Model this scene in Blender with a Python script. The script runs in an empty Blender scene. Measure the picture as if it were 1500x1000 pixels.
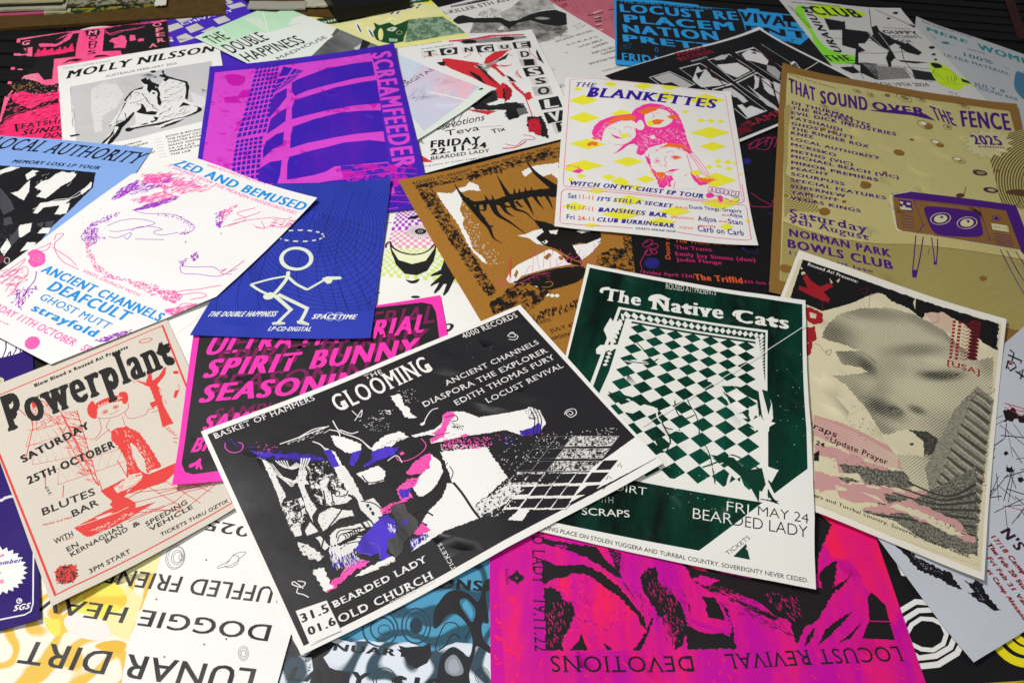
import bpy, bmesh, math, random
import numpy as np
from mathutils import Vector, Matrix
from mathutils.geometry import tessellate_polygon

# ------------------------------------------------------------------ camera, world, lamps, exposure
scene = bpy.context.scene
COL = scene.collection
R = math.radians
scene.view_settings.view_transform = 'Standard'
scene.view_settings.look = 'None'
scene.view_settings.gamma = 1.0
scene.view_settings.exposure = 0.0
CAM_H = 0.757
cam_data = bpy.data.cameras.new('camera')
cam = bpy.data.objects.new('camera', cam_data)
COL.objects.link(cam)
scene.camera = cam
cam_data.sensor_width = 36.0
cam_data.lens = 36.0 * 1189.1 / 1500.0
cam_data.clip_start = 0.02
cam_data.clip_end = 60
cam.matrix_world = Matrix.Translation((0, 0, CAM_H)) @ Matrix.Rotation(R(90 - 48.10), 4, 'X') @ Matrix.Rotation(R(3.36), 4, 'Z')
cam_data.dof.use_dof = True
cam_data.dof.focus_distance = 0.93
cam_data.dof.aperture_fstop = 13.0

world = bpy.data.worlds.new('World')
scene.world = world
world.use_nodes = True
bg = world.node_tree.nodes['Background']
bg.inputs[0].default_value = (0.82, 0.9, 1.0, 1)
bg.inputs[1].default_value = 0.14

def lamp(name, loc, target, power, size, color):
    d = bpy.data.lights.new(name, 'AREA')
    d.shape = 'DISK'
    d.size = size
    d.energy = power
    d.color = color
    o = bpy.data.objects.new(name, d)
    COL.objects.link(o)
    o.location = loc
    o.rotation_euler = (Vector(target) - Vector(loc)).to_track_quat('-Z', 'Y').to_euler()
    return o
lamp('ceiling_lamp', (-0.92, 0.78, 1.72), (0.08, 0.62, 0), 33.0, 0.34, (1.0, 0.975, 0.94))
lamp('fill_lamp', (-0.45, -0.35, 1.5), (0.25, 0.5, 0), 8.5, 0.6, (1.0, 0.98, 0.96))

# ------------------------------------------------------------------ materials
def lin(c):
    c = c / 255.0
    return c / 12.92 if c <= 0.04045 else ((c + 0.055) / 1.055) ** 2.4
def rgb(h):
    h = h.lstrip('#')
    return tuple(lin(int(h[i:i + 2], 16)) for i in (0, 2, 4)) + (1,)

class NT:
    def __init__(self, name):
        self.m = bpy.data.materials.new(name)
        self.m.use_nodes = True
        self.t = self.m.node_tree
        self.b = self.t.nodes['Principled BSDF']
        self.tc = self.t.nodes.new('ShaderNodeTexCoord')
    def n(self, kind, **kw):
        x = self.t.nodes.new('ShaderNode' + kind)
        for k, v in kw.items():
            setattr(x, k, v)
        return x
    def l(self, a, b):
        self.t.links.new(a, b)
    def mapping(self, scale=(1, 1, 1), rot=0.0):
        mp = self.n('Mapping')
        mp.inputs['Scale'].default_value = scale
        mp.inputs['Rotation'].default_value = (0, 0, rot)
        self.l(self.tc.outputs['Object'], mp.inputs[0])
        return mp.outputs[0]
    def noise(self, scale, detail=3, rough=0.6, vec=None, dist=0.0):
        x = self.n('TexNoise')
        x.inputs['Scale'].default_value = scale
        x.inputs['Detail'].default_value = detail
        x.inputs['Roughness'].default_value = rough
        x.inputs['Distortion'].default_value = dist
        self.l(vec if vec is not None else self.tc.outputs['Object'], x.inputs['Vector'])
        return x.outputs['Fac']
    def ramp(self, src, stops, interp='LINEAR'):
        r = self.n('ValToRGB')
        r.color_ramp.interpolation = interp
        els = r.color_ramp.elements
        while len(els) < len(stops):
            els.new(0.5)
        for e, (p, c) in zip(els, stops):
            e.position = p
            e.color = c
        self.l(src, r.inputs[0])
        return r.outputs[0]
    def mix(self, f, a, b, mode='MIX'):
        x = self.n('Mix', data_type='RGBA', blend_type=mode)
        for s, v in ((0, f), (6, a), (7, b)):
            if hasattr(v, 'links') or isinstance(v, bpy.types.NodeSocket):
                self.l(v, x.inputs[s])
            else:
                x.inputs[s].default_value = v
        return x.outputs[2]

def finish(k, col, rough=0.5, spec=0.4, bump=0.05, bscale=1400):
    """paper tooth: tiny colour grain and relief shared by all sheets and inks"""
    g = k.noise(bscale, 2)
    gr = k.ramp(g, [(0.25, (0.93, 0.93, 0.93, 1)), (0.75, (1, 1, 1, 1))])
    wear = k.ramp(k.noise(9, 4), [(0.3, (0.95, 0.95, 0.94, 1)), (0.7, (1, 1, 1, 1))])
    c = k.mix(1.0, col, gr, 'MULTIPLY')
    c = k.mix(1.0, c, wear, 'MULTIPLY')
    k.l(c, k.b.inputs['Base Color'])
    rr = k.ramp(k.noise(14, 5, 0.65), [(0.3, (rough - 0.1,) * 3 + (1,)), (0.7, (rough + 0.12,) * 3 + (1,))])
    k.l(rr, k.b.inputs['Roughness'])
    k.b.inputs['Specular IOR Level'].default_value = spec
    bp = k.n('Bump')
    bp.inputs['Strength'].default_value = bump
    bp.inputs['Distance'].default_value = 0.0002
    k.l(g, bp.inputs['Height'])
    b2 = k.n('Bump')
    b2.inputs['Strength'].default_value = 0.35
    b2.inputs['Distance'].default_value = 0.0006
    k.l(k.noise(22, 3), b2.inputs['Height'])
    k.l(bp.outputs[0], b2.inputs['Normal'])
    k.l(b2.outputs[0], k.b.inputs['Normal'])
    return k.m

MATS = {}
TONES = {}
def mat(spec):
    """spec: '#rrggbb' flat ink; 'kind:#a:#b:scale:...' printed pattern"""
    if spec in MATS:
        return MATS[spec]
    if spec[0] == '#':
        k = NT('ink_' + spec[1:])
        c = rgb(spec)
        dark = max(c[:3]) < 0.06
        k_ = k.mix(0.0, c, c)
        m = finish(k, k_, 0.48 if dark else 0.55, 0.22 if dark else 0.16)
    else:
        p = spec.split(':')
        kind = p[0]
        a, b = rgb(p[1]), rgb(p[2])
        sc = float(p[3]) if len(p) > 3 and kind != 'photo' else 60
        x1 = float(p[4]) if len(p) > 4 else 0.5
        x2 = float(p[5]) if len(p) > 5 else 0
        k = NT('print_' + kind)
        if kind == 'card':            # fibrous card / kraft paper
            f = k.noise(sc, 5, 0.7)
            col = k.ramp(f, [(0.3, a), (0.7, b)])
        elif kind == 'ink':           # roller-uneven ink, two tones
            v = k.mapping((1, 0.25, 1), x2)
            col = k.ramp(k.noise(sc, 5, 0.65, v), [(x1 - 0.18, a), (x1 + 0.18, b)])
        elif kind == 'blot':          # hard edged blotches, photocopy look
            v = k.mapping((1, 1 if x2 == 0 else 0.22, 1), x2)
            col = k.ramp(k.noise(sc, 6, 0.68, v, 0.6), [(x1 - 0.012, a), (x1 + 0.012, b)])
        elif kind == 'line':          # fine engraved wavy lines
            w = k.n('TexWave')
            w.inputs['Scale'].default_value = sc
            w.inputs['Distortion'].default_value = x1
            w.inputs['Detail'].default_value = 2
            w.inputs['Detail Scale'].default_value = 0.35 if x1 > 4 else 1.0
            k.l(k.mapping((1, 1, 1), x2), w.inputs['Vector'])
            col = k.ramp(w.outputs['Fac'], [(0.42, a), (0.58, b)])
        elif kind == 'topo':          # contour rings of a noise field
            f = k.noise(sc, 1.0, 0.3)
            mt = k.n('Math', operation='MULTIPLY')
            k.l(f, mt.inputs[0])
            mt.inputs[1].default_value = x1
            fr = k.n('Math', operation='FRACT')
            k.l(mt.outputs[0], fr.inputs[0])
            col = k.ramp(fr.outputs[0], [(0.0, a), (0.32, a), (0.44, b), (0.88, b), (1.0, a)])
        elif kind == 'rings':         # concentric line rings around a point (mm)
            v = k.n('VectorMath', operation='DISTANCE')
            k.l(k.tc.outputs['Object'], v.inputs[0])
            v.inputs[1].default_value = (x1 / 1000, x2 / 1000, 0)
            mt = k.n('Math', operation='MULTIPLY')
            k.l(v.outputs['Value'], mt.inputs[0])
            mt.inputs[1].default_value = sc
            s = k.n('Math', operation='SINE')
            k.l(mt.outputs[0], s.inputs[0])
            col = k.ramp(s.outputs[0], [(0.35, a), (0.5, b)])
        elif kind == 'tone':          # halftone dots whose size follows a noise tone
            v1 = k.mapping((1, 1, 1), R(35))
            sp = k.n('SeparateXYZ')
            k.l(v1, sp.inputs[0])
            outs = []
            for i in (0, 1):
                m1 = k.n('Math', operation='MULTIPLY')
                k.l(sp.outputs[i], m1.inputs[0])
                m1.inputs[1].default_value = 3700
                s1 = k.n('Math', operation='SINE')
                k.l(m1.outputs[0], s1.inputs[0])
                outs.append(s1.outputs[0])
            ad = k.n('Math', operation='MULTIPLY')
            k.l(outs[0], ad.inputs[0])
            k.l(outs[1], ad.inputs[1])
            sc2 = k.n('Math', operation='MULTIPLY_ADD')
            k.l(ad.outputs[0], sc2.inputs[0])
            sc2.inputs[1].default_value = 0.18
            k.l(k.noise(sc, 5, 0.6), sc2.inputs[2])
            col = k.ramp(sc2.outputs[0], [(x1 - 0.10, a), (x1 + 0.10, b)])
        elif kind == 'dot':           # even halftone: a on b, sc per metre, x1 coverage
            v1 = k.mapping((1, 1, 1), R(30))
            sp = k.n('SeparateXYZ')
            k.l(v1, sp.inputs[0])
            outs = []
            for i in (0, 1):
                m1 = k.n('Math', operation='MULTIPLY')
                k.l(sp.outputs[i], m1.inputs[0])
                m1.inputs[1].default_value = sc * 6.283
                s1 = k.n('Math', operation='SINE')
                k.l(m1.outputs[0], s1.inputs[0])
                outs.append(s1.outputs[0])
            ad = k.n('Math', operation='MULTIPLY')
            k.l(outs[0], ad.inputs[0])
            k.l(outs[1], ad.inputs[1])
            mr = k.n('MapRange')
            k.l(ad.outputs[0], mr.inputs[0])
            mr.inputs[1].default_value = -1
            col = k.ramp(mr.outputs[0], [(max(0.0, x1 - 0.12), b), (min(1.0, x1 + 0.12), a)])
        if kind == 'photo':           # printed photograph: smooth tone of soft spots, broken up by a line screen
            tone = None
            for (cx, cy, sx, sy, rot, am) in TONES[p[3]]:
                mp = k.n('Mapping', vector_type='TEXTURE')
                mp.inputs['Location'].default_value = (cx / 1000, cy / 1000, 0)
                mp.inputs['Rotation'].default_value = (0, 0, R(rot))
                mp.inputs['Scale'].default_value = (sx / 1000, sy / 1000, 1)
                k.l(k.tc.outputs['Object'], mp.inputs[0])
                sp = k.n('SeparateXYZ')
                k.l(mp.outputs[0], sp.inputs[0])
                cb = k.n('CombineXYZ')
                k.l(sp.outputs[0], cb.inputs[0])
                k.l(sp.outputs[1], cb.inputs[1])
                ln = k.n('VectorMath', operation='LENGTH')
                k.l(cb.outputs[0], ln.inputs[0])
                mr = k.n('MapRange', interpolation_type='SMOOTHERSTEP')
                k.l(ln.outputs['Value'], mr.inputs[0])
                mr.inputs[1].default_value = 1.0
                mr.inputs[2].default_value = 0.0
                mr.inputs[3].default_value = 0.0
                mr.inputs[4].default_value = am
                if tone is None:
                    tone = mr.outputs[0]
                else:
                    ad = k.n('Math', operation='ADD')
                    k.l(tone, ad.inputs[0])
                    k.l(mr.outputs[0], ad.inputs[1])
                    tone = ad.outputs[0]
            w = k.n('TexWave')
            w.inputs['Scale'].default_value = 118
            w.inputs['Distortion'].default_value = 0.6
            w.inputs['Detail Scale'].default_value = 6
            k.l(k.mapping((1, 1, 1), R(28)), w.inputs['Vector'])
            f1 = k.n('Math', operation='MULTIPLY_ADD')
            k.l(w.outputs['Fac'], f1.inputs[0])
            f1.inputs[1].default_value = 0.36
            k.l(tone, f1.inputs[2])
            f2 = k.n('Math', operation='MULTIPLY_ADD')
            k.l(k.noise(900, 2), f2.inputs[0])
            f2.inputs[1].default_value = 0.25
            k.l(f1.outputs[0], f2.inputs[2])
            col = k.ramp(f2.outputs[0], [(0.36, b), (1.02, a)])
        m = finish(k, col, 0.52, 0.15)
    MATS[spec] = m
    return m

# ------------------------------------------------------------------ lettering outlines
TCACHE = {}
def text_mesh(body, style):
    """flat glyph faces normalised to baseline 0 .. cap height 1, width 0 .. w; returns verts, faces"""
    key = (body, style)
    if key in TCACHE:
        return TCACHE[key]
    cu = bpy.data.curves.new('glyphs', 'FONT')
    cu.body = body
    cu.size = 1
    cu.resolution_u = 3
    cu.fill_mode = 'FRONT'
    s0 = style[0]
    off = -0.012 if s0 == 'n' else 0.0
    cu.offset = off
    cu.space_character = {'r': 1.0, 'b': 1.07, 'k': 1.19, 's': 1.1, 'S': 1.16, 'B': 1.2, 'n': 0.96}[s0]
    wide = {'r': [(0, 0)], 'b': [(-0.016, 0.004), (0.016, -0.004), (-0.014, -0.004), (0.014, 0.004)], 'k': [(-0.048, 0.01), (-0.016, -0.01), (0.016, 0.01), (0.048, -0.01), (-0.046, -0.01), (0.046, 0.01)], 's': [(0, 0)],
            'S': [(-0.02, 0), (0.02, 0)], 'B': [(-0.045, 0.006), (0, 0), (0.045, 0.006), (0.02, -0.008)], 'n': [(0, 0)]}[s0]
    ob = bpy.data.objects.new('glyphs', cu)
    me = ob.to_mesh()
    V = [(v.co.x, v.co.y) for v in me.vertices]
    Fc = [tuple(p.vertices) for p in me.polygons]
    V0, F0, V, Fc, Zs = V, Fc, [], [], []
    for i, (dx, dy) in enumerate(wide):     # heavier stems: the outline widened
        n = len(V)
        V += [(x + dx, y + dy) for x, y in V0]
        Zs += [i * 0.0005] * len(V0)
        Fc += [tuple(n + q for q in f) for f in F0]
    if s0 in 'sSB':                   # serifs on every flat stem end
        cnt = {}
        for f in F0:
            for i in range(len(f)):
                e = tuple(sorted((f[i], f[(i + 1) % len(f)])))
                cnt[e] = cnt.get(e, 0) + 1
        th = {'s': 0.03, 'S': 0.045, 'B': 0.06}[s0]
        e = {'s': 0.07, 'S': 0.085, 'B': 0.1}[s0]
        for (a, b), c in cnt.items():
            (xa, ya), (xb, yb) = V0[a], V0[b]
            if c == 1 and abs(ya - yb) < 0.004 and 0.02 < abs(xa - xb) < 0.2:
                x0, x1 = min(xa, xb), max(xa, xb)
                s = 1 if ya < 0.1 else -1
                q = [(x0 - e, ya), (x1 + e, ya), (x1 + e, ya + s * th * 0.7), (x1, ya + s * th * 1.8), (x0, ya + s * th * 1.8), (x0 - e, ya + s * th * 0.7)]
                i = len(V)
                V += q
                Zs += [0.0022 + (len(V) % 5) * 0.0004] * 6
                Fc.append(tuple(range(i, i + 6)) if s > 0 else tuple(range(i + 5, i - 1, -1)))
    ob.to_mesh_clear()
    bpy.data.objects.remove(ob)
    bpy.data.curves.remove(cu)
    if not V:
        TCACHE[key] = None
        return None
    x0 = min(v[0] for v in V)
    x1 = max(v[0] for v in V)
    cap = CAP + off
    V = [((x - x0) / (x1 - x0), (y + off) / (cap + off)) for x, y in V]
    TCACHE[key] = (V, Fc, Zs)
    return TCACHE[key]
def _cap():
    cu = bpy.data.curves.new('glyphs', 'FONT')
    cu.body = 'H'
    ob = bpy.data.objects.new('glyphs', cu)
    me = ob.to_mesh()
    c = max(v.co.y for v in me.vertices)
    ob.to_mesh_clear()
    bpy.data.objects.remove(ob)
    return c
CAP = _cap()

def spline(pts, closed, n=4):
    out = []
    m = len(pts)
    for i in range(m if closed else m - 1):
        if closed:
            p = [pts[(i + k - 1) % m] for k in range(4)]
        else:
            p = [pts[max(0, min(m - 1, i + k - 1))] for k in range(4)]
        for s in range(n):
            t = s / n
            out.append(tuple(0.5 * ((2 * p[1][d]) + (-p[0][d] + p[2][d]) * t + (2 * p[0][d] - 5 * p[1][d] + 4 * p[2][d] - p[3][d]) * t * t + (-p[0][d] + 3 * p[1][d] - 3 * p[2][d] + p[3][d]) * t ** 3) for d in (0, 1)))
    if not closed:
        out.append(tuple(pts[-1]))
    return out
def ragged(pts, amp, rng):
    out = []
    m = len(pts)
    for i in range(m):
        a, b = pts[i], pts[(i + 1) % m]
        L = math.hypot(b[0] - a[0], b[1] - a[1])
        n = max(1, min(40, int(L / (amp * 1.4 + 0.4))))
        for s in range(n):
            t = s / n
            j = amp * rng.uniform(-1, 1)
            nx, ny = (b[1] - a[1]) / (L + 1e-6), -(b[0] - a[0]) / (L + 1e-6)
            k = amp * 0.4 * rng.uniform(-1, 1)
            out.append((a[0] + (b[0] - a[0]) * t + nx * j + ny * k, a[1] + (b[1] - a[1]) * t + ny * j - nx * k))
    return out
def nums(s, unit=0.25):
    v = [int(x) * unit for x in s.split()]
    return list(zip(v[0::2], v[1::2]))
def inside(p, poly):
    c = False
    j = len(poly) - 1
    for i in range(len(poly)):
        if (poly[i][1] > p[1]) != (poly[j][1] > p[1]) and p[0] < (poly[j][0] - poly[i][0]) * (p[1] - poly[i][1]) / (poly[j][1] - poly[i][1]) + poly[i][0]:
            c = not c
        j = i
    return c

# ------------------------------------------------------------------ the pile: height map the sheets are laid over
HX0, HY0, HC = -1.35, 0.0, 0.006
HN, HM = 470, 340
HMAP = np.zeros((HN, HM))
THICK = 0.00035
def hsample(x, y):
    i = int((x - HX0) / HC)
    j = int((y - HY0) / HC)
    if i < 1 or j < 1 or i >= HN - 1 or j >= HM - 1:
        return 0.0
    return HMAP[i - 1:i + 2, j - 1:j + 2].max()

SHEETS = []
class Sheet:
    """one printed sheet: the card itself is the top-level mesh, its prints are parts"""
    def __init__(self, name, label, category, corners, size, paper, lifts=(), cuts=(), group=None, relax=60, settle=1.0, bow=1.0):
        self.name, self.label, self.category, self.group = name, label, category, group
        self.c = [Vector(p) for p in corners]      # world xy of TL, TR, BR, BL
        self.w, self.h = size
        self.paper = paper
        self.parts = {}
        self.order = []
        self.k = 0
        self.cuts = cuts
        self.nu, self.nv = max(6, round(self.w / 20)), max(6, round(self.h / 20))
        self.org = sum(self.c, Vector((0, 0))) / 4
        d = self.c[1] - self.c[0] + self.c[2] - self.c[3]
        self.rot = math.atan2(d.y, d.x)
        self.ca, self.sa = math.cos(-self.rot), math.sin(-self.rot)
        self.rng = random.Random(len(name) * 7 + int(self.w * 3 + corners[0][0] * 1000))
        nu, nv = self.nu, self.nv
        P = [[self.world(i / nu, j / nv) for j in range(nv + 1)] for i in range(nu + 1)]
        lim = [[self.cutok(i / nu * self.w, self.h - j / nv * self.h, 6) for j in range(nv + 1)] for i in range(nu + 1)]
        o = np.array([[hsample(*P[i][j]) if lim[i][j] else 0.0 for j in range(nv + 1)] for i in range(nu + 1)])
        o2 = o.copy()
        pad = np.pad(o, 1, mode='edge')
        for a in (0, 1, 2):
            for b in (0, 1, 2):
                o2 = np.maximum(o2, pad[a:a + nu + 1, b:b + nv + 1])
        o = o2 + 0.00045
        h = np.full_like(o, o.max())
        for it in range(relax * 6):
            p = np.pad(h, 1, mode='reflect', reflect_type='odd') if it % 3 else np.pad(h, 1, mode='edge')
            av = (p[:-2, 1:-1] + p[2:, 1:-1] + p[1:-1, :-2] + p[1:-1, 2:]) / 4
            h = np.maximum(o, np.minimum(h, av + 0.00001) - 0.00003 * settle)
        for _ in range(14):
            p = np.pad(h, 1, mode='edge')
            h = np.maximum(o - 0.0001, (p[:-2, 1:-1] + p[2:, 1:-1] + p[1:-1, :-2] + p[1:-1, 2:]) / 4)
        p = np.pad(h, 1, mode='edge')
        h = np.maximum(h, (p[:-2, 1:-1] + p[2:, 1:-1] + p[1:-1, :-2] + p[1:-1, 2:]) / 4)
        g = self.rng
        waves = [(g.uniform(0.35, 1.3), g.uniform(-0.9, 0.9), g.uniform(0, 6.28), g.uniform(0.0003, 0.0008) * bow) for _ in range(3)]
        for i in range(nu + 1):
            for j in range(nv + 1):
                u, v = i / nu * self.w / 300, j / nv * self.h / 300
                for fu, fv, ph, am in waves:
                    h[i, j] += am * (1 + math.cos(6.28 * (fu * u + fv * v) + ph))
        for (lu, lv, amt, rad) in lifts:
            for i in range(nu + 1):
                for j in range(nv + 1):
                    d = math.hypot((i / nu - lu) * self.w, (j / nv - lv) * self.h)
                    if d < rad:
                        t = 1 - d / rad
                        h[i, j] += amt / 1000 * t * t
        self.H = h
        sub = 4
        for i in range(nu * sub + 1):
            for j in range(nv * sub + 1):
                u, v = i / (nu * sub), j / (nv * sub)
                if not self.cutok(u * self.w, self.h - v * self.h, 0):
                    continue
                x, y = self.world(u, v)
                a, b = int((x - HX0) / HC), int((y - HY0) / HC)
                if 0 <= a < HN and 0 <= b < HM:
                    HMAP[a, b] = max(HMAP[a, b], self.height(u, v) + THICK)
        SHEETS.append((self.name, self.H))
        self.top()
    def cutok(self, x, y, m):
        for (x0, y0, x1, y1) in self.cuts:       # keep the left side of the line
            L = math.hypot(x1 - x0, y1 - y0)
            if ((x1 - x0) * (y - y0) - (y1 - y0) * (x - x0)) / L < -m:
                return False
        return True
    def world(self, u, v):
        a, b, c, d = self.c
        return (a * (1 - u) * (1 - v) + b * u * (1 - v) + c * u * v + d * (1 - u) * v)
    def height(self, u, v):
        fu, fv = max(0, min(self.nu, u * self.nu)), max(0, min(self.nv, v * self.nv))
        i, j = min(int(fu), self.nu - 1), min(int(fv), self.nv - 1)
        s, t = fu - i, fv - j
        H = self.H
        if s > t:
            return H[i, j] + s * (H[i + 1, j] - H[i, j]) + t * (H[i + 1, j + 1] - H[i + 1, j])
        return H[i, j] + t * (H[i, j + 1] - H[i, j]) + s * (H[i + 1, j + 1] - H[i, j + 1])
    def loc(self, x, y, z):
        """sheet mm (origin bottom left, y up) + height above sheet top in mm -> local metres"""
        u, v = x / self.w, 1 - y / self.h
        p = self.world(u, v) - self.org
        return (p.x * self.ca - p.y * self.sa, p.x * self.sa + p.y * self.ca, self.height(u, v) + THICK + z / 1000)
    def top(self):
        bm = bmesh.new()
        nu, nv = self.nu, self.nv
        dx = [[self.rng.uniform(-0.3, 0.3) for _ in range(nv + 1)] for _ in range(nu + 1)]
        grid = [[bm.verts.new((min(self.w, i / nu * self.w) - (abs(dx[i][j]) if i == nu else 0) + (abs(dx[i][j]) if i == 0 else 0), self.h - j / nv * self.h - (abs(dx[i][j]) if j == 0 else 0) + (abs(dx[i][j]) if j == nv else 0), 0)) for j in range(nv + 1)] for i in range(nu + 1)]
        for i in range(nu):
            for j in range(nv):
                bm.faces.new((grid[i][j], grid[i + 1][j + 1], grid[i + 1][j]))
                bm.faces.new((grid[i][j], grid[i][j + 1], grid[i + 1][j + 1]))
        for (x0, y0, x1, y1) in self.cuts:
            n = Vector((y1 - y0, -(x1 - x0), 0)).normalized()
            bmesh.ops.bisect_plane(bm, geom=bm.verts[:] + bm.edges[:] + bm.faces[:], plane_co=(x0, y0, 0), plane_no=n, clear_outer=True)
        ex = bmesh.ops.extrude_face_region(bm, geom=bm.faces[:])
        newv = {g for g in ex['geom'] if isinstance(g, bmesh.types.BMVert)}
        for v in bm.verts:
            x, y, z = self.loc(v.co.x, v.co.y, 0)
            v.co = (x, y, z if v in newv else z - THICK)
        bmesh.ops.recalc_face_normals(bm, faces=bm.faces)
        me = bpy.data.meshes.new(self.name)
        bm.to_mesh(me)
        bm.free()
        me.materials.append(mat(self.paper))
        me.polygons.foreach_set('use_smooth', [True] * len(me.polygons))
        me.set_sharp_from_angle(angle=R(40))
        o = bpy.data.objects.new(self.name, me)
        o['label'] = self.label
        o['category'] = self.category
        if self.group:
            o['group'] = self.group
        o.location = (self.org.x, self.org.y, 0)
        o.rotation_euler = (0, 0, self.rot)
        COL.objects.link(o)
        self.root = o
    # ---- printed elements, all in sheet mm
    def emit(self, part, m, V, Fs, zs=None):
        if part not in self.parts:
            self.parts[part] = []
            self.order.append(part)
        self.k += 1
        z = 0.06 + self.k * 0.0025
        if Fs:
            self.parts[part].append(([(x, y, z + (zs[i] if zs else 0)) for i, (x, y) in enumerate(V)], [list(f) for f in Fs], m))
    def p(self, m, s, smooth=0, rag=0, holes=()):
        pts = nums(s)
        if smooth:
            pts = spline(pts, True, 5)
        if rag:
            pts = ragged(pts, rag, self.rng)
        loops = [[Vector((x, y, 0)) for x, y in pts]]
        for hs in holes:
            hp = nums(hs)
            if smooth:
                hp = spline(hp, True, 5)
            loops.append([Vector((x, y, 0)) for x, y in hp])
        flat = [q for l in loops for q in l]
        tris = tessellate_polygon(loops)
        out = []
        for t in tris:
            a, b, c = (flat[q] for q in t)
            cr = (b.x - a.x) * (c.y - a.y) - (b.y - a.y) * (c.x - a.x)
            if abs(cr) < 1e-5:
                continue
            out.append(t if cr > 0 else (t[0], t[2], t[1]))
        self.emit(self.a, m, [(q.x, q.y) for q in flat], out)
    def l(self, m, wd, s, smooth=1, closed=0, dash=0):
        """printed stroke of width wd mm (tapering when wd is a pair)"""
        pts = nums(s)
        if smooth and len(pts) > 2:
            pts = spline(pts, closed, 5)
        w0, w1 = wd if isinstance(wd, tuple) else (wd, wd)
        n = len(pts)
        V, Fs = [], []
        for i, (x, y) in enumerate(pts):
            a = pts[(i - 1) % n] if closed else pts[max(0, i - 1)]
            b = pts[(i + 1) % n] if closed else pts[min(n - 1, i + 1)]
            dx, dy = b[0] - a[0], b[1] - a[1]
            L = math.hypot(dx, dy) + 1e-9
            t = i / max(1, n - 1)
            w = (w0 + (w1 - w0) * t) / 2
            V += [(x - dy / L * w, y + dx / L * w), (x + dy / L * w, y - dx / L * w)]
        for i in range(n if closed else n - 1):
            j = (i + 1) % n
            if dash and (i // dash) % 2:
                continue
            Fs.append((2 * i, 2 * i + 1, 2 * j + 1, 2 * j))
        zs = None
        self.emit(self.a, m, V, Fs, zs)
    def t(self, m, body, x0, y0, x1, y1, hh, style='r', arc=0, sh=None):
        """lettering on the baseline (x0,y0)-(x1,y1) tenths of mm, cap height hh"""
        r = text_mesh(body, style[0])
        if not r:
            return
        TV, TF, Zs = r
        x0, y0, x1, y1, hh = x0 / 10, y0 / 10, x1 / 10, y1 / 10, hh / 10
        L = math.hypot(x1 - x0, y1 - y0)
        ux, uy = (x1 - x0) / L, (y1 - y0) / L
        if sh is None:
            sh = 0.28 if 'i' in style else 0
        V = []
        for (tx, ty) in TV:
            a = tx * L + ty * hh * sh
            b = ty * hh + arc * 4 * tx * (1 - tx)
            V.append((x0 + ux * a - uy * b, y0 + uy * a + ux * b))
        self.emit(self.a, m, V, TF, Zs)
        self.k += 1
    def d(self, m, n, s, ln, wd, ang=None, seed=1, jag=0):
        """n small separate marks scattered inside the outline s (mm sizes, angle degrees or None)"""
        poly = nums(s)
        rng = random.Random(seed)
        xs = [q[0] for q in poly]
        ys = [q[1] for q in poly]
        V, Fs, zs = [], [], []
        c = tries = 0
        while c < n and tries < n * 8:
            tries += 1
            x, y = rng.uniform(min(xs), max(xs)), rng.uniform(min(ys), max(ys))
            if not inside((x, y), poly):
                continue
            a = R(ang + rng.uniform(-14, 14)) if ang is not None else rng.uniform(0, 6.28)
            L = ln * rng.uniform(0.35, 1.2) / 2
            w = wd * rng.uniform(0.5, 1.3) / 2
            i = len(V)
            q = 5
            prof = [(-1, 0), (-0.45, -1), (0.3, -0.8), (1, 0.1), (0.35, 0.9), (-0.4, 0.7)]
            for (px, py) in prof:
                px += rng.uniform(-0.15, 0.15)
                py += rng.uniform(-0.3, 0.3)
                V.append((x + math.cos(a) * px * L - math.sin(a) * py * w, y + math.sin(a) * px * L + math.cos(a) * py * w))
                zs.append((c % 24) * 0.0004)
            Fs.append(tuple(range(i, i + 6)))
            c += 1
        self.emit(self.a, m, V, Fs, zs)
        self.k += 4
    def g(self, m, quad, nx, ny, mode=0, inset=0.0):
        """cells of a grid laid over a quad: mode 0 every cell, 1 chequer, 2 the other chequer, 3 diamonds"""
        q = nums(quad)
        # projective mapping of the unit square onto the quad
        (ax, ay), (bx, by), (cx, cy), (dx, dy) = q
        sx, sy = ax - bx + cx - dx, ay - by + cy - dy
        d1x, d1y, d2x, d2y = bx - cx, by - cy, dx - cx, dy - cy
        det = d1x * d2y - d2x * d1y
        gg = (sx * d2y - d2x * sy) / det
        hh = (d1x * sy - sx * d1y) / det
        def f(u, v):
            z = gg * u + hh * v + 1
            return (((bx - ax + gg * bx) * u + (dx - ax + hh * dx) * v + ax) / z, ((by - ay + gg * by) * u + (dy - ay + hh * dy) * v + ay) / z)
        V, Fs = [], []
        for i in range(nx):
            for j in range(ny):
                if mode in (1, 2) and (i + j + mode) % 2:
                    continue
                e = inset
                n = len(V)
                if mode == 3:
                    cs = [(0.5, 0.02), (0.98, 0.5), (0.5, 0.98), (0.02, 0.5)]
                elif mode == 4:
                    if (i + j) % 2:
                        continue
                    cs = [(0.5, -0.49), (1.49, 0.5), (0.5, 1.49), (-0.49, 0.5)]
                else:
                    e2 = e if e else 0.004
                    cs = [(e2, e2), (1 - e2, e2), (1 - e2, 1 - e2), (e2, 1 - e2)]
                V += [f((i + a) / nx, (j + b) / ny) for a, b in cs]
                pts = V[n:]
                ar = sum(pts[t][0] * pts[(t + 1) % 4][1] - pts[(t + 1) % 4][0] * pts[t][1] for t in range(4))
                Fs.append((n, n + 1, n + 2, n + 3) if ar > 0 else (n + 3, n + 2, n + 1, n))
        self.emit(self.a, m, V, Fs)
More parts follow.
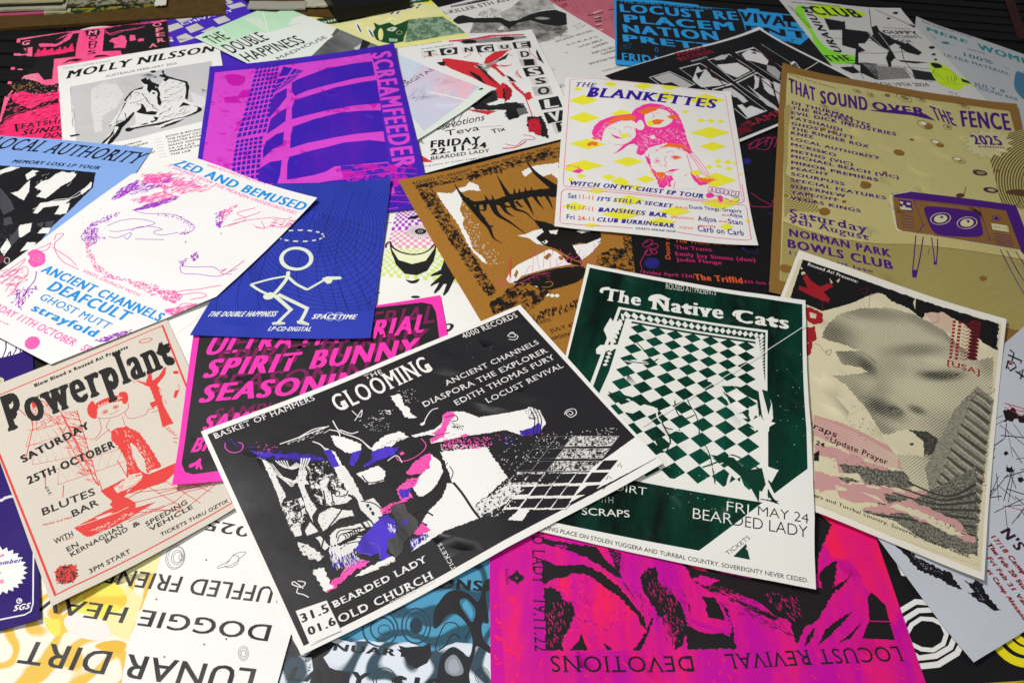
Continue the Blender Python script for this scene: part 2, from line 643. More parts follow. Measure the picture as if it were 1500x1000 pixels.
    def done(self):
        """cut every print along the sheet's own bends, drape it and link it under the sheet"""
        allv, allf, allm, mats, pid, names = [], [], [], [], [], []
        for part in self.order:
            els = self.parts[part]
            box = [(min(v[0] for v in q[0]) - 5, min(v[1] for v in q[0]) - 5, max(v[0] for v in q[0]) + 5, max(v[1] for v in q[0]) + 5) for q in els]
            grp = list(range(len(els)))
            def root(i):
                while grp[i] != i:
                    i = grp[i]
                return i
            for i in range(len(els)):
                for j in range(i):
                    A, B = box[i], box[j]
                    if A[0] < B[2] and B[0] < A[2] and A[1] < B[3] and B[1] < A[3]:
                        grp[root(i)] = root(j)
            ids = {}
            for i, (VV, FF, m) in enumerate(els):
                r = root(i)
                if r not in ids:
                    ids[r] = len(names)
                    names.append(part)
                n = len(allv)
                allv += VV
                if m not in mats:
                    mats.append(m)
                for f in FF:
                    allf.append([n + q for q in f])
                    allm.append(mats.index(m))
                    pid.append(ids[r])
        if not allv:
            return
        bm = bmesh.new()
        lay = bm.faces.layers.int.new('part')
        bv = [bm.verts.new(v) for v in allv]
        for f, m, q in zip(allf, allm, pid):
            try:
                fc = bm.faces.new([bv[i] for i in f])
            except ValueError:
                continue
            fc.material_index = m
            fc[lay] = q
        def cut(co, no, clear=False):
            bmesh.ops.bisect_plane(bm, geom=bm.verts[:] + bm.edges[:] + bm.faces[:], plane_co=co, plane_no=no, clear_outer=clear)
        for co, no in (((0.35, 0, 0), (-1, 0, 0)), ((self.w - 0.35, 0, 0), (1, 0, 0)), ((0, 0.35, 0), (0, -1, 0)), ((0, self.h - 0.35, 0), (0, 1, 0))):
            cut(co, no, True)
        for (x0, y0, x1, y1) in self.cuts:
            cut((x0, y0, 0), Vector((y1 - y0, -(x1 - x0), 0)).normalized(), True)
        for i in range(1, self.nu):
            cut((i / self.nu * self.w, 0, 0), (1, 0, 0))
        for j in range(1, self.nv):
            cut((0, j / self.nv * self.h, 0), (0, 1, 0))
        cw, ch = self.w / self.nu, self.h / self.nv
        dn = Vector((ch, cw, 0)).normalized()
        for j in range(1 - self.nu, self.nv):
            cut((0, self.h - j * ch, 0), dn)
        for v in bm.verts:
            v.co = self.loc(v.co.x, v.co.y, v.co.z)
        bm.verts.index_update()
        co = [tuple(v.co) for v in bm.verts]
        per = {}
        for f in bm.faces:
            per.setdefault(f[lay], []).append(([v.index for v in f.verts], f.material_index))
        bm.free()
        for pi in sorted(per):
            remap, vs, fs, used, mi = {}, [], [], [], []
            for f, m in per[pi]:
                g = []
                for i in f:
                    if i not in remap:
                        remap[i] = len(vs)
                        vs.append(co[i])
                    g.append(remap[i])
                fs.append(g)
                if m not in used:
                    used.append(m)
                mi.append(used.index(m))
            me = bpy.data.meshes.new(names[pi])
            me.from_pydata(vs, [], fs)
            for u in used:
                me.materials.append(mat(mats[u]))
            me.polygons.foreach_set('material_index', mi)
            me.polygons.foreach_set('use_smooth', [True] * len(mi))
            o = bpy.data.objects.new(names[pi], me)
            COL.objects.link(o)
            o.parent = self.root

# ------------------------------------------------------------------ the sheets, from the bottom of the pile to the top
W_, K_ = '#f4f2ee', '#1c1a1b'

def solid(name, m, verts, faces, parent=None):
    me = bpy.data.meshes.new(name)
    me.from_pydata(verts, [], faces)
    me.materials.append(m)
    o = bpy.data.objects.new(name, me)
    COL.objects.link(o)
    if parent:
        o.parent = parent
    return o
def slab(name, m, cx, cy, z0, w, d, h, rot, label=None, category=None, group=None, seed=0):
    """a thin sheet or board lying flat, its top a little bowed"""
    g = random.Random(seed)
    n = 8
    V, Fs = [], []
    for side in (0, 1):
        for i in range(n + 1):
            for j in (0, 1):
                x = (i / n - 0.5) * w
                y = (j - 0.5) * d + g.uniform(-0.0006, 0.0006)
                bowz = 0.25 * h * math.sin(i / n * 3.14 + seed) if side else 0
                V.append((x, y, side * h + bowz))
    a = 2 * (n + 1)
    for i in range(n):
        p = 2 * i
        Fs += [(a + p, a + p + 2, a + p + 3, a + p + 1), (p, p + 1, p + 3, p + 2), (p, p + 2, a + p + 2, a + p), (p + 1, a + p + 1, a + p + 3, p + 3)]
    Fs += [(0, a, a + 1, 1), (2 * n, 2 * n + 1, a + 2 * n + 1, a + 2 * n)]
    o = solid(name, m, V, Fs)
    o.location = (cx, cy, z0)
    o.rotation_euler = (0, 0, R(rot))
    if label:
        o['label'] = label
        o['category'] = category
    if group:
        o['group'] = group
    return o
k = NT('black_table')
ds = k.noise(3, 4, 0.6, k.mapping((0.4, 40, 1), R(2)))
tb = finish(k, k.ramp(ds, [(0.35, (0.004, 0.004, 0.0045, 1)), (0.75, (0.013, 0.012, 0.012, 1))]), 0.6, 0.15)
o = solid('table_top', tb, [(-2.2, -0.6, -0.03), (2.6, -0.6, -0.03), (2.6, 2.6, -0.03), (-2.2, 2.6, -0.03), (-2.2, -0.6, -0.001), (2.6, -0.6, -0.001), (2.6, 2.6, -0.001), (-2.2, 2.6, -0.001)], [(0, 3, 2, 1), (4, 5, 6, 7), (0, 1, 5, 4), (1, 2, 6, 5), (2, 3, 7, 6), (3, 0, 4, 7)])
o['kind'] = 'structure'
for i in range(9):
    y = 1.02 + i * 0.045
    sl = slab('table_slat', tb, -1.35, y, 0.0, 1.0, 0.036, 0.0022, 1.5, seed=i)
    sl.parent = o
for i in range(16):
    y = 1.56 + i * 0.034
    sl = slab('table_slat', tb, 0.95, y, 0.0, 1.5, 0.027, 0.0022, -3, seed=i)
    sl.parent = o

slab('cardboard_sheet', mat('card:#4a3517:#5c4520:60'), -0.8817, 1.4913, 0.0, 0.5695, 0.22, 0.006, 15.7, 'brown cardboard sheet lying under the loose prints, back left corner', 'cardboard', None, 1)
slab('cardboard_sheet', mat('card:#4a3517:#5c4520:60'), -0.4387, 1.5368, 0.0, 0.1745, 0.12, 0.006, -1.9, 'brown cardboard between the pale green and yellow posters at the back edge', 'cardboard', None, 2)
slab('stacked_print', mat('card:#a84468:#b8506c:40'), -1.0174, 1.4497, 0.007, 0.2117, 0.12, 0.003, 12.7, 'dusty pink print at the front left of the back stack', 'print', 'loose prints stacked at the back left', 3)
slab('stacked_print', mat('card:#9c9a74:#b4b294:30'), -0.8926, 1.4691, 0.007, 0.0458, 0.1, 0.003, 17.1, 'small pale yellow print between the pink and patterned prints in the stack', 'print', 'loose prints stacked at the back left', 14)
slab('stacked_print', mat('blot:#1f3a2c:#8c8430:60:0.5'), -0.8023, 1.5068, 0.006, 0.1518, 0.12, 0.003, 19.5, 'dark green and yellow patterned print in the back stack', 'print', 'loose prints stacked at the back left', 4)
slab('stacked_print', mat('card:#8c8a70:#b8b69c:30'), -0.9996, 1.4629, 0.012, 0.252, 0.12, 0.003, 11.9, 'greyish white print lying over the dusty pink one', 'print', 'loose prints stacked at the back left', 6)
slab('stacked_print', mat('blot:#3a3c2c:#8c8970:60:0.5'), -0.8088, 1.5143, 0.011, 0.1647, 0.12, 0.003, 13.8, 'grey mottled print over the dark green one in the stack', 'print', 'loose prints stacked at the back left', 5)
slab('stacked_print', mat('#262622'), -1.0059, 1.4723, 0.0165, 0.2459, 0.12, 0.002, 11.5, 'near black print in the upper part of the stack', 'print', 'loose prints stacked at the back left', 7)
slab('stacked_print', mat('card:#98946c:#a8a47c:20'), -1.0046, 1.4751, 0.02, 0.2474, 0.12, 0.003, 12.2, 'khaki print topmost on the back stack', 'print', 'loose prints stacked at the back left', 8)
slab('white_card', mat('#d8d6c8'), -0.7082, 1.4932, 0.01, 0.0209, 0.05, 0.002, 14.7, 'small white card beside the chequered purple poster on the back stack', 'card', None, 9)
slab('stacked_print', mat('#a3a094'), -0.4865, 1.4973, 0.009, 0.1086, 0.03, 0.003, 5.7, 'white print edge behind the pale green poster', 'print', 'loose prints stacked at the back left', 10)
slab('stacked_print', mat('card:#a8a690:#c8c4ac:30'), -0.4118, 1.5163, 0.009, 0.0502, 0.03, 0.003, 13.5, 'cream print edge left of the yellow poster at the back', 'print', 'loose prints stacked at the back left', 11)
slab('dark_box', mat('#0c0c0d'), -0.3487, 1.5794, 0.006, 0.1472, 0.2, 0.024, 29.2, 'black box edge behind the yellow poster', 'box', None, 15)

slab('red_strip', mat('#3a0d0d'), 1.0, 1.70, 0.003, 0.02, 0.3, 0.001, -12, 'dark red strip on the black table behind the teal lettered poster', 'strip', None, 12)
# white card with rounded corner under the pink and black poster
pts = [(0.20, -0.06), (0.20, 0.055), (-0.13, 0.055)] + [(-0.13 - 0.045 * math.sin(a * 0.3927), 0.01 + 0.045 * math.cos(a * 0.3927)) for a in range(1, 4)] + [(-0.175, 0.01), (-0.175, -0.06)]
n = len(pts)
o = solid('rounded_card', mat('#e2e0d8'), [(x, y, 0) for x, y in pts] + [(x, y, 0.0005) for x, y in pts], [tuple(range(n - 1, -1, -1))[::-1], tuple(range(2 * n - 1, n - 1, -1))] + [(i, (i + 1) % n, n + (i + 1) % n, n + i) for i in range(n)])
o.location = (-0.655, 1.352, 0.0002)
o.rotation_euler = (0, 0, R(4))
o['label'] = 'white card with a rounded corner peeking out behind the pink and black poster'
o['category'] = 'card'


s = Sheet('ring_poster', 'black poster with white and yellow concentric rings at the bottom right corner', 'poster', [(0.38762, 0.51256), (0.76559, 0.58548), (0.6179, 0.20976), (0.35951, 0.19601)], (322, 361), '#1a191b')
s.a = 'printed_ring'
s.p('#f0efeb','103 960 147 939 170 857 123 865')
s.l('#f0efeb',5,'271 585 251 544 204 520 156 527 114 553 105 596 131 635 175 660 223 653 259 630',smooth=0,closed=1)
s.l('#f0efeb',6,'311 583 279 527 212 495 139 490 89 537 65 598 108 663 169 697 241 695 297 650',smooth=0,closed=1)
s.l('#f0efeb',6.5,'356 580 303 502 216 459 119 454 56 510 35 600 71 688 164 738 260 722 338 663',smooth=0,closed=1)
s.l('#f0e020',7,'707 590 683 546 634 525 584 536 557 576 564 626 602 662 654 666 696 638',closed=1)
s.l('#f0e020',8,'749 587 711 519 636 487 559 505 516 565 527 642 587 699 667 706 731 661',closed=1)
s.l('#f0e020',9,'801 583 747 486 638 441 527 465 465 552 481 664 567 746 683 756 775 690',closed=1)
s.l('#d8b020',1.5,'346 370 568 373',smooth=0)
s.done()

s = Sheet('marbled_poster', 'blue and white marbled poster with black blobs reading JANUARY, under the black landscape poster', 'poster', [(-0.18163, 0.4158), (-0.00044, 0.43996), (0.0269, 0.19392), (-0.19506, 0.1768)], (203, 243), '#d8dfea')
s.a = 'marbled_print'
s.p('topo:#38505f:#dfe6f0:14:7','-152 457 322 439 516 421 829 400 794 -121 -43 -102')
s.p('topo:#2f5568:#4f9cc0:16:6','-100 1077 880 1016 829 400 731 410 610 425 521 394 451 431 323 435 264 449 225 438 65 484')
s.a = 'illustration'
s.p('#242428','524 483 522 546 542 586 573 622 614 629 659 610 696 580 723 662 760 660 746 623 725 607 734 498 710 495 706 464 716 424 736 404 735 378 689 407 678 377 659 311 655 239 547 243 547 315 555 370 580 400 603 408 633 390 659 370 671 423 659 473 632 514 600 535 568 525 546 490',1)
s.p('#3d7c9c','623 587 651 590 683 544 671 500 647 529 627 562',1)
s.p('#56a4c8','635 576 651 580 673 540 667 513 651 537 635 558',1)
s.p('#8d95a0','574 358 603 380 630 349 637 312 605 302 576 321',1)
s.p('#a6acb5','586 351 604 365 621 342 623 320 605 311 586 325',1)
s.p('#242428','399 421 426 413 463 415 486 414 515 427 522 383 509 353 470 333 439 352 422 379')
s.p('#2c3d4a','481 492 476 471 460 462 442 472 433 494 438 516 455 524 472 514',1)
s.l('#2c4656',1.2,'496 492 489 461 468 446 441 452 422 478 419 511 434 536 460 541 485 523',closed=1)
s.l('#2c4656',1.6,'511 491 502 449 472 427 435 436 408 472 404 518 424 553 461 560 496 535',closed=1)
s.l('#2c4656',1,'362 481 355 465 337 462 320 473 317 491 331 501 352 496',closed=1)
s.l('#2c4656',1.5,'375 484 366 454 337 442 304 456 287 487 295 518 325 530 358 515',closed=1)
s.l('#2c4656',1.6,'389 484 375 437 332 419 284 440 258 488 269 536 314 554 364 532',closed=1)
s.a = 'drawing'
s.l('#242428',1.1,'540 394 535 413 548 458 569 497 601 499 616 487 618 479')
s.l('#242428',1.4,'543 397 572 415 587 445 605 456 625 438')
s.l('#242428',0.7,'640 435 663 469 644 439 659 444')
s.l('#242428',0.6,'729 299 724 282 711 272 696 273 683 284 679 301 684 318 697 328 712 328 725 316',closed=1)
s.l('#242428',0.6,'724 299 720 286 710 278 697 278 688 287 684 301 688 314 698 322 711 322 720 313',closed=1)
s.l('#242428',0.6,'718 299 715 290 708 284 699 284 692 291 690 300 693 310 700 316 709 316 716 309',closed=1)
s.l('#242428',0.6,'713 299 711 293 707 290 701 290 697 294 695 300 697 306 701 310 707 310 711 306',closed=1)
s.l('#33363c',0.9,'401 298 398 278 386 264 367 260 347 265 331 280 323 300 326 320 338 335 357 340 378 334 394 318',closed=1)
s.l('#33363c',0.9,'391 291 389 276 380 265 367 261 352 266 341 277 335 293 336 308 345 319 359 323 374 319 386 307',closed=1)
s.a = 'illustration'
s.p('#242428','-2 466 63 387 98 420 143 445 167 436 149 399 134 385 164 347 202 331 240 330 245 259 103 263 110 334 92 386 47 395 13 389 7 360')
s.a = 'printed_border'
s.l('#1b1b1e',1.0,'0 462 -1 249',smooth=0)
s.a = 'ink_specks'
s.d('#55585f',160,'3 360 23 389 95 371 103 306 10 309',2.2,0.8,None,4)
s.a = 'lettering'
s.t('#1f1f23','JANUARY',172,1054,1108,938,63,'k')
s.t('#1f1f23','LADY  $10',73,766,1393,607,122,'k')
s.t('#1f1f23','DEVOTIONS',502,1691,1778,1551,102,'k')
s.done()

s = Sheet('line_up_poster', 'white poster with bold black upside down lettering and yellow marbling, bottom left corner', 'poster', [(-0.45656, 0.45457), (-0.1822, 0.43078), (-0.19543, 0.16076), (-0.46854, 0.18342)], (275, 271), '#efeeea')
s.a = 'marbled_print'
s.p('topo:#e9c04e:#f4eedc:22:5','72 452 103 572 204 630 314 714 494 788 503 688 507 598 509 429 571 187 -138 91 -302 357')
s.p('blot:#e9df45:#efe7a8:26:0.4','334 603 418 753 496 792 507 696 350 666 499 590 510 426 386 453 308 484 249 533')
s.p('topo:#ecc84a:#ece35c:20:4','167 465 227 473 275 603 346 642 435 588 424 529 303 449 239 405',1)
s.p('#efe9e2','244 468 278 501 385 488 437 433 377 411 286 426',1)
s.p('#e9b93e','469 424 508 415 495 380 402 387 419 410',1)
s.a = 'lettering'
s.t('#1f1e20','LUNAR DIRT',2529,975,370,937,203,'b')
s.t('#1f1e20','DOGGIE HEAVY',2553,1383,115,1364,151,'b')
s.t('#1f1e20','RUFFLED FRIENDS',2616,1752,622,1734,161,'b')
s.t('#1f1e20','2025',2223,2333,1579,2371,116,'b')
s.a = 'drawing'
s.l('#2a2a2a',0.45,'598 767 595 743 583 727 565 722 545 731 528 750 519 776 521 800 533 817 552 821 572 812 589 792',closed=1)
s.l('#2a2a2a',0.45,'594 768 592 747 582 732 566 728 549 736 535 753 527 775 529 797 539 811 555 815 572 808 587 790',closed=1)
s.l('#2a2a2a',0.45,'587 770 586 755 579 745 569 742 557 748 547 759 542 775 543 789 550 800 561 802 572 797 582 785',closed=1)
s.l('#2a2a2a',0.45,'583 771 583 760 578 752 570 750 561 754 554 763 550 774 551 785 556 793 564 795 573 791 580 782',closed=1)
s.l('#2a2a2a',0.4,'591 775 592 766 586 761 578 764 572 772 571 781 577 785 585 783',closed=1)
s.l('#2a2a2a',0.5,'736 752 772 782 790 816 831 828 812 796 791 769 739 747')
s.l('#2a2a2a',0.5,'764 761 788 757 811 776 809 803 786 808 775 783 770 766')
s.l('#3a3a3a',0.35,'964 441 966 426 959 415 948 414 936 422 927 436 926 452 932 463 944 464 956 456',closed=1)
s.l('#3a3a3a',0.35,'959 441 960 429 956 421 948 420 939 426 933 437 931 449 936 457 944 458 953 452',closed=1)
s.l('#3a3a3a',0.35,'954 440 955 433 952 428 947 428 941 431 937 438 937 445 940 450 945 450 951 447',closed=1)
s.p('#222022','553 596 552 593 549 593 546 595 547 599 550 599',1)
s.p('#222022','794 454 793 450 790 450 787 453 788 456 791 456',1)
s.p('#222022','869 483 868 480 865 479 862 482 863 485 866 486',1)
s.p('#222022','665 390 665 387 662 387 659 390 659 393 663 393',1)
s.p('#222022','688 777 687 774 684 773 681 776 682 780 685 780',1)
s.done()

s = Sheet('magenta_poster', 'magenta and red poster with black feathery figures and upside down lettering, at the bottom edge', 'poster', [(-0.01641, 0.47557), (0.38761, 0.48301), (0.40778, 0.17201), (0.00585, 0.15624)], (403, 316), '#d0009a', lifts=[(1, 0, 3, 90), (1, 1, 3, 110)])
s.a = 'blotched_print'
s.p('ink:#ff2356:#c60a9e:30:0.41:0','196 1440 1979 1527 1628 261 62 227 33 806')
s.p('ink:#ff2050:#d0109c:22:0.53:0.5','1227 1268 1567 1255 1697 971 1571 658 1502 804 1475 937 1392 959 1388 1163',rag=2)
s.p('ink:#ff2050:#c80a9c:40:0.5:0.6','264 822 471 862 595 688 588 631 535 546 280 535 312 690',rag=2)
s.a = 'ink_specks'
s.d('#fb1f58',26,'17 709 103 741 132 411 14 409',8,2.4,None,9)
s.d('#fb1f58',40,'191 525 1576 566 1605 452 152 412',8,2,None,3)
s.d('#ee2a70',60,'314 817 597 814 554 701 342 538 260 548',8,1.2,None,5)
s.d('#a80c90',60,'314 817 597 814 554 701 342 538 260 548',8,1,None,6)
s.a = 'illustration'
s.p('#211d20','215 990 252 984 437 960 475 902 516 865 530 830 498 840 395 914 309 942 243 963 213 965',rag=1.1)
s.p('#211d20','213 894 282 873 378 885 441 853 508 799 558 730 593 674 599 623 586 631 566 683 516 743 463 786 382 843 338 841 234 805 208 789',rag=1.1)
s.p('#211d20','211 774 240 783 275 762 280 733 321 720 325 676 292 604 269 575 273 535 208 532',rag=1.1)
s.p('#211d20','593 617 622 675 631 668 589 589 563 547 538 546',rag=1.1)
s.p('#211d20','600 838 635 878 673 888 672 825 708 774 728 767 745 738 759 651 811 624 858 618 888 626 913 612 933 641 914 721 928 721 930 563 743 556 746 615 724 566 694 551 703 607 686 634 681 692 657 676 630 733 607 777',rag=1.1)
s.p('#211d20','760 923 874 896 942 867 1153 833 1259 820 1188 683 1118 689 1062 747 996 776 927 789 876 787 817 824 797 877',rag=1.1)
s.p('#211d20','1008 830 1190 803 1308 813 1391 823 1339 768 1273 685 1207 647 1162 582 1158 675 1099 725 1025 776',rag=1.1)
s.p('#211d20','1328 884 1392 930 1415 935 1383 846 1332 768 1323 814',rag=1.1)
s.p('#211d20','1050 854 1383 1146 1395 1164 1440 1103 1347 958 1294 813 1141 779',rag=1.1)
s.p('#211d20','1493 781 1516 805 1555 753 1547 613 1420 613 1472 690',rag=0.4)
s.a = 'drawing'
s.l('#e01080',0.9,'1464 683 1553 685',smooth=0)
s.a = 'illustration'
s.p('#211d20','1244 584 1291 649 1352 687 1420 725 1362 672 1298 620',rag=0.7)
s.p('#211d20','1189 579 1213 618 1251 655 1234 619 1195 576',rag=0.7)
s.p('#211d20','1325 593 1386 637 1442 682 1380 615',rag=0.6)
s.p('#211d20','297 536 331 571 347 603 354 565 369 539',rag=0.6)
s.p('#211d20','427 569 459 546 438 542',rag=0.4)
s.p('#211d20','514 849 539 937 481 958 503 887',rag=1)
s.p('#211d20','526 826 556 775 570 742 537 796',rag=0.5)
s.p('#211d20','912 788 951 767 1119 689 1102 677 1019 716',rag=0.8)
s.p('#211d20','905 677 849 682 837 771 892 758',rag=1.6)
s.p('#211d20','1359 815 1419 847 1458 880 1446 863 1386 808',rag=0.6)
s.p('#e0128c','798 838 852 856 921 835 858 810',rag=1)
s.p('#f01c60','789 916 846 903 885 873 821 886',rag=1)
s.p('#cc0898','764 680 883 640 914 619 800 645',rag=0.8)
s.a = 'ink_specks'
s.d('#e2187c',70,'619 869 678 872 743 723 692 670 630 733',5,0.8,-81,11)
s.d('#211d20',60,'619 869 678 872 743 723 692 670 630 733',7,0.9,-81,12)
s.d('#e2187c',70,'791 838 966 805 1118 689 954 744',5,0.8,-28,11)
s.d('#211d20',60,'791 838 966 805 1118 689 954 744',7,0.9,-28,12)
s.d('#e2187c',70,'215 715 314 719 260 534 212 539',5,0.8,-82,11)
s.d('#211d20',60,'215 715 314 719 260 534 212 539',7,0.9,-82,12)
s.d('#e2187c',70,'1072 793 1213 781 1214 647 1126 718',5,0.8,-71,11)
s.d('#211d20',60,'1072 793 1213 781 1214 647 1126 718',7,0.9,-71,12)
s.d('#e2187c',70,'665 684 750 679 717 565 666 592',5,0.8,-82,11)
s.d('#211d20',60,'665 684 750 679 717 565 666 592',7,0.9,-82,12)
s.d('#211d20',80,'565 790 813 800 764 637 593 674',6,0.8,-75,14)
s.d('#211d20',60,'834 756 1123 703 1168 603 1094 645',7,0.8,-39,15)
s.d('#cc0898',40,'214 982 258 963 317 962 309 942',3,0.8,-41,5)
s.d('#cc0898',40,'437 964 538 929 541 858 505 903',3,0.8,-42,5)
s.a = 'lettering'
s.t('#211d20','DEVOTIONS',1886,1330,552,1281,144,'s')
s.t('#211d20','LOCUST REVIVAL',3887,1472,2195,1354,141,'s')
s.t('#211d20','BEARDED LADY   19.11.22',448,3038,413,1322,127,'s')
s.a = 'illustration'
s.p('#211d20','107 847 120 832 142 816 120 801 107 780 96 801 72 812 94 829',rag=0.8)
s.p('#cc0898','111 814 109 809 104 809 101 814 104 818 109 818',1)
s.a = 'lettering'
s.t('#211d20','ROUSED',156,2123,160,1961,25,'r')
s.done()

s = Sheet('chequered_poster', 'purple poster with grey chequers and white lettering at the back left', 'poster', [(-0.74566, 1.45217), (-0.57954, 1.54705), (-0.39767, 1.34258), (-0.59126, 1.22611)], (209, 274), '#4a2cba')
s.a = 'chequers'
s.p('#cfcdc8','120 975 213 985 239 902 143 903')
s.p('#cfcdc8','243 901 342 927 363 837 259 814')
s.p('#cfcdc8','162 807 242 821 260 742 137 705')
s.p('#cfcdc8','265 723 363 755 383 657 271 624')
s.p('#cfcdc8','162 610 239 637 271 538 156 512')
s.p('#cfcdc8','677 942 799 955 808 880 685 870')
s.p('#cfcdc8','493 765 592 787 601 699 497 671')
s.p('#cfcdc8','341 613 446 657 479 607 373 581')
s.a = 'lettering'
s.t('#efeefa','ROUSED AT! PRESENTS',72,2656,991,2786,55,'b')
s.t('#efeefa','CHIVALRY',646,1924,1721,2083,96,'b')
s.t('#efeefa','+',1145,2204,1212,2224,91,'b')
s.a = 'title_lettering'
s.t('#cfcdc8','ScraPS',345,2397,1878,2418,321,'k')
s.a = 'lettering'
s.t('#efeefa','RI',259,1501,326,1502,74,'b')
s.t('#efeefa','I',266,1394,322,1404,69,'b')
s.done()

s = Sheet('pink_black_poster', 'hot pink and black poster with vertical lettering and flaming logo, far left at the back', 'poster', [(-0.91537, 1.33286), (-0.67811, 1.42898), (-0.51213, 0.99689), (-0.77421, 0.91621)], (265, 451), 'ink:#ff2f86:#ff86a4:5:0.5:0')
s.a = 'illustration'
s.p('#1b181a','26 1777 91 1780 340 1797 369 1781 321 1749 276 1703 369 1765 433 1762 419 1560 418 1428 278 1432 281 1164 230 1163 185 1268 133 1268 76 1203 26 1137 27 1324 30 1488 44 1484 152 1440 148 1455 131 1459 119 1647 29 1645',rag=0.5)
s.p('#1b181a','610 1777 754 1800 898 1777 1088 1790 1229 1778 1179 1317 955 1369 729 1375 723 1431 599 1453',rag=0.5)
s.p('#1b181a','1219 1749 1317 1756 1302 1207 1194 1232',rag=0.5)
s.p('#ff5c94','154 1680 188 1678 279 1644 318 1676 369 1781 390 1774 373 1690 301 1623 281 1607 171 1632',rag=0.8)
s.p('#ff5c94','643 1581 661 1619 696 1622 724 1650 753 1634 766 1557 758 1461 675 1479 682 1540',rag=0.8)
s.p('#ff5c94','788 1637 824 1627 829 1552 787 1550',rag=0.8)
s.p('#ff5c94','843 1563 885 1569 884 1526 843 1527',rag=0.8)
s.p('#ff2f72','134 1500 156 1565 157 1636 175 1573 195 1582 199 1624 223 1559 255 1593 271 1546 297 1567 309 1592 325 1545 343 1596 359 1549 389 1626 408 1507 314 1491 194 1497',rag=1)
s.a = 'ink_specks'
s.d('#1b181a',60,'147 1511 174 1588 392 1554 402 1495 214 1492',3,0.8,-4,5)
s.d('#1b181a',30,'647 1594 760 1617 758 1461 675 1486',4,1.2,None,6)
s.a = 'drawing'
s.l('#ff5c94',1.6,'617 1721 653 1695 725 1718 796 1710 897 1739')
s.l('#ff5c94',1.2,'617 1752 653 1673 710 1692 768 1719 833 1730')
s.a = 'title_lettering'
s.t('#ff90ac','G',98,4231,231,4221,158,'S')
s.t('#1b181a','A',101,4067,233,4057,155,'S')
s.t('#1b181a','B',105,3905,235,3896,153,'S')
s.t('#1b181a','B',109,3710,238,3702,150,'S')
s.t('#ff90ac','E',117,3459,243,3452,148,'S')
s.t('#ff90ac','R',105,3248,229,3242,145,'S')
s.t('#1b181a','M',1217,4289,1372,4280,144,'S')
s.t('#1b181a','O',1249,4095,1402,4086,141,'S')
s.t('#1b181a','D',1254,3913,1405,3905,137,'S')
s.t('#1b181a','U',1243,3775,1394,3767,135,'S')
s.t('#1b181a','S',1241,3585,1390,3578,132,'S')
s.a = 'printed_panel'
s.p('#1b181a','474 1787 567 1783 582 1732 568 1684 484 1702',rag=0.4)
s.a = 'title_lettering'
s.t('#ff90ac','M',1226,4286,1394,4266,151,'S')
s.t('#ff86a4','O',2385,4297,2548,4300,146,'S')
s.t('#ff86a4','P',2414,4094,2574,4096,143,'S')
s.t('#ff86a4','E',2433,3911,2592,3914,140,'S')
s.t('#ff86a4','R',2433,3701,2590,3703,136,'S')
s.t('#ff86a4','A',2288,3548,2444,3549,133,'S')
s.a = 'lettering'
s.t('#1b181a','FROM INDONESIA',1667,4462,2355,4451,62,'b')
s.t('#1b181a','ROUSED AT! PRESENTS',282,4424,958,4422,46,'b')
s.a = 'illustration'
s.p('#1b181a','335 1349 372 1393 425 1399 472 1379 427 1358 386 1375',rag=0.4)
s.p('#1b181a','539 1381 559 1410 613 1401 654 1370 600 1378',rag=0.4)
s.p('#f48aa8','86 1227 103 1256 154 1256 182 1222 173 1165 137 1148 97 1178',1)
s.a = 'drawing'
s.l('#1b181a',1,'106 1215 137 1227 170 1212')
s.a = 'illustration'
s.p('#1b181a','46 1164 97 1223 194 1149 244 1090 323 1093 412 -389 109 -318 9 676',rag=1.5)
s.p('#ff2f72','37 1024 101 1055 195 985 329 986 340 903 247 881 176 809 58 928',rag=1.2)
s.p('#ff2f72','11 654 64 748 348 856 363 675 223 624 127 522 22 548',rag=1.5)
s.p('#ff2f72','13 633 364 653 396 142 55 226',rag=0.8)
s.a = 'ink_specks'
s.d('#e0b040',40,'25 1145 181 1177 224 1048 66 1064',4,1,None,8)
s.d('#1b181a',150,'26 1027 343 949 358 676 24 630',11,1.6,22,9)
s.d('#ff4f86',110,'24 936 343 949 362 589 22 652',12,1.6,33,19)
s.d('#ff86a4',60,'25 1145 322 1117 331 951 64 972',5,1.4,None,4)
s.d('#1b181a',60,'11 654 360 632 364 568 22 548',12,1.0,10,29)
s.a = 'lettering'
s.t('#1b181a','FATSHAUDI',350,1463,1278,1515,139,'b')
s.t('#1b181a','SUNDAY',359,1270,1153,1280,140,'ki')
s.t('#1b181a','DOORS',667,1107,1162,1070,138,'ki')
s.t('#1b181a','I',279,1392,314,1399,218,'k')
s.done()

s = Sheet('faded_pink_poster', 'faded pink poster with slanting black brush marks beside the blue festival poster', 'poster', [(-0.01579, 1.69173), (0.21679, 1.77094), (0.26605, 1.34342), (0.09318, 1.29859)], (212, 419), 'card:#c06474:#cc7482:30')
s.a = 'brush_marks'
s.p('#2a2023','320 958 403 967 474 990 444 967 333 943',rag=0.5)
s.p('#2a2023','367 898 431 910 417 883 368 886',rag=0.5)
s.p('#2a2023','360 849 418 854 410 834 360 833',rag=0.5)
s.p('#2a2023','350 774 401 780 397 765 351 761',rag=0.5)
s.p('#2a2023','346 657 394 664 377 647 352 648',rag=0.5)
s.p('#2a2023','504 1015 562 1020 552 1008 510 1003',rag=0.5)
s.p('#e8cfc0','359 916 433 918 443 925 388 899',rag=0.4)
s.p('#e8cfc0','356 801 407 807 405 796 362 791',rag=0.4)
s.p('#e8cfc0','350 705 395 720 401 709 355 692',rag=0.4)
s.p('#e8cfc0','376 989 465 1023 454 1011 380 971',rag=0.4)
s.a = 'drawing'
s.l('#b01830',0.8,'230 1312 248 996',smooth=0)
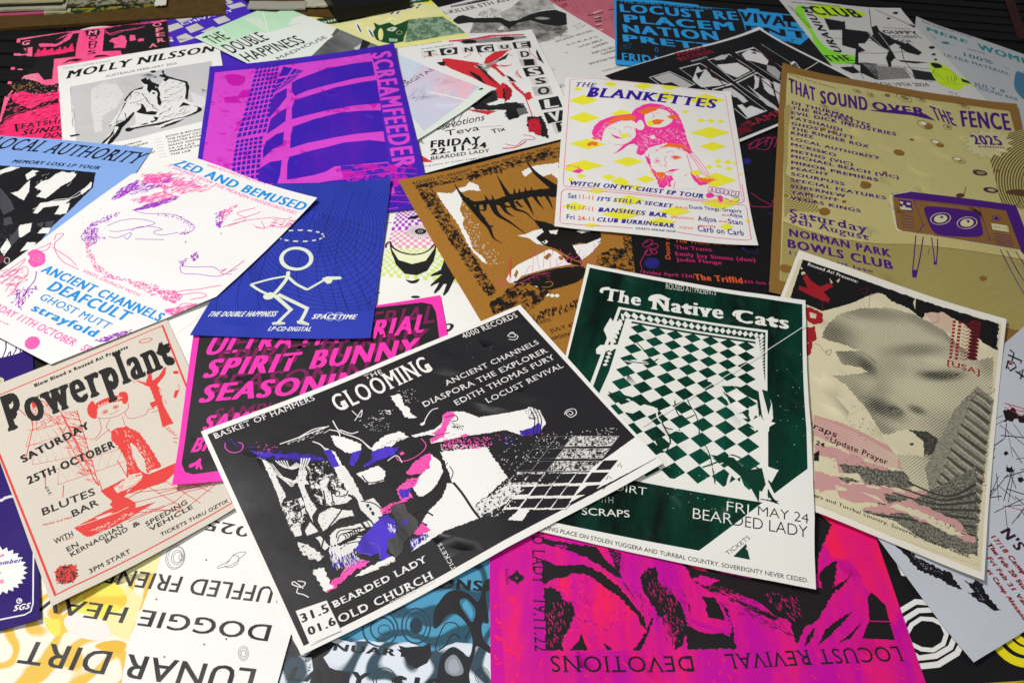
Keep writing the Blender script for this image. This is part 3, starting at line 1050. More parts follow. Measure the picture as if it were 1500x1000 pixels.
s.l('#b01830',0.8,'261 1307 275 1008',smooth=0)
s.a = 'lettering'
s.t('#8c1028','MAK',320,3016,558,3061,164,'b')
s.t('#8c1028','UM',406,2783,557,2835,155,'b')
s.a = 'ink_specks'
s.d('#8c3848',50,'309 1053 557 1073 509 778 359 776',6,0.5,12,3)
s.done()

s = Sheet('anniversary_poster', 'pale grey poster with a halftone photo strip and small ticket text, at the back centre', 'poster', [(-0.19034, 1.53906), (-0.02211, 1.6635), (0.25821, 1.33172), (-0.0122, 1.22198)], (251, 399), '#e4e1dd')
s.a = 'printed_panel'
s.p('#2a2a2a','167 1574 585 1546 697 1545 669 1510 526 1497 159 1548')
s.a = 'lettering'
s.t('#e6e3df','ROUSED AT! PRESENTS',446,3882,1594,3818,42,'b')
s.a = 'title_lettering'
s.t('#1d1c1d','R-KILLER 5TH ANVSRY',61,3658,2245,3467,140,'b')
s.a = 'illustration'
s.p('tone:#3c3a39:#b4b1ac:38:0.5','224 1253 487 1115 932 1067 819 832 706 773 496 724 542 877 100 1086')
s.p('#202020','83 1358 140 1390 197 1382 250 1299 452 1209 491 1122 551 1111 702 1147 807 1155 941 1135 976 1050 863 901 780 899 694 968 642 1064 529 1065 427 1021 417 990 401 1129 181 1244 76 1265 60 1331',rag=0.8)
s.a = 'halftone_photo'
s.p('tone:#6a6866:#c6c3be:55:0.45','496 1275 628 1303 781 1377 1047 1311 952 1148 818 1168 567 1121 496 1129 462 1194')
s.a = 'ink_specks'
s.d('#252525',90,'327 1360 485 1379 538 1292 457 1216 306 1291',8,1.2,4,4)
s.a = 'illustration'
s.p('#9a9895','697 1075 756 1076 805 1029 739 1030',1)
s.p('#d8d5d0','365 1070 396 1074 376 1027 325 1033',1)
s.a = 'ink_specks'
s.d('#2c2c2c',140,'537 844 802 821 763 733 496 724',9,0.7,-2,5)
s.a = 'lettering'
s.t('#1d1c1d','SATURDAY 30TH DEC',1546,1723,2422,1830,58,'b')
s.t('#1d1c1d','S-C-R-A-P-S',1647,1536,2323,1598,49,'b')
s.t('#1d1c1d','LUCAS ABELA',1783,1379,2327,1456,57,'b')
s.t('#1d1c1d','GORGINA',1981,1263,2337,1337,59,'b')
s.t('#1d1c1d','ASPS DJ SET',1836,1083,2319,1130,65,'b')
s.t('#1d1c1d','CHANNEL',1963,988,2282,1030,62,'b')
s.t('#1d1c1d','IMITATION THUMBS',1585,758,2230,830,64,'b')
s.t('#1d1c1d','TICKETS ONLINE FROM OZTIX',1614,460,2369,563,36,'b')
s.a = 'ink_specks'
s.d('#1d1c1d',26,'881 860 962 881 952 859 872 837',3,0.8,8,3)
s.d('#1d1c1d',26,'880 826 975 842 956 814 867 796',3,0.8,8,3)
s.d('#8a8886',8,'383 347 395 342 381 316 370 321',3,0.6,None,2)
s.a = 'lettering'
s.t('#1d1c1d','$15',766,225,863,252,82,'b')
s.a = 'ink_specks'
s.d('#c9c6c1',8,'587 552 610 527 587 503 570 526',5,2,None,2)
s.done()

s = Sheet('blue_festival_poster', 'bright blue and black festival poster with stacked block lettering, at the back right', 'poster', [(0.16484, 1.62496), (0.56671, 1.61279), (0.56129, 1.31777), (0.15602, 1.35182)], (404, 284), '#2f9fe4')
s.a = 'printed_panel'
s.p('#191a1d','22 1078 1793 1115 1780 56 11 49')
s.p('#2f9fe4','1003 1109 1441 1084 1516 740 1424 613 1028 727 1022 966',rag=0.6)
s.a = 'lettering'
s.t('#2f9fe4','THE SONIC MASALA FEST',112,2608,2013,2674,122,'b')
s.a = 'title_lettering'
s.t('#2f9fe4','LOCUST RE',127,2190,2483,2312,335,'k')
s.t('#2f9fe4','PLACEM',202,1744,2358,1872,324,'k')
s.t('#2f9fe4','NATION',179,1277,2008,1430,341,'k')
s.t('#2f9fe4','PRETTY',158,889,2303,1032,267,'k')
s.t('#191a1d','VIVAL',2495,2283,3615,2168,388,'k')
s.t('#191a1d','ENT',2573,1847,3777,1779,267,'k')
s.a = 'lettering'
s.t('#2f9fe4','FRIDAY',114,168,1012,192,265,'S')
s.a = 'ink_specks'
s.d('#2f7fb4',40,'34 291 119 333 122 241 39 211',5,0.6,None,3)
s.a = 'drawing'
s.l('#2f9fe4',0.8,'299 246 295 281 311 321 317 262 302 240')
s.a = 'printed_border'
s.p('#2f9fe4','6 1086 22 1089 10 16 0 14')
s.p('#2f9fe4','-3 46 253 50 253 63 11 64')
s.a = 'lettering'
s.t('#191a1d','SAT',3523,1930,3695,1909,58,'b')
s.a = 'ink_specks'
s.d('#191a1d',14,'1259 713 1396 695 1384 625 1286 622',7,2.4,-2,4)
s.a = 'lettering'
s.t('#191a1d','AUGUST',3306,1470,3713,1436,56,'b')
s.done()

s = Sheet('yellow_poster', 'yellow poster with a dark green banner and green cartoon monster, behind the pale green poster', 'poster', [(-0.48451, 1.42424), (-0.23733, 1.62766), (-0.04661, 1.32312), (-0.32111, 1.13923)], (325, 344), 'ink:#e6e04a:#ece9a0:3:0.42:0')
s.a = 'printed_panel'
s.p('#f0e94a','1151 1315 1407 1325 1549 330 1366 526 1369 784 1230 861')
s.p('#ebe8a4','379 1187 724 1187 966 1167 1188 1094 1426 948 1404 747 1237 874 1104 896 1007 934 834 662 554 779')
s.a = 'printed_banner'
s.p('#1f4d2a','375 1315 586 1235 749 1244 880 1236 1108 1230 1269 1178 1283 1097 1166 1124 1016 1156 869 1153 706 1144 576 1168 461 1179 407 1218',1)
s.a = 'title_lettering'
s.t('#f0f0e4','That Sound Over The Fence',315,3110,3090,2876,114,'S')
s.a = 'illustration'
s.p('#1f4d2a','748 1038 774 979 825 976 859 974 874 914 919 915 1004 927 942 818 877 736 840 675 747 691 692 753 669 799 683 910 728 953',rag=0.4)
s.p('#ebe79a','746 844 729 811 712 786 699 775 691 779 691 798 698 828 711 863 728 897 745 922 759 933 767 929 767 910 759 879',1)
s.p('#cfd8c0','801 895 851 901 876 871 833 843 802 869',1)
s.p('#1f4d2a','840 873 838 870 834 869 830 869 826 871 824 874 823 878 823 882 826 886 830 887 834 887 837 885 840 881 841 877',1)
s.l('#cfd8c0',0.8,'883 791 877 783 868 779 858 779 850 783 844 791 842 802 844 812 851 820 859 825 869 825 878 820 883 812 885 802',closed=1)
s.p('#b8d0b8','763 773 815 729 796 698 748 731')
s.a = 'drawing'
s.l('#1f4d2a',0.8,'776 765 758 721',smooth=0)
s.l('#1f4d2a',0.8,'790 758 772 714',smooth=0)
s.l('#1f4d2a',0.8,'804 751 785 707',smooth=0)
s.a = 'illustration'
s.p('blot:#5a7a60:#93ab8e:70:0.5','1004 927 1118 888 1261 834 1306 575 1332 527 981 615 841 658 910 769')
s.a = 'ink_specks'
s.d('#2c4a34',120,'994 907 1264 824 1326 547 914 652',7,0.8,-58,5)
s.a = 'illustration'
s.p('#efeeea','960 1093 956 1084 947 1075 935 1068 923 1064 912 1064 905 1068 904 1075 908 1084 917 1093 929 1100 941 1104 952 1104 958 1100',1)
s.p('#1b1b1b','952 1091 950 1086 943 1080 935 1076 926 1073 918 1072 913 1074 911 1077 914 1082 920 1088 929 1092 938 1095 946 1096 951 1094',1)
s.p('#efeeea','1005 1077 1001 1068 993 1058 981 1049 968 1044 957 1042 950 1044 948 1050 951 1059 960 1069 972 1078 984 1084 996 1086 1003 1083',1)
s.p('#1b1b1b','997 1073 995 1068 988 1062 980 1057 970 1052 962 1050 957 1051 955 1054 958 1059 964 1065 972 1071 982 1075 990 1077 996 1077',1)
s.p('#efeeea','1074 1079 1068 1072 1059 1066 1048 1064 1037 1066 1028 1071 1024 1079 1024 1087 1030 1095 1039 1100 1050 1102 1061 1101 1070 1096 1074 1088',1)
s.p('#1b1b1b','1067 1080 1064 1076 1058 1074 1050 1073 1041 1074 1035 1077 1031 1081 1031 1086 1034 1090 1041 1093 1049 1094 1057 1093 1063 1089 1067 1085',1)
s.p('#efeeea','1134 1086 1130 1077 1120 1068 1108 1061 1095 1057 1085 1057 1078 1061 1077 1068 1081 1077 1090 1086 1102 1093 1115 1097 1126 1097 1133 1093',1)
s.p('#1b1b1b','1126 1083 1123 1078 1117 1073 1108 1069 1099 1066 1091 1065 1086 1067 1084 1070 1087 1075 1094 1081 1102 1085 1112 1088 1120 1089 1125 1087',1)
s.p('#efeeea','1178 1066 1174 1057 1164 1047 1152 1038 1139 1032 1128 1030 1120 1033 1118 1039 1122 1048 1131 1057 1143 1066 1157 1073 1168 1075 1176 1073',1)
s.p('#1b1b1b','1170 1062 1167 1057 1160 1051 1151 1045 1142 1040 1133 1038 1128 1039 1126 1042 1129 1047 1135 1053 1144 1059 1154 1064 1162 1066 1168 1066',1)
s.p('#efeeea','1210 1090 1205 1081 1196 1071 1183 1064 1170 1059 1159 1059 1152 1062 1151 1069 1155 1079 1165 1088 1178 1096 1191 1100 1202 1101 1209 1097',1)
s.p('#1b1b1b','1202 1087 1199 1082 1192 1076 1183 1071 1173 1068 1165 1067 1160 1069 1159 1072 1162 1077 1168 1083 1178 1088 1187 1091 1196 1092 1201 1091',1)
s.p('#efeeea','604 946 597 952 594 975 595 1009 601 1050 610 1087 621 1115 630 1127 638 1120 641 1097 639 1062 633 1022 624 985 614 958',1)
s.p('#1b1b1b','607 953 605 959 605 976 608 1001 612 1031 617 1057 622 1076 626 1084 628 1078 628 1061 626 1035 621 1006 616 979 611 961',1)
s.p('#efeeea','662 833 654 837 650 857 649 889 652 927 659 964 668 991 678 1004 686 999 690 978 691 946 687 907 680 872 671 845',1)
s.p('#1b1b1b','664 839 661 844 660 859 661 883 664 911 667 937 671 955 675 963 678 958 678 942 678 918 675 890 671 865 667 847',1)
s.a = 'drawing'
s.l('#b0b030',0.6,'352 1370 408 1395',smooth=0)
s.l('#b0b030',0.6,'465 1372 522 1395',smooth=0)
s.l('#b0b030',0.6,'578 1370 636 1391',smooth=0)
s.l('#b0b030',0.6,'692 1363 750 1382',smooth=0)
s.l('#b0b030',0.6,'806 1354 865 1372',smooth=0)
s.l('#b0b030',0.6,'921 1344 981 1363',smooth=0)
s.l('#b0b030',0.6,'1039 1336 1100 1356',smooth=0)
s.l('#b0b030',0.6,'1159 1330 1222 1351',smooth=0)
s.l('#b0b030',0.6,'1282 1327 1346 1348',smooth=0)
s.l('#b0b030',0.6,'1406 1323 1472 1344',smooth=0)
s.l('#b0b030',0.6,'1532 1319 1599 1339',smooth=0)
s.l('#b0b030',0.6,'1660 1314 1728 1335',smooth=0)
s.done()

s = Sheet('pale_blue_grey_poster', 'pale grey poster with blurry teal lettering, at the back right corner', 'poster', [(0.7765, 1.61846), (1.01162, 1.44699), (0.92717, 1.13978), (0.65806, 1.2518)], (291, 352), 'ink:#b9bec4:#c8c6c4:3:0.5:0', lifts=[(0, 0, 4, 80)])
s.a = 'lettering'
s.t('#4c5a66','BIG SHIPS LP TOUR',131,3396,1144,3433,49,'b')
s.t('#4c5a66','WITH',1023,2887,1356,2920,62,'b')
s.a = 'title_lettering'
s.t('#2d8c8e','MERE',234,3145,1048,3131,132,'k')
s.t('#2d8c8e','WOMEN',1238,3059,2439,3139,227,'k')
s.a = 'lettering'
s.t('#3e6f80','100%',960,2585,1503,2628,134,'b')
s.t('#3e6f80','ULTRA MATERIAL',582,2343,1801,2406,107,'b')
s.t('#3e6f80','JULY 8',1122,1609,1664,1645,109,'b')
s.t('#3e6f80','SOUND BAR',1190,1506,1873,1477,103,'b')
s.a = 'illustration'
s.p('#2d6f70','275 1162 265 1145 243 1132 222 1131 214 1142 224 1160 246 1173 267 1174',1)
s.a = 'drawing'
s.l('#55a0a0',(0.4, 1.6),'194 1161 244 1152')
s.l('#55a0a0',(1.6, 0.3),'244 1152 325 1147')
s.l('#45708a',(0.4, 2.2),'115 1224 171 1171',smooth=0)
s.l('#3a6a90',(0.3, 2.4),'676 1073 720 1065',smooth=0)
s.a = 'illustration'
s.p('ink:#4e76a8:#3f8f80:8:0.5:0','770 1053 830 1080 902 1084 936 726 807 642 763 689 738 811',1)
s.p('#9fb4c8','808 1081 882 1184 905 1119 829 1072',1)
s.done()

s = Sheet('neon_club_poster', 'white poster with neon green title lettering and a black figure on tiled wall, top right', 'poster', [(0.50485, 1.6728), (0.75075, 1.64444), (0.8179, 1.2711), (0.57794, 1.31514)], (246, 372), '#d6d4d0', lifts=[(1, 0, 5, 80)])
s.a = 'highlight_print'
s.p('#c8ee30','239 1390 394 1447 583 1410 657 1364 616 1300 402 1250 258 1179 204 1243',1)
s.p('#8fe63c','70 1289 177 1380 114 1175 68 726 143 606 254 581 204 461 -1 416 -36 530 38 862 43 1099',1)
s.a = 'title_lettering'
s.t('#161616','CLUB',522,3071,1530,3184,369,'k')
s.t('#161616','URANIUM',446,1524,513,3369,159,'k')
s.t('#161616','THE',-8,1106,549,1262,199,'k')
s.a = 'lettering'
s.t('#2b2b2b','FROM MINNEAPOLIS USA',234,3499,1241,3574,70,'b')
s.t('#2b2b2b','CONSUMERS OF SONIC',62,3358,163,2425,75,'r')
s.a = 'illustration'
s.p('#1b1a1c','258 1179 400 1157 423 1178 368 1029 535 1025 544 983 501 915 424 812 371 800 359 769 380 691 308 648 240 483 381 504 284 248 261 255 187 325 236 443 111 462 204 461 311 703 223 737 330 1004 221 977',rag=0.3)
s.p('#1b1a1c','601 1116 663 1161 642 1065 691 942 761 885 808 783 764 745 670 864 605 808 564 594 740 606 800 607 683 568 580 571 562 620 508 556 471 470 481 434 409 432 456 480 490 606 564 729 523 805 501 915 560 986',rag=0.3)
s.p('#1b1a1c','672 808 783 905 824 760 773 707 704 731',rag=0.2)
s.a = 'drawing'
s.l('#1b1a1c',1.3,'120 824 270 854 443 873 550 867',smooth=0)
s.l('#1b1a1c',1.3,'221 977 355 996 528 1009',smooth=0)
s.l('#1b1a1c',1.3,'308 648 464 668 558 700 696 743',smooth=0)
s.l('#1b1a1c',1.3,'261 502 389 492 586 495 761 508',smooth=0)
s.l('#1b1a1c',1.3,'733 1459 601 1116',smooth=0)
s.l('#1b1a1c',1.3,'771 1448 841 1347 947 1205',smooth=0)
s.l('#1b1a1c',1.3,'571 492 583 344 700 322',smooth=0)
s.l('#1b1a1c',1.3,'189 457 140 337 187 325 173 230',smooth=0)
s.l('#1b1a1c',1.3,'701 842 622 606 608 399',smooth=0)
s.l('#d6d4d0',1,'620 1030 598 792 577 623 557 489',smooth=0)
s.l('#d6d4d0',1,'528 1009 539 780 571 731',smooth=0)
s.a = 'halftone_photo'
s.p('dot:#1b1a1c:#d6d4d0:900:0.4','264 476 427 474 565 478 554 338 284 248 374 489')
s.a = 'illustration'
s.p('#26262a','616 476 764 459 735 342 577 331',rag=0.5)
s.p('#1b1a1c','59 367 171 412 187 325 121 293 71 330',rag=0.8)
s.p('#1b1a1c','934 1408 927 1398 918 1389 907 1383 898 1382 891 1386 889 1393 891 1403 897 1413 906 1421 917 1426 926 1427 933 1424 935 1417',1)
s.p('#1b1a1c','832 1307 827 1299 821 1293 813 1288 805 1287 800 1290 798 1295 800 1302 805 1310 812 1317 820 1321 827 1322 832 1319 834 1314',1)
s.p('#1b1a1c','973 877 964 864 953 853 940 845 928 842 920 844 917 851 920 862 928 874 940 886 953 894 965 897 973 895 976 888',1)
s.p('#1b1a1c','925 759 919 751 911 743 902 737 894 735 888 737 886 742 888 749 893 758 902 766 911 771 919 774 925 772 927 767',1)
s.p('#1b1a1c','895 676 891 670 885 664 877 659 871 658 866 659 865 663 866 669 871 675 877 682 884 686 891 688 895 686 897 682',1)
s.a = 'drawing'
s.l('#1b1a1c',0.8,'786 1450 946 1234')
s.a = 'illustration'
s.p('#1b1a1c','937 1246 987 1215 956 1178',rag=0.2)
s.a = 'lettering'
s.t('#2b2b2b','WITH SUNDAY',1737,2806,2295,2849,39,'b')
s.t('#161616','GUPPY',1666,2563,2372,2676,128,'k')
s.t('#161616',"KITCHEN'S",1689,2383,2354,2526,109,'b')
s.t('#161616','FLOOR',1666,2217,2072,2288,103,'b')
s.a = 'highlight_print'
s.p('#c6ea2c','807 609 867 624 922 574 942 454 1026 390 991 332 917 325 841 247 746 284 738 404',1)
s.a = 'illustration'
s.p('#1b1a1c','811 602 875 614 877 562 811 533',1)
s.p('#1b1a1c','943 429 1014 380 996 355 930 377',rag=0.2)
s.a = 'drawing'
s.l('#1b1a1c',0.9,'818 547 878 537 925 499 900 394')
s.l('#1b1a1c',0.9,'777 487 796 417 798 369')
s.l('#1b1a1c',0.9,'786 342 881 328')
s.l('#1b1a1c',0.9,'846 429 821 350')
s.l('#1b1a1c',0.9,'876 437 850 357')
s.l('#1b1a1c',0.9,'898 430 865 349')
s.l('#1b1a1c',0.9,'805 519 764 459 768 386')
s.a = 'lettering'
s.t('#161616','MARCH 19TH 2024',397,343,1620,625,113,'b')
s.a = 'ink_specks'
s.d('#222022',40,'750 214 836 210 798 131 735 128',5,0.7,None,5)
s.d('#222022',20,'107 354 248 406 202 329 103 314',4,0.8,None,6)
s.done()

s = Sheet('grey_drawing_poster', 'white poster with grey panel and black ink drawing of a crouching figure', 'poster', [(-0.80507, 1.24478), (-0.56204, 1.36221), (-0.44228, 1.03812), (-0.6547, 0.91296)], (258, 355), '#efeeea')
s.a = 'lettering'
s.t('#8a8a8a','ROUSED AT! LEGUMES & FRIENDS',81,3429,816,3395,49,'r')
s.a = 'title_lettering'
s.t('#141414','MOLLY NILSSON',106,3100,2482,3175,224,'Bi')
s.a = 'lettering'
s.t('#2a2a2a','AUSTRALIA FEBRUARY 2025',715,2903,1852,2918,71,'r')
s.a = 'printed_panel'
s.p('ink:#c2c2c4:#cecdcd:9:0.5:0','68 1131 965 1134 942 397 426 368 229 392 80 433')
s.p('#dcdbdb','193 1048 262 1099 351 1051 388 898 336 765 243 696 236 531 192 528 182 807',rag=0.8)
s.p('#dcdbdb','797 781 872 692 912 610 848 542 809 645',rag=0.8)
s.a = 'ink_specks'
s.d('#b2b1b3',60,'194 1070 393 987 302 545 194 589',6,1,None,3)
s.a = 'illustration'
s.p('#e4e3e1','397 819 449 933 519 943 494 1038 540 1036 610 915 664 1038 790 919 796 781 772 672 851 585 859 537 781 491 702 462 593 421 506 485 385 464 371 486 441 527 441 655 343 525 276 369 227 397 314 538 279 573',rag=0.3)
s.p('#151517','500 1044 534 1062 543 1027 557 1042 570 990 611 938 609 902 586 927 591 860 563 886 546 850 532 906 540 965 521 981 507 1010',rag=0.35)
s.p('#151517','563 1136 594 1138 606 1107 575 1106',rag=0.35)
s.p('#151517','581 1052 603 1047 600 1033 583 1039',rag=0.35)
s.p('#151517','637 1116 655 1109 650 1075 666 1037 691 1009 714 984 791 913 799 840 786 740 776 683 760 703 775 789 777 896 722 955 680 990 652 959 640 990 655 1009 622 1040 619 1062 643 1062',rag=0.35)
s.p('#151517','384 836 403 799 398 831 425 882 456 927 504 923 513 950 457 939 425 909',rag=0.35)
s.p('#151517','596 923 607 869 613 820 606 777 614 713 603 673 588 703 588 784 597 826 585 885',rag=0.35)
s.p('#151517','561 856 583 850 577 826 563 837',rag=0.35)
s.p('#151517','389 805 352 692 317 593 278 574 285 564 327 610 360 703 395 790',rag=0.35)
s.p('#151517','450 665 481 696 487 730 477 756 499 735 511 684 515 638 546 638 582 611 565 581 513 608 470 640',rag=0.35)
s.p('#151517','442 657 406 583 358 519 332 447 292 383 276 369 256 374 279 429 311 470 336 529 330 545 300 555 346 580 377 596 409 639 434 672',rag=0.35)
s.p('#151517','314 538 290 492 281 469 235 414 219 393 243 393 296 463',rag=0.35)
s.p('#151517','372 497 396 506 416 492 461 490 581 482 662 490 735 491 784 507 823 532 834 573 807 601 828 590 858 553 854 521 805 494 758 482 681 483 580 454 505 469 430 472 399 457 377 467',rag=0.35)
s.p('#151517','580 461 609 439 671 457 749 468 677 429 593 412 587 426 616 432',rag=0.35)
s.p('#151517','748 666 771 640 790 609 745 623 714 610 735 648',rag=0.35)
s.p('#151517','531 524 561 519 556 543 551 569 585 545 568 509 537 500',rag=0.35)
s.p('#151517','462 509 508 513 519 500 491 494',rag=0.35)
s.a = 'drawing'
s.l('#151517',(1.5, 0.3),'640 840 668 853 686 835')
s.l('#151517',(1.5, 0.3),'685 867 724 874')
s.l('#151517',(1.5, 0.3),'665 784 703 785 760 826')
s.l('#151517',(1.5, 0.3),'631 764 662 756 686 776')
s.l('#151517',(1.5, 0.3),'612 716 644 726 674 710 723 748')
s.l('#151517',(1.5, 0.3),'644 623 652 628')
s.l('#151517',(1.5, 0.3),'424 898 429 850 413 827')
s.l('#151517',(1.5, 0.3),'455 900 484 875 452 841')
s.l('#151517',(1.5, 0.3),'418 781 448 780 494 790 519 812')
s.l('#151517',(1.5, 0.3),'462 762 475 727')
s.l('#151517',(1.5, 0.3),'519 812 537 731 565 691 583 626')
s.l('#151517',(1.5, 0.3),'499 866 525 780')
s.l('#151517',(1.5, 0.3),'551 711 563 663 598 620')
s.l('#151517',(1.5, 0.3),'587 566 620 597 650 599 677 648')
s.l('#151517',(1.5, 0.3),'651 606 672 635')
s.l('#151517',(1.5, 0.3),'616 547 646 531 687 571')
s.l('#151517',(1.5, 0.3),'692 539 738 537 767 615')
s.l('#151517',(1.5, 0.3),'717 559 751 606')
s.l('#151517',(1.5, 0.3),'737 522 786 549')
s.l('#151517',(1.5, 0.3),'382 680 385 607 361 574')
s.l('#151517',(1.5, 0.3),'341 611 324 576 353 557')
s.l('#151517',(1.5, 0.3),'304 486 294 423')
s.l('#151517',(1.5, 0.3),'639 662 615 642')
s.l('#151517',(1.5, 0.3),'746 740 720 705')
s.l('#151517',(1.5, 0.3),'734 899 765 904')
s.l('#151517',(1.5, 0.3),'689 932 712 931')
s.l('#151517',(1.5, 0.3),'501 645 511 684')
s.l('#151517',(1.5, 0.3),'604 588 588 580')
s.a = 'ink_specks'
s.d('#151517',46,'644 965 781 898 757 677 619 699',4,0.6,31,4)
s.d('#151517',36,'426 927 532 899 576 629 462 762',4,0.6,-65,5)
s.d('#151517',30,'317 593 379 624 359 547 330 545',3,1,None,6)
s.d('#151517',24,'539 528 663 565 706 519 596 476',4,0.7,8,7)
s.a = 'illustration'
s.p('#151517','42 559 96 558 106 539 52 540')
s.a = 'drawing'
s.l('#c06070',0.6,'69 853 82 762 63 705 76 658')
s.l('#555555',0.4,'68 1120 67 941 67 641')
s.a = 'lettering'
s.t('#2a2a2a','ECHO & BOUNCE',1534,745,2134,739,46,'b')
s.a = 'drawing'
s.l('#b8b8b8',0.5,'544 304 588 301',smooth=0)
s.a = 'lettering'
s.t('#2a2a2a','THE NIGHT CAT',1540,659,2081,647,46,'b')
s.a = 'drawing'
s.l('#b8b8b8',0.5,'546 270 591 266',smooth=0)
s.a = 'lettering'
s.t('#2a2a2a','THEATRE ROYAL',1545,573,2114,560,45,'b')
s.a = 'drawing'
s.l('#b8b8b8',0.5,'549 235 594 231',smooth=0)
s.a = 'lettering'
s.t('#2a2a2a','GANG GANG',1550,487,2047,470,45,'b')
s.a = 'drawing'
s.l('#b8b8b8',0.5,'552 201 597 197',smooth=0)
s.a = 'lettering'
s.t('#2a2a2a',"LA LA LA'S",1556,403,1952,384,45,'b')
s.a = 'drawing'
s.l('#b8b8b8',0.5,'555 167 599 163',smooth=0)
s.a = 'lettering'
s.t('#2a2a2a','MARRICKVILLE',1561,319,2128,298,44,'b')
s.a = 'drawing'
s.l('#b8b8b8',0.5,'557 134 602 129',smooth=0)
s.a = 'lettering'
s.t('#2a2a2a','THE LAB',1566,235,1876,218,44,'b')
s.a = 'drawing'
s.l('#b8b8b8',0.5,'560 101 605 96',smooth=0)
s.a = 'lettering'
s.t('#2a2a2a','BRISBANE',860,776,1158,785,37,'b')
s.t('#2a2a2a','MELBOURNE',1013,685,1250,699,42,'b')
s.t('#2a2a2a','HOBART',1147,394,1350,415,43,'b')
s.done()

s = Sheet('cut_out_letter_poster', 'white poster with ransom note letter tiles and red torn brush shapes, upper centre', 'poster', [(-0.2701, 1.36274), (0.0028, 1.46779), (0.0935, 1.14026), (-0.17222, 0.99674)], (297, 359), '#ecebe8')
s.a = 'lettering'
s.t('#2a2a2a','Roused At! presents',222,3576,1173,3555,52,'ri')
s.t('#2a2a2a','from farewell',753,3392,1357,3390,52,'ri')
s.a = 'illustration'
s.p('#d8304a','525 1428 717 1408 846 1418 1110 1375 1105 1357 879 1387 696 1383 525 1406',rag=0.5)
s.a = 'halftone_photo'
s.p('#8c8a88','589 1394 698 1391 885 1379 1118 1344 1114 1310 899 1299 626 1344',rag=0.8)
s.a = 'illustration'
s.p('#1c1b1c','729 1350 715 1337 685 1335 651 1345 625 1364 618 1384 632 1398 662 1400 696 1390 722 1371',1)
s.p('#1c1b1c','1023 1319 1008 1302 977 1297 942 1306 917 1325 910 1347 925 1364 956 1369 991 1360 1017 1341',1)
s.a = 'letter_tile'
s.p('#dedbd6','291 1338 411 1330 415 1244 292 1249')
s.a = 'title_lettering'
s.t('#2a2a2a','T',785,3141,989,3133,180,'k')
s.a = 'letter_tile'
s.p('#2b2b2b','435 1337 570 1318 556 1221 434 1239')
s.a = 'title_lettering'
s.t('#e6e4e0','O',1139,3110,1342,3082,196,'k')
s.a = 'letter_tile'
s.p('#dedbd6','595 1303 695 1300 689 1213 595 1223')
s.a = 'title_lettering'
s.t('#26262a','N',1531,3072,1687,3056,160,'k')
s.a = 'letter_tile'
s.p('#2b2b2b','706 1297 839 1277 831 1167 705 1193')
s.a = 'title_lettering'
s.t('#e6e4e0','G',1819,2992,2028,2949,204,'k')
s.a = 'letter_tile'
s.p('#d0cdc8','866 1254 968 1251 958 1176 866 1185')
s.a = 'title_lettering'
s.t('#2a2a2a','U',2209,2980,2362,2965,136,'k')
s.a = 'letter_tile'
s.p('#1f1f1f','988 1269 1130 1259 1117 1160 985 1169')
s.a = 'title_lettering'
s.t('#e6e4e0','E',2523,2941,2742,2926,199,'k')
s.a = 'letter_tile'
s.p('#dedbd6','993 1137 1097 1127 1091 1023 988 1033')
s.a = 'title_lettering'
s.t('#26262a','D',2519,2600,2690,2583,207,'k')
s.a = 'letter_tile'
s.p('#c4c1bc','981 1020 1105 998 1100 899 982 913')
s.a = 'title_lettering'
s.t('#1d1d1d','I',2510,2296,2704,2273,213,'k')
s.a = 'letter_tile'
s.p('#1f1f1f','981 892 1119 884 1121 769 983 774')
s.a = 'title_lettering'
s.t('#e6e4e0','S',2521,1951,2749,1944,238,'k')
s.a = 'letter_tile'
s.p('#dedbd6','998 757 1131 732 1126 641 1001 659')
s.a = 'title_lettering'
s.t('#2a2a2a','S',2560,1659,2767,1628,193,'k')
s.a = 'letter_tile'
s.p('#c4c1bc','989 644 1123 613 1117 507 988 531')
s.a = 'title_lettering'
s.t('#26262a','O',2528,1335,2743,1295,224,'k')
s.a = 'letter_tile'
s.p('#232323','997 479 1146 473 1143 337 993 358')
s.a = 'title_lettering'
s.t('#e6e4e0','L',2554,917,2802,882,241,'k')
s.a = 'letter_tile'
s.p('#1f1f1f','997 324 1141 305 1123 191 997 196')
s.a = 'title_lettering'
s.t('#e6e4e0','V',2554,517,2762,509,258,'k')
s.a = 'letter_tile'
s.p('#d8d5d0','1018 199 1162 186 1140 63 1016 71')
s.a = 'title_lettering'
s.t('#232323','E',2602,204,2806,190,256,'k')
s.a = 'illustration'
s.p('#d23038','434 1197 475 1191 684 1056 686 1027 641 1028 709 921 767 772 785 718 745 706 678 775 598 893 478 1046 426 1130',rag=0.4)
s.p('#1c1b1c','383 1164 450 1157 436 1100 408 1115',rag=0.5)
s.p('#1c1b1c','594 983 657 885 678 775 639 838 599 933',rag=0.5)
s.p('#2a2a2c','649 1033 697 1009 727 862 760 738 719 825 675 975',rag=0.8)
s.p('#d23038','717 1030 748 1106 831 1167 940 1165 877 1093 804 1044 746 1021',rag=0.6)
s.p('#2a2a2c','874 1080 931 1123 890 1046 823 1024 811 1042',rag=0.7)
s.p('#9a9895','676 1016 720 973 738 1023 843 1046 803 1002 715 947',rag=0.8)
s.p('#d23038','741 1001 795 1004 825 966 907 954 866 942 795 969 822 884 840 826 817 826 785 923',rag=0.6)
s.p('#1c1b1c','842 838 872 804 901 733 861 757 848 798',rag=0.5)
s.p('#d23038','864 769 886 700 924 576 911 555 866 681',rag=1.2)
s.p('#d23038','927 588 964 588 968 512 928 501 908 544',rag=1.5)
s.p('#d23038','726 688 802 761 830 717 825 632 779 562 720 594',rag=0.6)
s.p('#1c1b1c','787 693 823 657 770 553 766 602',rag=0.6)
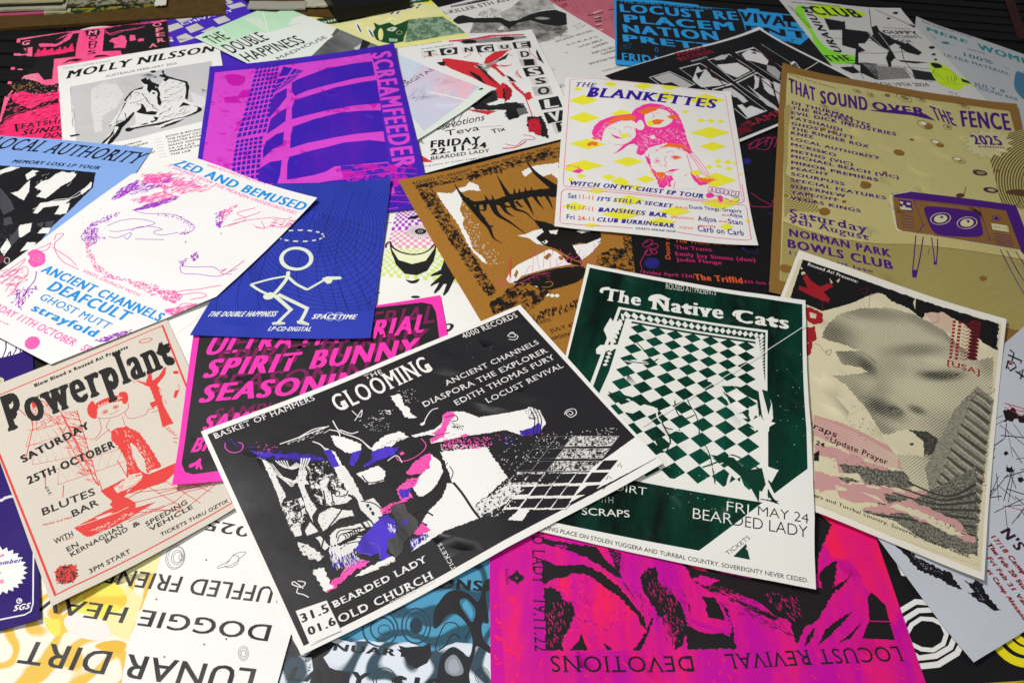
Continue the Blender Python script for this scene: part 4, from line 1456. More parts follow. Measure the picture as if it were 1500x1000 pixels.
s.p('#2a2a2c','586 617 706 695 733 686 722 569 586 546',rag=0.8)
s.a = 'drawing'
s.l('#d8424c',1.2,'304 1253 368 1278 418 1257')
s.l('#d8424c',1.2,'590 1159 641 1185 654 1210')
s.l('#d8424c',1.2,'705 1193 722 1129')
s.l('#d8424c',1.2,'918 1119 948 1065')
s.l('#d8424c',1.2,'942 874 914 818 954 762')
s.l('#d8424c',1.2,'897 1147 948 1163 969 1188')
s.l('#d8424c',1.2,'1101 1156 1090 1098 1128 963')
s.l('#d8424c',1.2,'831 992 861 954 898 950 914 967')
s.a = 'illustration'
s.p('#1c1b1c','1150 1129 1151 1023 1153 906 1129 970 1132 1073',rag=0.3)
s.a = 'ink_specks'
s.d('#8e8c8a',60,'689 1040 768 985 723 917 686 957',5,1,None,4)
s.a = 'illustration'
s.p('#232325','877 322 975 289 981 159 962 40 889 109 853 226',rag=1.5)
s.p('#c02030','867 283 945 278 945 173 912 100 850 164',rag=2)
s.l('#d8304a',1.4,'925 200 919 186 908 177 896 174 884 178 875 189 871 203 872 219 878 233 889 243 901 246 913 242 922 231 927 216',closed=1)
s.p('#6a6868','767 532 886 470 899 357 803 346 730 372',rag=2.5)
s.p('#1c1b1c','748 451 827 445 828 338 745 325',rag=2)
s.p('#a02028','809 718 843 685 831 577 767 532',rag=2)
s.a = 'drawing'
s.l('#d8304a',1.8,'849 773 876 653 912 574 916 483 913 310')
s.l('#d8424c',1.2,'927 867 945 769 924 845')
s.l('#d8424c',1.3,'664 86 730 43 791 82 864 66 860 99 805 139')
s.a = 'illustration'
s.p('#222224','523 597 588 595 653 529 847 505 888 425 790 435 642 479 547 524',rag=1.2)
s.p('#d23038','499 542 581 501 688 451 619 434 530 505',rag=0.8)
s.a = 'lettering'
s.t('#222224','Devotions',636,979,1456,958,177,'ri')
s.t('#222224','Teva',755,769,1326,719,147,'r')
s.a = 'drawing'
s.l('#222224',1,'271 416 322 418 290 379 361 424 399 493 371 379 470 531')
s.a = 'lettering'
s.t('#1a1a1a','FRIDAY',459,570,1271,383,173,'k')
s.t('#1a1a1a','22.11.24',430,392,1347,229,139,'k')
s.t('#1a1a1a','BEARDED LADY',417,266,1365,99,82,'b')
s.t('#1a1a1a','Tix',1511,548,1755,564,112,'b')
s.t('#3a3a3a','Taking place on stolen Yuggera and Turrbal country',185,169,1882,-104,26,'r')
s.a = 'drawing'
s.l('#d8304a',2.2,'635 46 719 27 775 47 806 67')
s.a = 'illustration'
s.p('#d23038','110 185 177 83 122 106 80 141',rag=0.4)
s.a = 'ink_specks'
s.d('#1a1a1a',20,'112 431 130 386 150 283 104 300',6,1.5,None,5)
s.a = 'drawing'
s.l('#d8424c',0.5,'530 319 689 282')
s.done()

s = Sheet('pale_green_poster', 'pale green and white poster with tall black lettering, its corner over the letter tiles', 'poster', [(-0.60612, 1.36337), (-0.49727, 1.51492), (-0.05976, 1.2363), (-0.1788, 1.07479)], (194, 517), 'ink:#eceee8:#dfeade:4:0.5:0', lifts=[(1, 1, 5, 90)])
s.a = 'brushed_print'
s.p('ink:#b5e6bd:#cfedcf:9:0.5:0','1 2060 468 2077 781 2072 804 1749 687 1776 574 1720 672 1667 397 1740 348 1813 198 1813 17 1817 8 1936')
s.p('#d9ead8','497 2022 528 1936 397 1740 410 1818 434 2038')
s.a = 'drawing'
s.l('#e6f0e2',2.5,'639 2058 491 1853 402 1735')
s.l('#f2f4ee',2,'232 2058 187 1963 157 1949')
s.a = 'brushed_print'
s.p('#cfeccf','19 2038 95 2040 214 2005 162 1966 85 2005')
s.a = 'title_lettering'
s.t('#161817','THE',54,4690,418,4659,371,'b')
s.t('#161817','DOUBLE',64,4196,858,4125,386,'b')
s.t('#161817','HAPPINESS',50,3767,1197,3566,339,'b')
s.a = 'lettering'
s.t('#161817','MADHOUSE',439,3437,1580,3413,102,'r')
s.a = 'halftone_photo'
s.p('ink:#37393a:#7b7d7c:20:0.45:0','798 1373 843 948 581 968 360 1252 599 1337')
s.p('#c8cac8','636 1117 806 1135 810 1080 630 1073',rag=0.8)
s.p('#232425','796 1174 829 1107 692 1046 635 1067',rag=0.8)
s.p('#5a605c','673 1371 793 1429 804 1379 671 1349',rag=0.6)
s.a = 'brushed_print'
s.p('ink:#e8c8da:#c9d3e6:12:0.5:0.6','805 857 829 638 833 462 829 109 581 71 166 39 264 267')
s.p('#cfdcec','816 867 833 697 777 592 533 525 615 636')
s.a = 'lettering'
s.t('#2a2c2d','AND DIGITAL',635,1213,1968,1226,92,'r')
s.a = 'brushed_print'
s.p('ink:#efb9c8:#e6cede:20:0.5:0.6','581 337 836 392 804 224 532 198 527 263')
s.p('#f0c2d0','732 251 808 193 750 128 607 75 592 139',rag=2)
s.a = 'ink_specks'
s.d('#6a6a72',60,'469 439 551 390 483 275 386 309 378 354',10,0.5,-2,4)
s.a = 'brushed_print'
s.l('#f3f1ee',3,'529 317 553 251 604 38')
s.a = 'ink_specks'
s.d('#9aa0b8',60,'707 748 837 500 771 94 488 194 415 460',14,0.4,1,7)
s.a = 'illustration'
s.p('#2a2a2c','746 82 769 76 763 54 745 60 735 81')
s.done()

s = Sheet('smiling_mouth_poster', 'white poster with grinning black mouth, fading chequers and a black hand', 'poster', [(-0.25413, 0.89793), (-0.01751, 0.96128), (0.04372, 0.61507), (-0.20686, 0.55548)], (251, 349), '#f1efea')
s.a = 'chequers'
s.g('#b23fd0','322 1381 479 1388 567 1193 290 1222',12,8,1,0)
s.g('#eda0bc','290 1222 567 1193 591 1022 263 1079',14,7,1,0)
s.g('#d3e878','263 1079 591 1022 685 719 216 863',19,11,1,0)
s.a = 'eye_print'
s.p('#f3e4ec','537 1173 528 1149 505 1134 473 1128 439 1135 407 1151 386 1175 379 1201 387 1224 410 1241 442 1246 478 1240 509 1223 531 1199',1)
s.p('#2b2528','492 1181 489 1170 479 1163 465 1160 449 1163 436 1170 427 1181 424 1193 427 1204 437 1211 451 1214 467 1211 480 1203 490 1193',1)
s.l('#2b2528',0.5,'496 1180 544 1171',smooth=0)
s.l('#2b2528',0.5,'495 1175 542 1160',smooth=0)
s.l('#2b2528',0.5,'493 1171 538 1150',smooth=0)
s.l('#2b2528',0.5,'490 1167 531 1141',smooth=0)
s.l('#2b2528',0.5,'486 1163 522 1134',smooth=0)
s.l('#2b2528',0.5,'481 1161 511 1128',smooth=0)
s.l('#2b2528',0.5,'476 1159 499 1123',smooth=0)
s.l('#2b2528',0.5,'470 1158 485 1121',smooth=0)
s.l('#2b2528',0.5,'464 1158 470 1121',smooth=0)
s.l('#2b2528',0.5,'457 1158 456 1123',smooth=0)
s.l('#2b2528',0.5,'450 1160 441 1126',smooth=0)
s.l('#2b2528',0.5,'444 1162 427 1132',smooth=0)
s.l('#2b2528',0.5,'438 1166 413 1139',smooth=0)
s.l('#2b2528',0.5,'433 1169 401 1147',smooth=0)
s.l('#2b2528',0.5,'428 1174 391 1157',smooth=0)
s.l('#2b2528',0.5,'425 1178 383 1168',smooth=0)
s.l('#2b2528',0.5,'422 1183 377 1179',smooth=0)
s.l('#2b2528',0.5,'421 1189 373 1190',smooth=0)
s.l('#2b2528',0.5,'420 1194 372 1202',smooth=0)
s.l('#2b2528',0.5,'421 1199 373 1213',smooth=0)
s.l('#2b2528',0.5,'423 1203 378 1223',smooth=0)
s.l('#2b2528',0.5,'426 1207 384 1233',smooth=0)
s.l('#2b2528',0.5,'430 1211 393 1241',smooth=0)
s.l('#2b2528',0.5,'434 1213 404 1247',smooth=0)
s.l('#2b2528',0.5,'440 1215 417 1251',smooth=0)
s.l('#2b2528',0.5,'446 1216 430 1254',smooth=0)
s.l('#2b2528',0.5,'452 1216 445 1254',smooth=0)
s.l('#2b2528',0.5,'459 1216 460 1253',smooth=0)
s.l('#2b2528',0.5,'466 1214 476 1249',smooth=0)
s.l('#2b2528',0.5,'472 1212 490 1243',smooth=0)
s.l('#2b2528',0.5,'478 1208 504 1236',smooth=0)
s.l('#2b2528',0.5,'483 1205 516 1227',smooth=0)
s.l('#2b2528',0.5,'488 1200 526 1217',smooth=0)
s.l('#2b2528',0.5,'491 1195 534 1206',smooth=0)
s.l('#2b2528',0.5,'494 1190 540 1195',smooth=0)
s.l('#2b2528',0.5,'496 1185 543 1183',smooth=0)
s.l('#e8e0e4',0.6,'470 1185 469 1181 465 1179 460 1178 455 1179 450 1181 447 1185 446 1189 447 1193 451 1195 456 1196 461 1195 466 1193 469 1189',closed=1)
s.p('#222022','383 1317 432 1332 463 1317 422 1302',1)
s.a = 'mouth_print'
s.p('#222022','285 1082 330 969 403 923 478 937 533 1032 524 935 483 856 425 831 361 854 313 938')
s.p('#eef0c8','298 1064 413 989 526 1044 478 937 403 927 334 974')
s.l('#222022',2.6,'261 1080 263 1111 283 1127 298 1079 347 1028 414 999 481 1007 525 1053 542 1088')
s.l('#222022',2,'523 1095 542 1088 551 1067')
s.l('#222022',2,'285 1101 297 1024 329 931')
s.l('#222022',2,'540 1069 530 983 510 913')
s.p('#222022','366 808 400 793 438 801 425 775 395 773 377 788',1)
s.a = 'hand_print'
s.p('#222022','580 974 610 920 639 796 614 742 586 678 561 649 557 663 582 736 566 739 540 697 514 672 510 686 543 754 518 744 497 732 495 744 528 780 562 815 521 810 499 808 506 825 556 851 576 914',rag=0.2)
s.a = 'drawing'
s.l('#222022',0.8,'256 1293 295 1290')
s.l('#222022',1.2,'251 1280 254 1241')
s.l('#222022',1.5,'201 739 229 732')
s.a = 'illustration'
s.p('#222022','437 663 434 660 428 657 418 657 408 659 399 662 392 667 390 672 393 676 399 678 409 678 419 676 428 673 435 668',1)
s.p('#222022','561 446 587 447 599 430 582 402 562 398',1)
s.p('#f1efea','558 436 579 438 576 416 561 411',1)
s.done()

s = Sheet('purple_building_poster', 'purple and pink poster of a curved tower facade with vertical lettering, upper left of centre', 'poster', [(-0.54661, 1.25974), (-0.24405, 1.36859), (-0.12631, 0.92785), (-0.45282, 0.83552)], (330, 445), 'ink:#3c1ea4:#4a26be:14:0.5:0', lifts=[(1, 0, 6, 110), (0, 0, 3, 80)])
s.a = 'printed_panel'
s.p('blot:#c41cae:#d646cc:26:0.42','41 1697 1138 1704 1161 1406 1138 1078 1122 727 1118 442 1128 21 723 16 21 -57')
s.a = 'ink_specks'
s.d('#b8149c',170,'62 1653 550 1681 382 594 57 639',7,0.7,None,3)
s.d('#e05cd8',160,'62 1653 1124 1674 1112 443 60 556',5,0.9,None,7)
s.a = 'printed_panel'
s.p('#c414ac','112 1643 185 1649 249 1591 227 1506 153 1524',1,rag=1)
s.p('#c414ac','229 1439 289 1435 303 1354 196 1335',rag=1)
s.p('#c414ac','112 1376 195 1380 234 1282 127 1306',rag=1)
s.a = 'facade_print'
s.p('ink:#3a1cae:#5a1cae:22:0.6:0','565 1465 610 1499 803 1589 1012 1606 1136 1598 1137 1422 997 1417 793 1380 667 1348 580 1301 560 1377')
s.p('ink:#3a1cae:#5a1cae:22:0.6:0','579 1252 702 1294 853 1340 1042 1360 1144 1363 1138 1078 970 1093 777 1082 634 1059 557 1038 558 1162')
s.p('ink:#3a1cae:#5a1cae:22:0.6:0','561 957 690 1005 869 1036 1011 1021 1135 997 1129 763 989 773 817 780 646 765 540 727 546 863')
s.p('ink:#3a1cae:#5a1cae:22:0.6:0','533 640 677 684 869 712 1027 691 1125 652 1120 459 962 475 799 493 743 451 667 431 517 414 521 569')
s.p('ink:#3a1cae:#5a1cae:22:0.6:0','423 1259 453 1350 531 1407 527 1298 471 1184 410 1071')
s.p('ink:#3a1cae:#5a1cae:22:0.6:0','400 899 424 1068 482 1139 525 1170 516 1027 458 959')
s.p('ink:#3a1cae:#5a1cae:22:0.6:0','379 719 394 812 458 889 506 909 497 776 436 730 380 643')
s.p('ink:#3a1cae:#5a1cae:22:0.6:0','359 545 425 604 489 611 479 471 461 387 350 409')
s.p('ink:#3a1cae:#5a1cae:22:0.6:0','533 337 760 357 1111 338 1121 230 733 238 526 184')
s.p('ink:#3a1cae:#5a1cae:22:0.6:0','535 115 1144 156 1170 31 823 11 505 8')
s.p('ink:#3a1cae:#5a1cae:22:0.6:0','343 325 466 352 455 201 326 178')
s.g('#3a1cae','321 1725 486 1733 397 910 215 871',6,15,0,0.14)
s.g('#3a1cae','216 851 380 883 362 449 193 436',6,9,0,0.14)
s.g('#3a1cae','499 1730 650 1606 559 1467 423 1347',5,5,0,0.12)
s.g('#3a1cae','188 420 342 427 317 97 154 79',6,7,0,0.14)
s.a = 'title_lettering'
s.t('#d646cc','SCREAMFEEDER',2866,4241,2860,961,333,'k')
s.a = 'facade_print'
s.p('blot:#c41cae:#4424b4:60:0.5','831 488 1113 445 1214 373 1215 216 940 213 843 341',rag=1)
s.l('#c832c0',1.6,'838 414 1130 407 1278 362',smooth=0)
s.l('#c832c0',1.6,'834 361 1124 355 1271 311',smooth=0)
s.l('#c832c0',1.6,'821 149 1101 148 1243 107',smooth=0)
s.l('#c832c0',1.6,'818 88 1094 88 1235 48',smooth=0)
s.a = 'ink_specks'
s.d('#d646cc',60,'913 416 1216 390 1211 27 967 50',6,1,-3,3)
s.a = 'illustration'
s.p('#a0149c','1228 397 1251 405 1257 365 1235 366',rag=0.3)
s.done()

s = Sheet('starburst_poster', 'deep purple poster with white zigzag starburst and thin rounded white border', 'poster', [(-0.78014, 0.59444), (-0.61132, 0.69831), (-0.42119, 0.29192), (-0.57518, 0.23676)], (181, 430), '#28126a', lifts=[(1, 1, 3, 90)])
s.a = 'printed_border'
s.l('#f0eee8',1.4,'705 287 702 204 699 71 690 41 666 35 571 44 280 61',smooth=0)
s.a = 'starburst_print'
s.p('#efede9','664 222 680 206 661 203 673 184 653 186 662 167 641 172 645 153 624 163 624 145 605 158 600 142 583 158 574 145 560 163 547 153 538 172 521 166 516 186 497 184 497 202 477 205 481 222 460 229 469 243 449 254 461 265 443 280 459 287 443 305 462 307 449 327 469 325 461 346 481 339 477 360 498 349 498 368 517 354 522 371 539 354 549 368 562 348 576 359 585 338 602 345 607 324 626 326 626 307 647 304 642 287 663 280 654 265 674 255 661 244 680 230')
s.a = 'lettering'
s.t('#e0388c','on',1389,784,1467,766,45,'ki')
s.t('#3c3aa4','November',1269,710,1640,652,48,'ki')
s.t('#77757f','at 6pm',1298,607,1444,584,34,'b')
s.t('#e0388c','The Bands',1209,541,1461,476,50,'ki')
s.a = 'logo_print'
s.l('#efede9',1,'656 95 655 92 652 89 648 88 644 90 640 92 638 96 637 101 638 104 641 107 644 108 649 106 652 103 655 99',closed=1)
s.p('#efede9','652 98 652 96 651 95 649 95 647 95 646 96 644 98 644 100 645 102 646 103 647 103 649 102 651 101 652 99',1)
s.t('#efede9','SGS',1555,156,1709,137,57,'ki')
s.a = 'drawing'
s.p('#d8d6da','595 579 594 576 592 573 587 572 582 571 577 573 573 575 571 578 572 582 575 584 579 586 584 586 589 585 593 582',1)
s.p('#d8d6da','626 585 625 581 623 579 618 577 613 577 608 578 604 581 602 584 603 587 605 590 610 591 615 591 620 590 624 588',1)
s.p('#d8d6da','612 585 612 581 609 579 605 577 599 577 594 578 590 581 589 584 589 587 592 590 596 591 601 592 606 590 610 588',1)
s.p('#d8d6da','575 581 575 577 572 575 568 573 562 573 557 574 554 577 552 580 552 583 555 586 559 587 565 588 570 586 573 584',1)
s.p('#d8d6da','642 582 641 579 639 576 634 574 629 574 624 575 620 578 618 581 619 584 621 587 626 589 631 589 636 588 640 585',1)
s.a = 'title_lettering'
s.p('#f2f1ee','569 1545 614 1486 655 1439 680 1402 681 1390 646 1386 597 1390 567 1399')
s.l('#28126a',1.4,'614 1485 613 1437 599 1389')
s.l('#28126a',1.4,'656 1438 654 1412 642 1387')
s.l('#28126a',1.4,'628 1412 620 1392 618 1387')
s.l('#28126a',1.4,'633 1416 631 1386')
s.l('#28126a',1.4,'675 1408 671 1386')
s.a = 'drawing'
s.p('#cfc9a0','580 1265 595 1261 603 1244 598 1229 579 1225',1)
s.p('#6a3a8c','588 1242 591 1246 590 1227')
s.a = 'printed_border'
s.l('#f0eee8',1.4,'788 1275 783 1254 776 1249')
s.done()

s = Sheet('blank_white_poster', 'blank white sheet corner showing between the pink line drawing poster and the stick figure poster', 'poster', [(-0.50032, 0.73879), (-0.39297, 0.76736), (-0.31541, 0.58642), (-0.42002, 0.54841)], (111, 202), '#efeeea')
s.a = 'drawing'
s.l('#b8b6b2',0.4,'195 387 300 476 428 661',smooth=0)  # thin grey line across the otherwise blank sheet
s.done()

s = Sheet('sky_blue_poster', 'light blue poster with italic title above a black and white collage', 'poster', [(-0.8593, 1.04016), (-0.56607, 1.02565), (-0.58702, 0.67905), (-0.85453, 0.69139)], (281, 348), '#84a8e4')
s.a = 'title_lettering'
s.t('#141318','LOCAL AUTHORITY',432,3175,2733,3054,288,'Si')
s.a = 'lettering'
s.t('#141318','MEMORY LOSS LP TOUR',959,2852,2262,2843,76,'ki')
s.a = 'collage_print'
s.p('#161519','-335 1135 351 1110 902 1107 945 969 910 785 864 630 850 466 830 304 755 254 438 -65',rag=0.4)
s.p('#e9e8e4','620 931 637 989 671 1010 683 1055 710 1090 752 1082 773 1094 805 1071 800 1009 767 962 746 892 728 840 667 854 677 903',rag=0.5)
s.p('#e9e8e4','540 893 553 959 564 993 603 898 608 818 579 832 506 874',rag=0.5)
s.p('#e9e8e4','708 719 714 800 789 823 872 850 852 799 750 767 735 718',rag=0.5)
s.p('#e9e8e4','833 723 832 797 881 818 894 738 865 722',rag=0.5)
s.p('#e9e8e4','691 524 681 620 739 640 760 576 737 526',rag=0.5)
s.p('#e9e8e4','806 565 816 611 859 615 867 569',rag=0.5)
s.p('#e9e8e4','350 1067 397 1106 454 1103 416 1065 382 1045 369 1026',rag=0.5)
s.p('#e9e8e4','667 418 663 507 713 453 712 372',rag=0.5)
s.p('#e9e8e4','782 416 786 490 834 494 840 443 798 425',rag=0.5)
s.p('#e9e8e4','548 992 579 1045 561 1060 580 1079 539 1084 515 1040',rag=0.5)
s.p('#e9e8e4','890 927 908 981 919 1017 935 968 913 897',rag=0.5)
s.p('#46474e','673 508 681 598 724 520 715 446',rag=0.6)
s.p('#46474e','768 635 801 654 811 610',rag=0.6)
s.p('#46474e','811 655 855 674 861 615 828 619',rag=0.6)
s.p('#46474e','422 915 535 813 591 740 551 691 502 747',rag=0.6)
s.p('#46474e','565 662 599 680 637 623 594 604',rag=0.6)
s.d('#e9e8e4',50,'579 1045 800 1106 808 967 667 854',5,0.7,67,3)
s.l('#e9e8e4',1.2,'695 748 785 831 891 877 914 1016')
s.l('#e9e8e4',0.8,'709 763 833 820 890 927')
s.l('#c8c8c8',1,'761 341 765 331 765 323 762 318 756 318 748 321 740 329 734 338 730 348 730 356 733 361 739 361 747 358 755 350',closed=1)
s.p('#6a2838','689 377 725 366 737 324 721 315')
s.d('#46474e',40,'349 634 646 669 725 308 571 219',8,2,None,9)
s.done()

s = Sheet('cream_cartoon_poster', 'cream poster with thick black title, red line cartoon of a figure in headphones, lower left', 'poster', [(-0.60777, 0.54718), (-0.43312, 0.6807), (-0.26138, 0.42933), (-0.41321, 0.30282)], (209, 308), 'card:#d0c7b8:#d8cfc2:500', lifts=[(0, 1, 4, 80), (1, 1, 3, 60)])
s.a = 'printed_border'
s.l('#dc3f3a',2.6,'0 1161 806 1185 765 32 24 39',smooth=0,closed=1)
s.a = 'drawing'
s.l('#dc3f3a',0.55,'107 810 147 891 139 805 171 884 171 800 196 876 204 795 220 868 236 790',smooth=0)
s.l('#dc3f3a',0.55,'135 895 232 864',smooth=0)
s.l('#dc3f3a',0.55,'107 810 236 790',smooth=0)
s.l('#dc3f3a',0.55,'108 696 137 804 136 686 167 790 164 676 198 775 193 666 229 760 221 657 260 746 250 647 291 731 279 636 322 716 307 626',smooth=0)
s.l('#dc3f3a',0.55,'122 811 338 708',smooth=0)
s.l('#dc3f3a',0.55,'108 696 307 626',smooth=0)
s.l('#dc3f3a',0.55,'169 534 191 617 207 529 233 610 246 525 275 603 284 520 318 596 323 515 362 589 363 510 405 582 403 505 449 575 443 500',smooth=0)
s.l('#dc3f3a',0.55,'170 620 472 571',smooth=0)
s.l('#dc3f3a',0.55,'169 534 443 500',smooth=0)
s.l('#dc3f3a',0.55,'154 882 187 1032 193 887 211 975 232 892 235 918 271 897',smooth=0)
s.l('#dc3f3a',0.55,'175 1061 247 890',smooth=0)
s.l('#dc3f3a',0.55,'154 882 271 897',smooth=0)
s.l('#dc3f3a',0.9,'339 887 278 887 335 827 281 828 331 769 284 770 327 712 287 713 323 655 290 656 319 600 293 601 316 545 296 546 312 492 299 492 308 439',smooth=0)
s.l('#dc3f3a',0.9,'277 917 301 466',smooth=0)
s.l('#dc3f3a',0.9,'339 887 308 439',smooth=0)
s.l('#dc3f3a',0.7,'281 902 249 858 284 838 255 795 288 774 260 733 292 711 266 672 296 649 271 612 300 589 276 553 303 529',smooth=0)
s.l('#dc3f3a',0.7,'247 890 279 524',smooth=0)
s.l('#dc3f3a',0.7,'281 902 303 529',smooth=0)
s.l('#dc3f3a',0.55,'167 873 202 1042 204 866 218 1032 242 859 234 1021',smooth=0)
s.l('#dc3f3a',0.55,'194 1048 234 1021',smooth=0)
s.l('#dc3f3a',0.55,'167 873 261 856',smooth=0)
s.l('#dc3f3a',0.9,'166 994 159 902 90 742',smooth=0)
s.l('#dc3f3a',0.9,'140 619 121 545',smooth=0)
s.l('#dc3f3a',0.9,'188 521 168 461',smooth=0)
s.l('#dc3f3a',0.9,'410 523 422 405',smooth=0)
s.l('#dc3f3a',0.9,'133 1041 148 982',smooth=0)
s.l('#dc3f3a',0.9,'316 466 311 396',smooth=0)
s.d('#dc3f3a',150,'273 932 341 897 308 439 255 519 242 869',8,0.7,-58,3)
s.d('#dc3f3a',40,'184 1068 234 1021 273 872 177 914',8,0.8,-66,6)
s.a = 'illustration'
s.p('#dc3f3a','190 1063 224 1015 184 1006',rag=0.3)
s.a = 'drawing'
s.l('#dc3f3a',0.7,'386 829 407 790 447 763 493 755 529 767 538 798')
s.a = 'illustration'
s.p('#dc3f3a','395 838 420 880 457 885 496 879 526 858 535 822 500 836 455 849 423 847',rag=0.2)
s.a = 'drawing'
s.t('#e8dccb','RADIATION',1056,2114,1309,2097,48,'b')
s.a = 'illustration'
s.p('#dc3f3a','383 881 406 902 414 889 412 836 397 797 381 809 374 844',1)
s.p('#dc3f3a','517 872 532 879 550 862 547 823 531 801 518 814 525 844',1)
s.l('#dc3f3a',0.8,'451 807 450 804 447 801 442 799 438 799 433 801 430 804 429 808 430 812 433 815 437 817 442 817 447 815 450 811',closed=1)
s.p('#dc3f3a','446 808 445 806 444 804 441 803 439 804 436 804 435 806 434 808 435 810 436 812 439 812 441 812 444 811 445 810',1)
s.l('#dc3f3a',0.8,'498 808 497 804 494 801 489 800 484 800 480 802 477 805 476 809 477 813 480 816 484 817 489 817 494 815 497 812',closed=1)
s.p('#dc3f3a','493 808 492 806 490 805 488 804 485 804 483 805 481 807 481 809 481 811 483 812 485 813 488 813 490 812 492 810',1)
s.a = 'drawing'
s.l('#dc3f3a',0.6,'450 785 468 779 494 785')
s.a = 'illustration'
s.l('#dc3f3a',1,'740 1122 736 1117 728 1115 716 1116 704 1119 694 1125 686 1132 685 1138 688 1143 696 1145 708 1144 720 1140 731 1135 738 1128',closed=1)
s.a = 'drawing'
s.l('#dc3f3a',0.6,'407 788 399 725 364 690 339 700')
s.l('#dc3f3a',0.6,'445 753 420 722 432 679')
s.l('#dc3f3a',0.6,'511 761 515 717 542 698 588 691 603 711 632 698')
s.l('#dc3f3a',0.6,'497 741 492 696 492 667')
s.l('#dc3f3a',0.6,'360 676 396 692 430 703')
s.l('#dc3f3a',0.6,'598 895 580 946')
s.l('#dc3f3a',0.6,'638 718 643 679 612 687')
s.a = 'illustration'
s.p('#dc3f3a','431 691 459 690 495 677 532 611 549 508 561 393 549 380 496 388 509 456 498 553 484 580 471 503 475 424 489 393 435 397 416 411 443 500 432 598 420 640',rag=0.7)
s.a = 'drawing'
s.d('#dcd1c2',70,'441 684 521 630 549 407 498 397 472 571',6,0.6,-85,8)
s.d('#dcd1c2',30,'465 575 485 562 453 406 427 423',5,0.6,-98,9)
s.a = 'illustration'
s.p('#dcd1c2','427 423 477 406 477 368 427 370 418 392',rag=0.5)
s.p('#dcd1c2','505 393 550 384 567 384 565 353 526 357',rag=0.5)
s.p('#dc3f3a','600 917 640 867 666 914 678 913 668 861 700 872 731 904 747 911 727 864 680 827 669 685 676 574 629 581 645 714 646 831',rag=0.4)
s.p('#dc3f3a','785 843 783 839 779 838 774 839 769 842 765 847 762 852 763 857 765 861 769 862 774 861 779 858 783 853 786 848',1)
s.p('#dc3f3a','738 745 757 739 729 701 720 713',rag=0.4)
s.p('#dc3f3a','620 742 644 739 646 713 621 705',rag=0.3)
s.a = 'drawing'
s.l('#dc3f3a',0.7,'636 577 658 516 671 507')
s.l('#dc3f3a',0.7,'649 568 663 518')
s.l('#dc3f3a',0.8,'648 499 669 486')
s.l('#dc3f3a',0.8,'646 478 658 464')
s.l('#dc3f3a',0.5,'763 773 757 739')
s.d('#dc3f3a',30,'648 836 690 808 686 686 645 714',6,0.8,-95,2)
s.a = 'illustration'
s.p('#dc3f3a','306 411 424 412 489 393 531 348 406 352 346 310 334 326',rag=0.4)
s.p('#dcd1c2','424 412 480 388 453 353 362 361 357 396',rag=0.5)
s.a = 'drawing'
s.d('#dc3f3a',30,'380 423 473 392 453 353 362 361',8,0.5,1,4)
s.a = 'illustration'
s.p('#dc3f3a','493 379 618 367 642 340 547 300 400 335 350 322',rag=0.3)
s.p('#dc3f3a','319 322 362 361 412 275 402 241 339 274',rag=0.4)
s.a = 'drawing'
s.l('#dc3f3a',0.6,'400 335 718 177',smooth=0)
s.l('#dc3f3a',0.6,'412 275 735 177',smooth=0)
s.l('#dc3f3a',0.6,'476 326 573 138',smooth=0)
s.l('#dc3f3a',0.6,'550 309 645 111',smooth=0)
s.l('#dc3f3a',0.6,'617 265 703 135',smooth=0)
s.l('#dc3f3a',0.6,'504 266 664 213 539 180',smooth=0)
s.l('#dc3f3a',0.6,'346 310 637 327',smooth=0)
s.l('#dc3f3a',0.6,'637 230 596 205 699 169',smooth=0)
s.l('#dc3f3a',0.6,'392 258 567 122 729 160',smooth=0)
s.a = 'illustration'
s.p('#dc3f3a','165 293 283 302 344 303 350 268 390 252 484 230 379 219 316 212 213 219 194 229',rag=0.3)
s.p('#dcd1c2','250 293 308 286 320 276 261 278',rag=0.2)
s.a = 'drawing'
s.l('#dcd1c2',0.7,'183 291 334 269 380 269',smooth=0)
s.d('#dcd1c2',50,'206 245 372 244 397 227 226 213',4,0.8,0,4)
s.l('#dc3f3a',0.5,'359 203 556 182',smooth=0)
s.l('#dc3f3a',0.5,'261 229 511 191',smooth=0)
s.l('#dc3f3a',0.5,'397 227 571 132',smooth=0)
s.a = 'lettering'
s.t('#dc3f3a','Mutiny and Mob',159,925,430,858,24,'ri')
s.t('#dc3f3a','ARCS',303,630,376,622,21,'r')
s.a = 'crab_logo'
s.p('#b02a28','119 80 104 61 79 62 57 82 47 112 54 138 75 147 100 135 117 109',1)
s.d('#201c1c',80,'52 128 79 148 115 128 120 83 88 58 53 82',7,1.8,None,5)
s.d('#dc3f3a',50,'44 125 81 155 122 128 123 82 94 55 44 74',7,1.6,None,8)
s.l('#dc3f3a',1.2,'113 83 120 69')
s.l('#dc3f3a',1.2,'98 67 95 52')
s.l('#dc3f3a',1.2,'74 72 63 67')
s.l('#dc3f3a',1.2,'56 96 43 104')
s.l('#dc3f3a',1.2,'54 124 48 140')
s.l('#dc3f3a',1.2,'71 139 74 154')
s.l('#dc3f3a',1.2,'95 132 107 137')
s.l('#dc3f3a',1.2,'112 107 125 100')
s.a = 'lettering'
s.t('#1e1b1b','BLUTES',196,1044,710,1009,91,'b')
s.t('#1e1b1b','BAR',444,861,706,867,83,'b')
s.t('#1e1b1b','WITH',208,645,388,646,65,'b')
s.t('#1e1b1b','EN',290,492,400,502,58,'b')
s.t('#1e1b1b','KERNAGHAN',304,416,835,469,53,'b')
s.t('#1e1b1b','BAND',635,384,868,408,53,'b')
s.t('#1e1b1b','&',921,404,996,411,55,'b')
s.t('#1e1b1b','SPEEDING',1040,344,1493,357,58,'b')
s.t('#1e1b1b','VEHICLE',1054,268,1524,271,54,'b')
